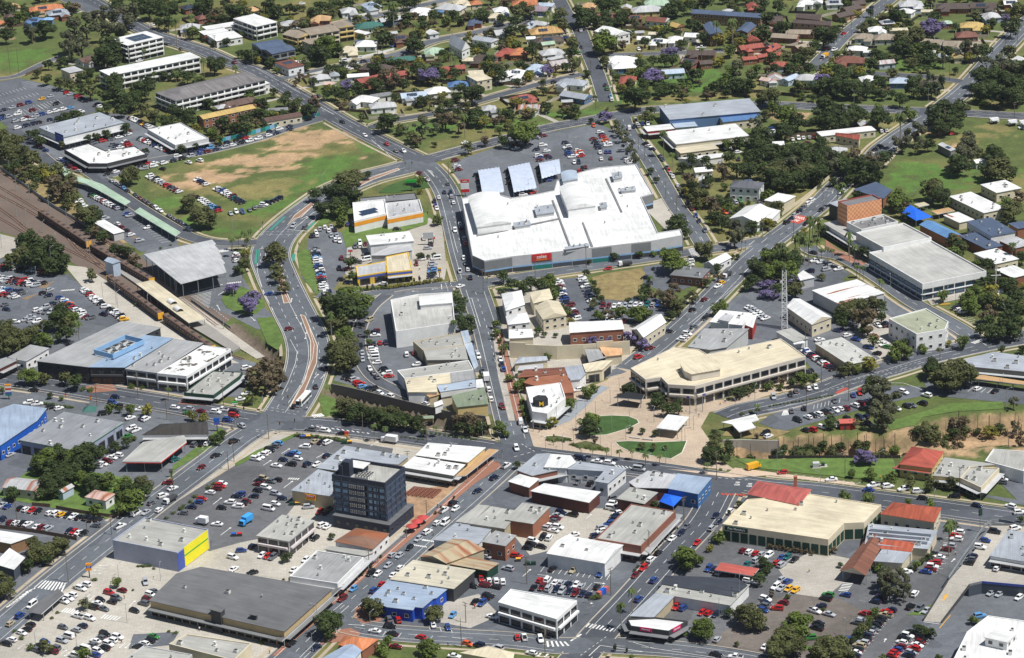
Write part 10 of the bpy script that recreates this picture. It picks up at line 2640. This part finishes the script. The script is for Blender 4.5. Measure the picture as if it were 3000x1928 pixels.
for m,lab in zip(mi_,uniq([(md(m),*m[1][0]) for m in mi_])):
	k,P,z,o = m[0],m[1],m[2],m[3];x,y = P[0];h,w_ = o.get('h',3),o.get('w',2)
	if k in FENCE:
		root = empty('wall' if k == 'wall_cream' else 'barrier' if k == 'barrier' else 'fence',(0,0,0),lab,'wall' if k == 'wall_cream' else 'fence');L = smooth_line(P,3.0 if k != 'wall_cream' else 6)
		for i,(a,c) in enumerate(zip(L,L[1:])):
			q = MB();mm = (a + c) / 2;an = math.atan2(c.y - a.y,c.x - a.x);zb = 4.2 if k == 'barrier' else 0;q.box((mm.x,mm.y,zb),((c - a).length - .05,.12 if k != 'wall_cream' else .4,h + (.8 if k == 'wall_cream' and i % 5 == 0 else 0)),an);mt = FENCE[k][0]
			q.build('panel',M(('mural','skyblue','teal')[(i * 7) % 3] if k == 'fence_mural' else mt,'wall'),root)
		continue
	nm = {'signs_small': 'shop_sign','pylon_multi': 'pylon_sign','pylon': 'pylon_sign','aldisign': 'pylon_sign','billboard_green': 'menu_sign','shadesail': 'shade_sail','bluesail': 'shade_sail','skippylon': 'skylight','flagbanner': 'banner_flag','mast': 'radio_mast','box_grey': 'utility_cabinet','box_green': 'utility_cabinet','red_shed': 'toilet_block','bank_banner': 'banner_block','bins': 'wheelie_bins','shelter_green': 'bus_stop_shelter','firetruck': 'emergency_truck','yellowvan': 'delivery_van'}.get(k,k)
	root = empty(nm,(x,y,.2 if nm in ('truck','bus','delivery_van','caravan','emergency_truck','person') else .1),lab,{'truck': 'truck','person': 'person','bench': 'bench'}.get(k,nm.replace('_',' ')),'people walking in the town' if k == 'person' else None)
	if 'ang' in o: # pixel direction turned into a heading on the ground
		dx,dy = o['ang'];root.rotation_euler = (0,0,math.atan2(-dy / .37,dx))
	if k in ('pylon','pylon_multi','billboard','billboard_green','signs_small','aldisign'):
		bodies(root,('post',(0,0,0),(.35,.35,h - .3),'dgrey',1));c = {'redwhite': ['red','white'],'blueyellow': ['yellow','blueband','yellow'],'bluesign': ['blueband','brightblue'],'greysign': ['dgrey','grey'],'greenwhite': ['white','brightgreen'],'orangesign': ['orange','redtrim']}.get(o.get('col')) or {'pylon': ['red','white','white','red'],'pylon_multi': ['teal','blueband','white','redtrim','white','orange'],'billboard': ['lgrey'],'billboard_green': ['black','brightgreen'],'aldisign': ['orange','blueband','orange']}[k]
		z0 = h * (.25 if k.startswith('pylon') else .5);s = (h - z0) / len(c)
		for i,cc in enumerate(c): q = MB();q.box((0,-.05,z0 + i * s),(w_,.5,s - .04));q.build('sign_panel',M(cc,'wall'),root)
		if k == 'pylon': text_obj('coles',1.2,M('paint'),root,(0,-.35,h - s * .5),0)
		if k == 'aldisign': text_obj('ALDI',.5,M('paint'),root,(0,-.35,z0 + s * 1.5),0)
	elif k in ('shadesail','bluesail'):
		C_ = [Vector(p) - Vector((x,y)) for p in P];C_ = C_ if (C_[1] - C_[0]).cross(C_[2] - C_[1]) > 0 else C_[::-1];n = 12;V = [];cen = sum(C_,Vector((0,0))) / 4
		for i in range(n + 1):
			for j in range(n + 1):
				u,v = i / n,j / n;p = C_[0].lerp(C_[1],u).lerp(C_[3].lerp(C_[2],u),v);zz = z + (1.1 * math.sin(math.pi * v) ** .8 * (1 if k == 'shadesail' else 0) + (1.6 * (1 - max(abs(2 * u - 1),abs(2 * v - 1))) if k == 'bluesail' else -.25 * abs(math.sin(u * math.pi * 6)) * (1 if j in (0,n) else 0)))
				V.append((p.x,p.y,zz))
		F = [(i * (n + 1) + j,(i + 1) * (n + 1) + j,(i + 1) * (n + 1) + j + 1,i * (n + 1) + j + 1) for i in range(n) for j in range(n)];obj('canopy',V,F,M('sail' if k == 'shadesail' else 'bluesail','wall'),root)
		for p in C_: post(root,p.x,p.y,0,z,.1)
	elif k in ('truck','bus','yellowvan','caravan','firetruck'):
		L = o.get('L',6)
		if k == 'bus': L = 12;bodies(root,('body',(0,0,.35),(12,2.5,2.7),'c_w',1),('roof_pod',(-2,0,3.05),(5,1.8,.25),'acw',1));[window(root,(-5.5,-1.26),Vector((1,0)),i * 1.4,1.5,1.25,1.1,'d') for i in range(8)];bodies(root,('front_glass',(-6.01,0,1.2),(.06,2.3,1.6),'rubber',1));wheels(root,12)
		elif k == 'caravan': bodies(root,('body',(0,0,.5),(5,2.3,2.1),'c_w',.96),('awning',(0,-2.2,1.9),(4,2.2,.08),'lgrey',1));wheels(root,2.0)
		elif k == 'yellowvan': bodies(root,('body',(-.4,0,.4),(5.2,2,2.1),'c_y',.97),('bonnet',(2.6,0,.4),(1.1,1.9,.9),'c_y',.95),('windscreen',(2.2,0,1.35),(.5,1.8,.8),'rubber',.9));wheels(root,6,w_=1.9,r_=.38)
		else:
			cb,bx = {'skyb': ('skyb','skyb'),'tipper': ('c_w','dgrey')}.get(o.get('col'),('c_w','c_w'));hb = .9 if o.get('col') == 'tipper' else 2.3
			if k == 'firetruck': cb,bx,hb = 'c_w','c_y',1.6
			bodies(root,('cab',(-L * .36,0,.5),(L * .26,2.2,1.75),cb,.93),('load_box',(L * .14,0,.9),(L * .7,2.35,hb),bx,1),('chassis',(0,0,.45),(L * .95,1.2,.4),'rubber',1),('windscreen',(-L * .492,0,1.3),(.06,1.8,.7),'rubber',1));wheels(root,L)
	elif k == 'umbrella':
		q = MB();q.cyl((0,0,2.5),(0,0,3.3),2.3,.1,12);q.build('canopy',M('umbrella','wall'),root);post(root,0,0,0,2.6,.06)
	elif k == 'mast':
		for sx,sy in ((-1,-1),(1,-1),(1,1),(-1,1)): q = MB();q.cyl((sx * 1.3,sy * 1.3,0),(sx * .8,sy * .8,h),.14,.1,5);q.build('leg',M('white'),root)
		for i in range(13):
			t0 = i / 13;r0 = 1.3 - .5 * t0;r1_ = 1.3 - .5 * (i + 1) / 13;q = MB()
			for j in range(4): c4 = [(-1,-1),(1,-1),(1,1),(-1,1)];a,c = c4[j],c4[(j + 1) % 4];q.cyl((a[0] * r0,a[1] * r0,t0 * h),(c[0] * r1_,c[1] * r1_,(i + 1) / 13 * h),.07,.07,4);q.cyl((a[0] * r0,a[1] * r0,t0 * h),(c[0] * r0,c[1] * r0,t0 * h),.07,.07,4)
			q.build('bracing',M('white'),root)
		for j in range(3): q = MB();q.cyl((j * .5 - .5,0,h),(j * .5 - .5,0,h + 2.5),.05,.04,5);q.build('antenna',M('steel'),root)
		q = MB();q.cyl((-1.4,-.6,h * .82),(-1.5,-1,h * .82),.6,.6,10);q.build('dish',M('white'),root)
	elif k == 'bins':
		for i,c in enumerate(o['cols']): q = MB();q.box((i * 2.2,0,0),(1.8,1.2,1.1));q.box((i * 2.2,0,1.1),(1.9,1.3,.15),0,1);q.build('bin',[M('darkgreen' if c in 'gG' else 'dgrey','wall'),M({'y': 'yellowpaint','n': 'blueband','g': 'darkgreen','G': 'darkgreen','r': 'red','b': 'brightblue'}[c],'wall')],root)
	elif k == 'person': root.rotation_euler = (0,0,x * 7 % 6.28);part_copy(PERS[int(abs(x)) % 4],root,(0,0,0),0,(1.02,1.02,1.02),'body')
	elif k == 'bench': bodies(root,('seat',(0,0,.4),(4.5,.6,.1),'lgrey',1),('leg',(-1.8,0,0),(.2,.5,.4),'grey',1),('leg',(1.8,0,0),(.2,.5,.4),'grey',1))
	elif k == 'memorial': bodies(root,('plinth',(0,0,0),(7,3.5,.8),'white',.9),('shaft',(0,0,.8),(.35,.35,9.5),'white',.8),('arm',(0,0,7.6),(4.5,.3,.3),'white',1))
	elif k == 'fountain': q = MB();q.cyl((0,0,0),(0,0,.6),2,2,16);q.build('basin',M('white','wall'),root);q = MB();q.cyl((0,0,.6),(0,0,1.6),.3,.2,8);q.build('spout',M('white','wall'),root)
	elif k == 'skippylon': root.location.z = 6;q = MB();q.cyl((0,0,0),(0,0,2),4,.1,4);q.build('pyramid',M('green','roof'),root)
	elif k == 'flagbanner': bodies(root,('post',(0,0,0),(.1,.1,4.5),'steel',1),('banner',(.4,0,2.4),(.7,.05,2),'redtrim',1),('stripe',(.4,-.04,2.9),(.7,.05,.6),'yellow',1))
	elif k == 'bank_banner': bodies(root,('end_panel',(-2.2,0,.1),(1.6,1.4,1.9),'salmon',1),('banner',(0,0,.1),(2.8,1.45,2),'brightblue',1),('end_panel',(2.2,0,.1),(1.6,1.4,1.9),'salmon',1))
	elif k == 'red_shed': bodies(root,('wall',(0,0,0),(6,4,2.7),'redwall',1),('roof',(0,0,2.7),(6.6,4.6,.2),'salmon',1),('door',(-1,-2.03,0),(.9,.06,2.1),'dgrey',1))
	elif k == 'shelter_green': bodies(root,('wall',(0,1,0),(5,.15,2.3),'creamyellow',1),('side',(2.4,0,0),(.15,2,2.3),'creamyellow',1),('roof',(0,0,2.4),(5.6,2.8,.3),'dullgreen',.8))
	else: bodies(root,('cabinet',(0,0,.15),(2.6,2,1.9) if k == 'box_grey' else (1.3,1,1.2),'lgrey' if k == 'box_grey' else 'darkgreen',1),('plinth',(0,0,0),(3.4,2.8,.15),'concrete',1))
for m in MISC:
	if m[0] == 'roadtext':
		x,y = m[1][0];s_ = m[3]['text'] != 'SCHOOL\nZONE'
		if not s_: q = MB();q.box((x,y,ZM - .01),(8.5,11,.012),R(-38));struct(q.build('red_road_patch',M('redpaint','ground')))
		t_ = text_obj(m[3]['text'],1.0 if s_ else 2.0,M('paint'),None,(x,y,ZM + .01),R(-38 if not s_ else -14),'road_lettering',True);t_.scale = (.75,2.0,1);struct(t_)

# ---------------------------------------------------------------- thin summer haze
q = MB();q.box((0,0,-10),(2600,3200,520));hz = q.build('haze',[]);hz['kind'] = 'stuff';hz.location = (0,0,0)
m = bpy.data.materials.new('haze');m.use_nodes = True;N = m.node_tree.nodes;N.remove(N['Principled BSDF']);v = N.new('ShaderNodeVolumePrincipled');v.inputs['Color'].default_value = (.78,.86,1,1);v.inputs['Density'].default_value = 2.4e-5;v.inputs['Anisotropy'].default_value = .2
m.node_tree.links.new(v.outputs[0],N['Material Output'].inputs['Volume']);hz.data.materials.append(m)
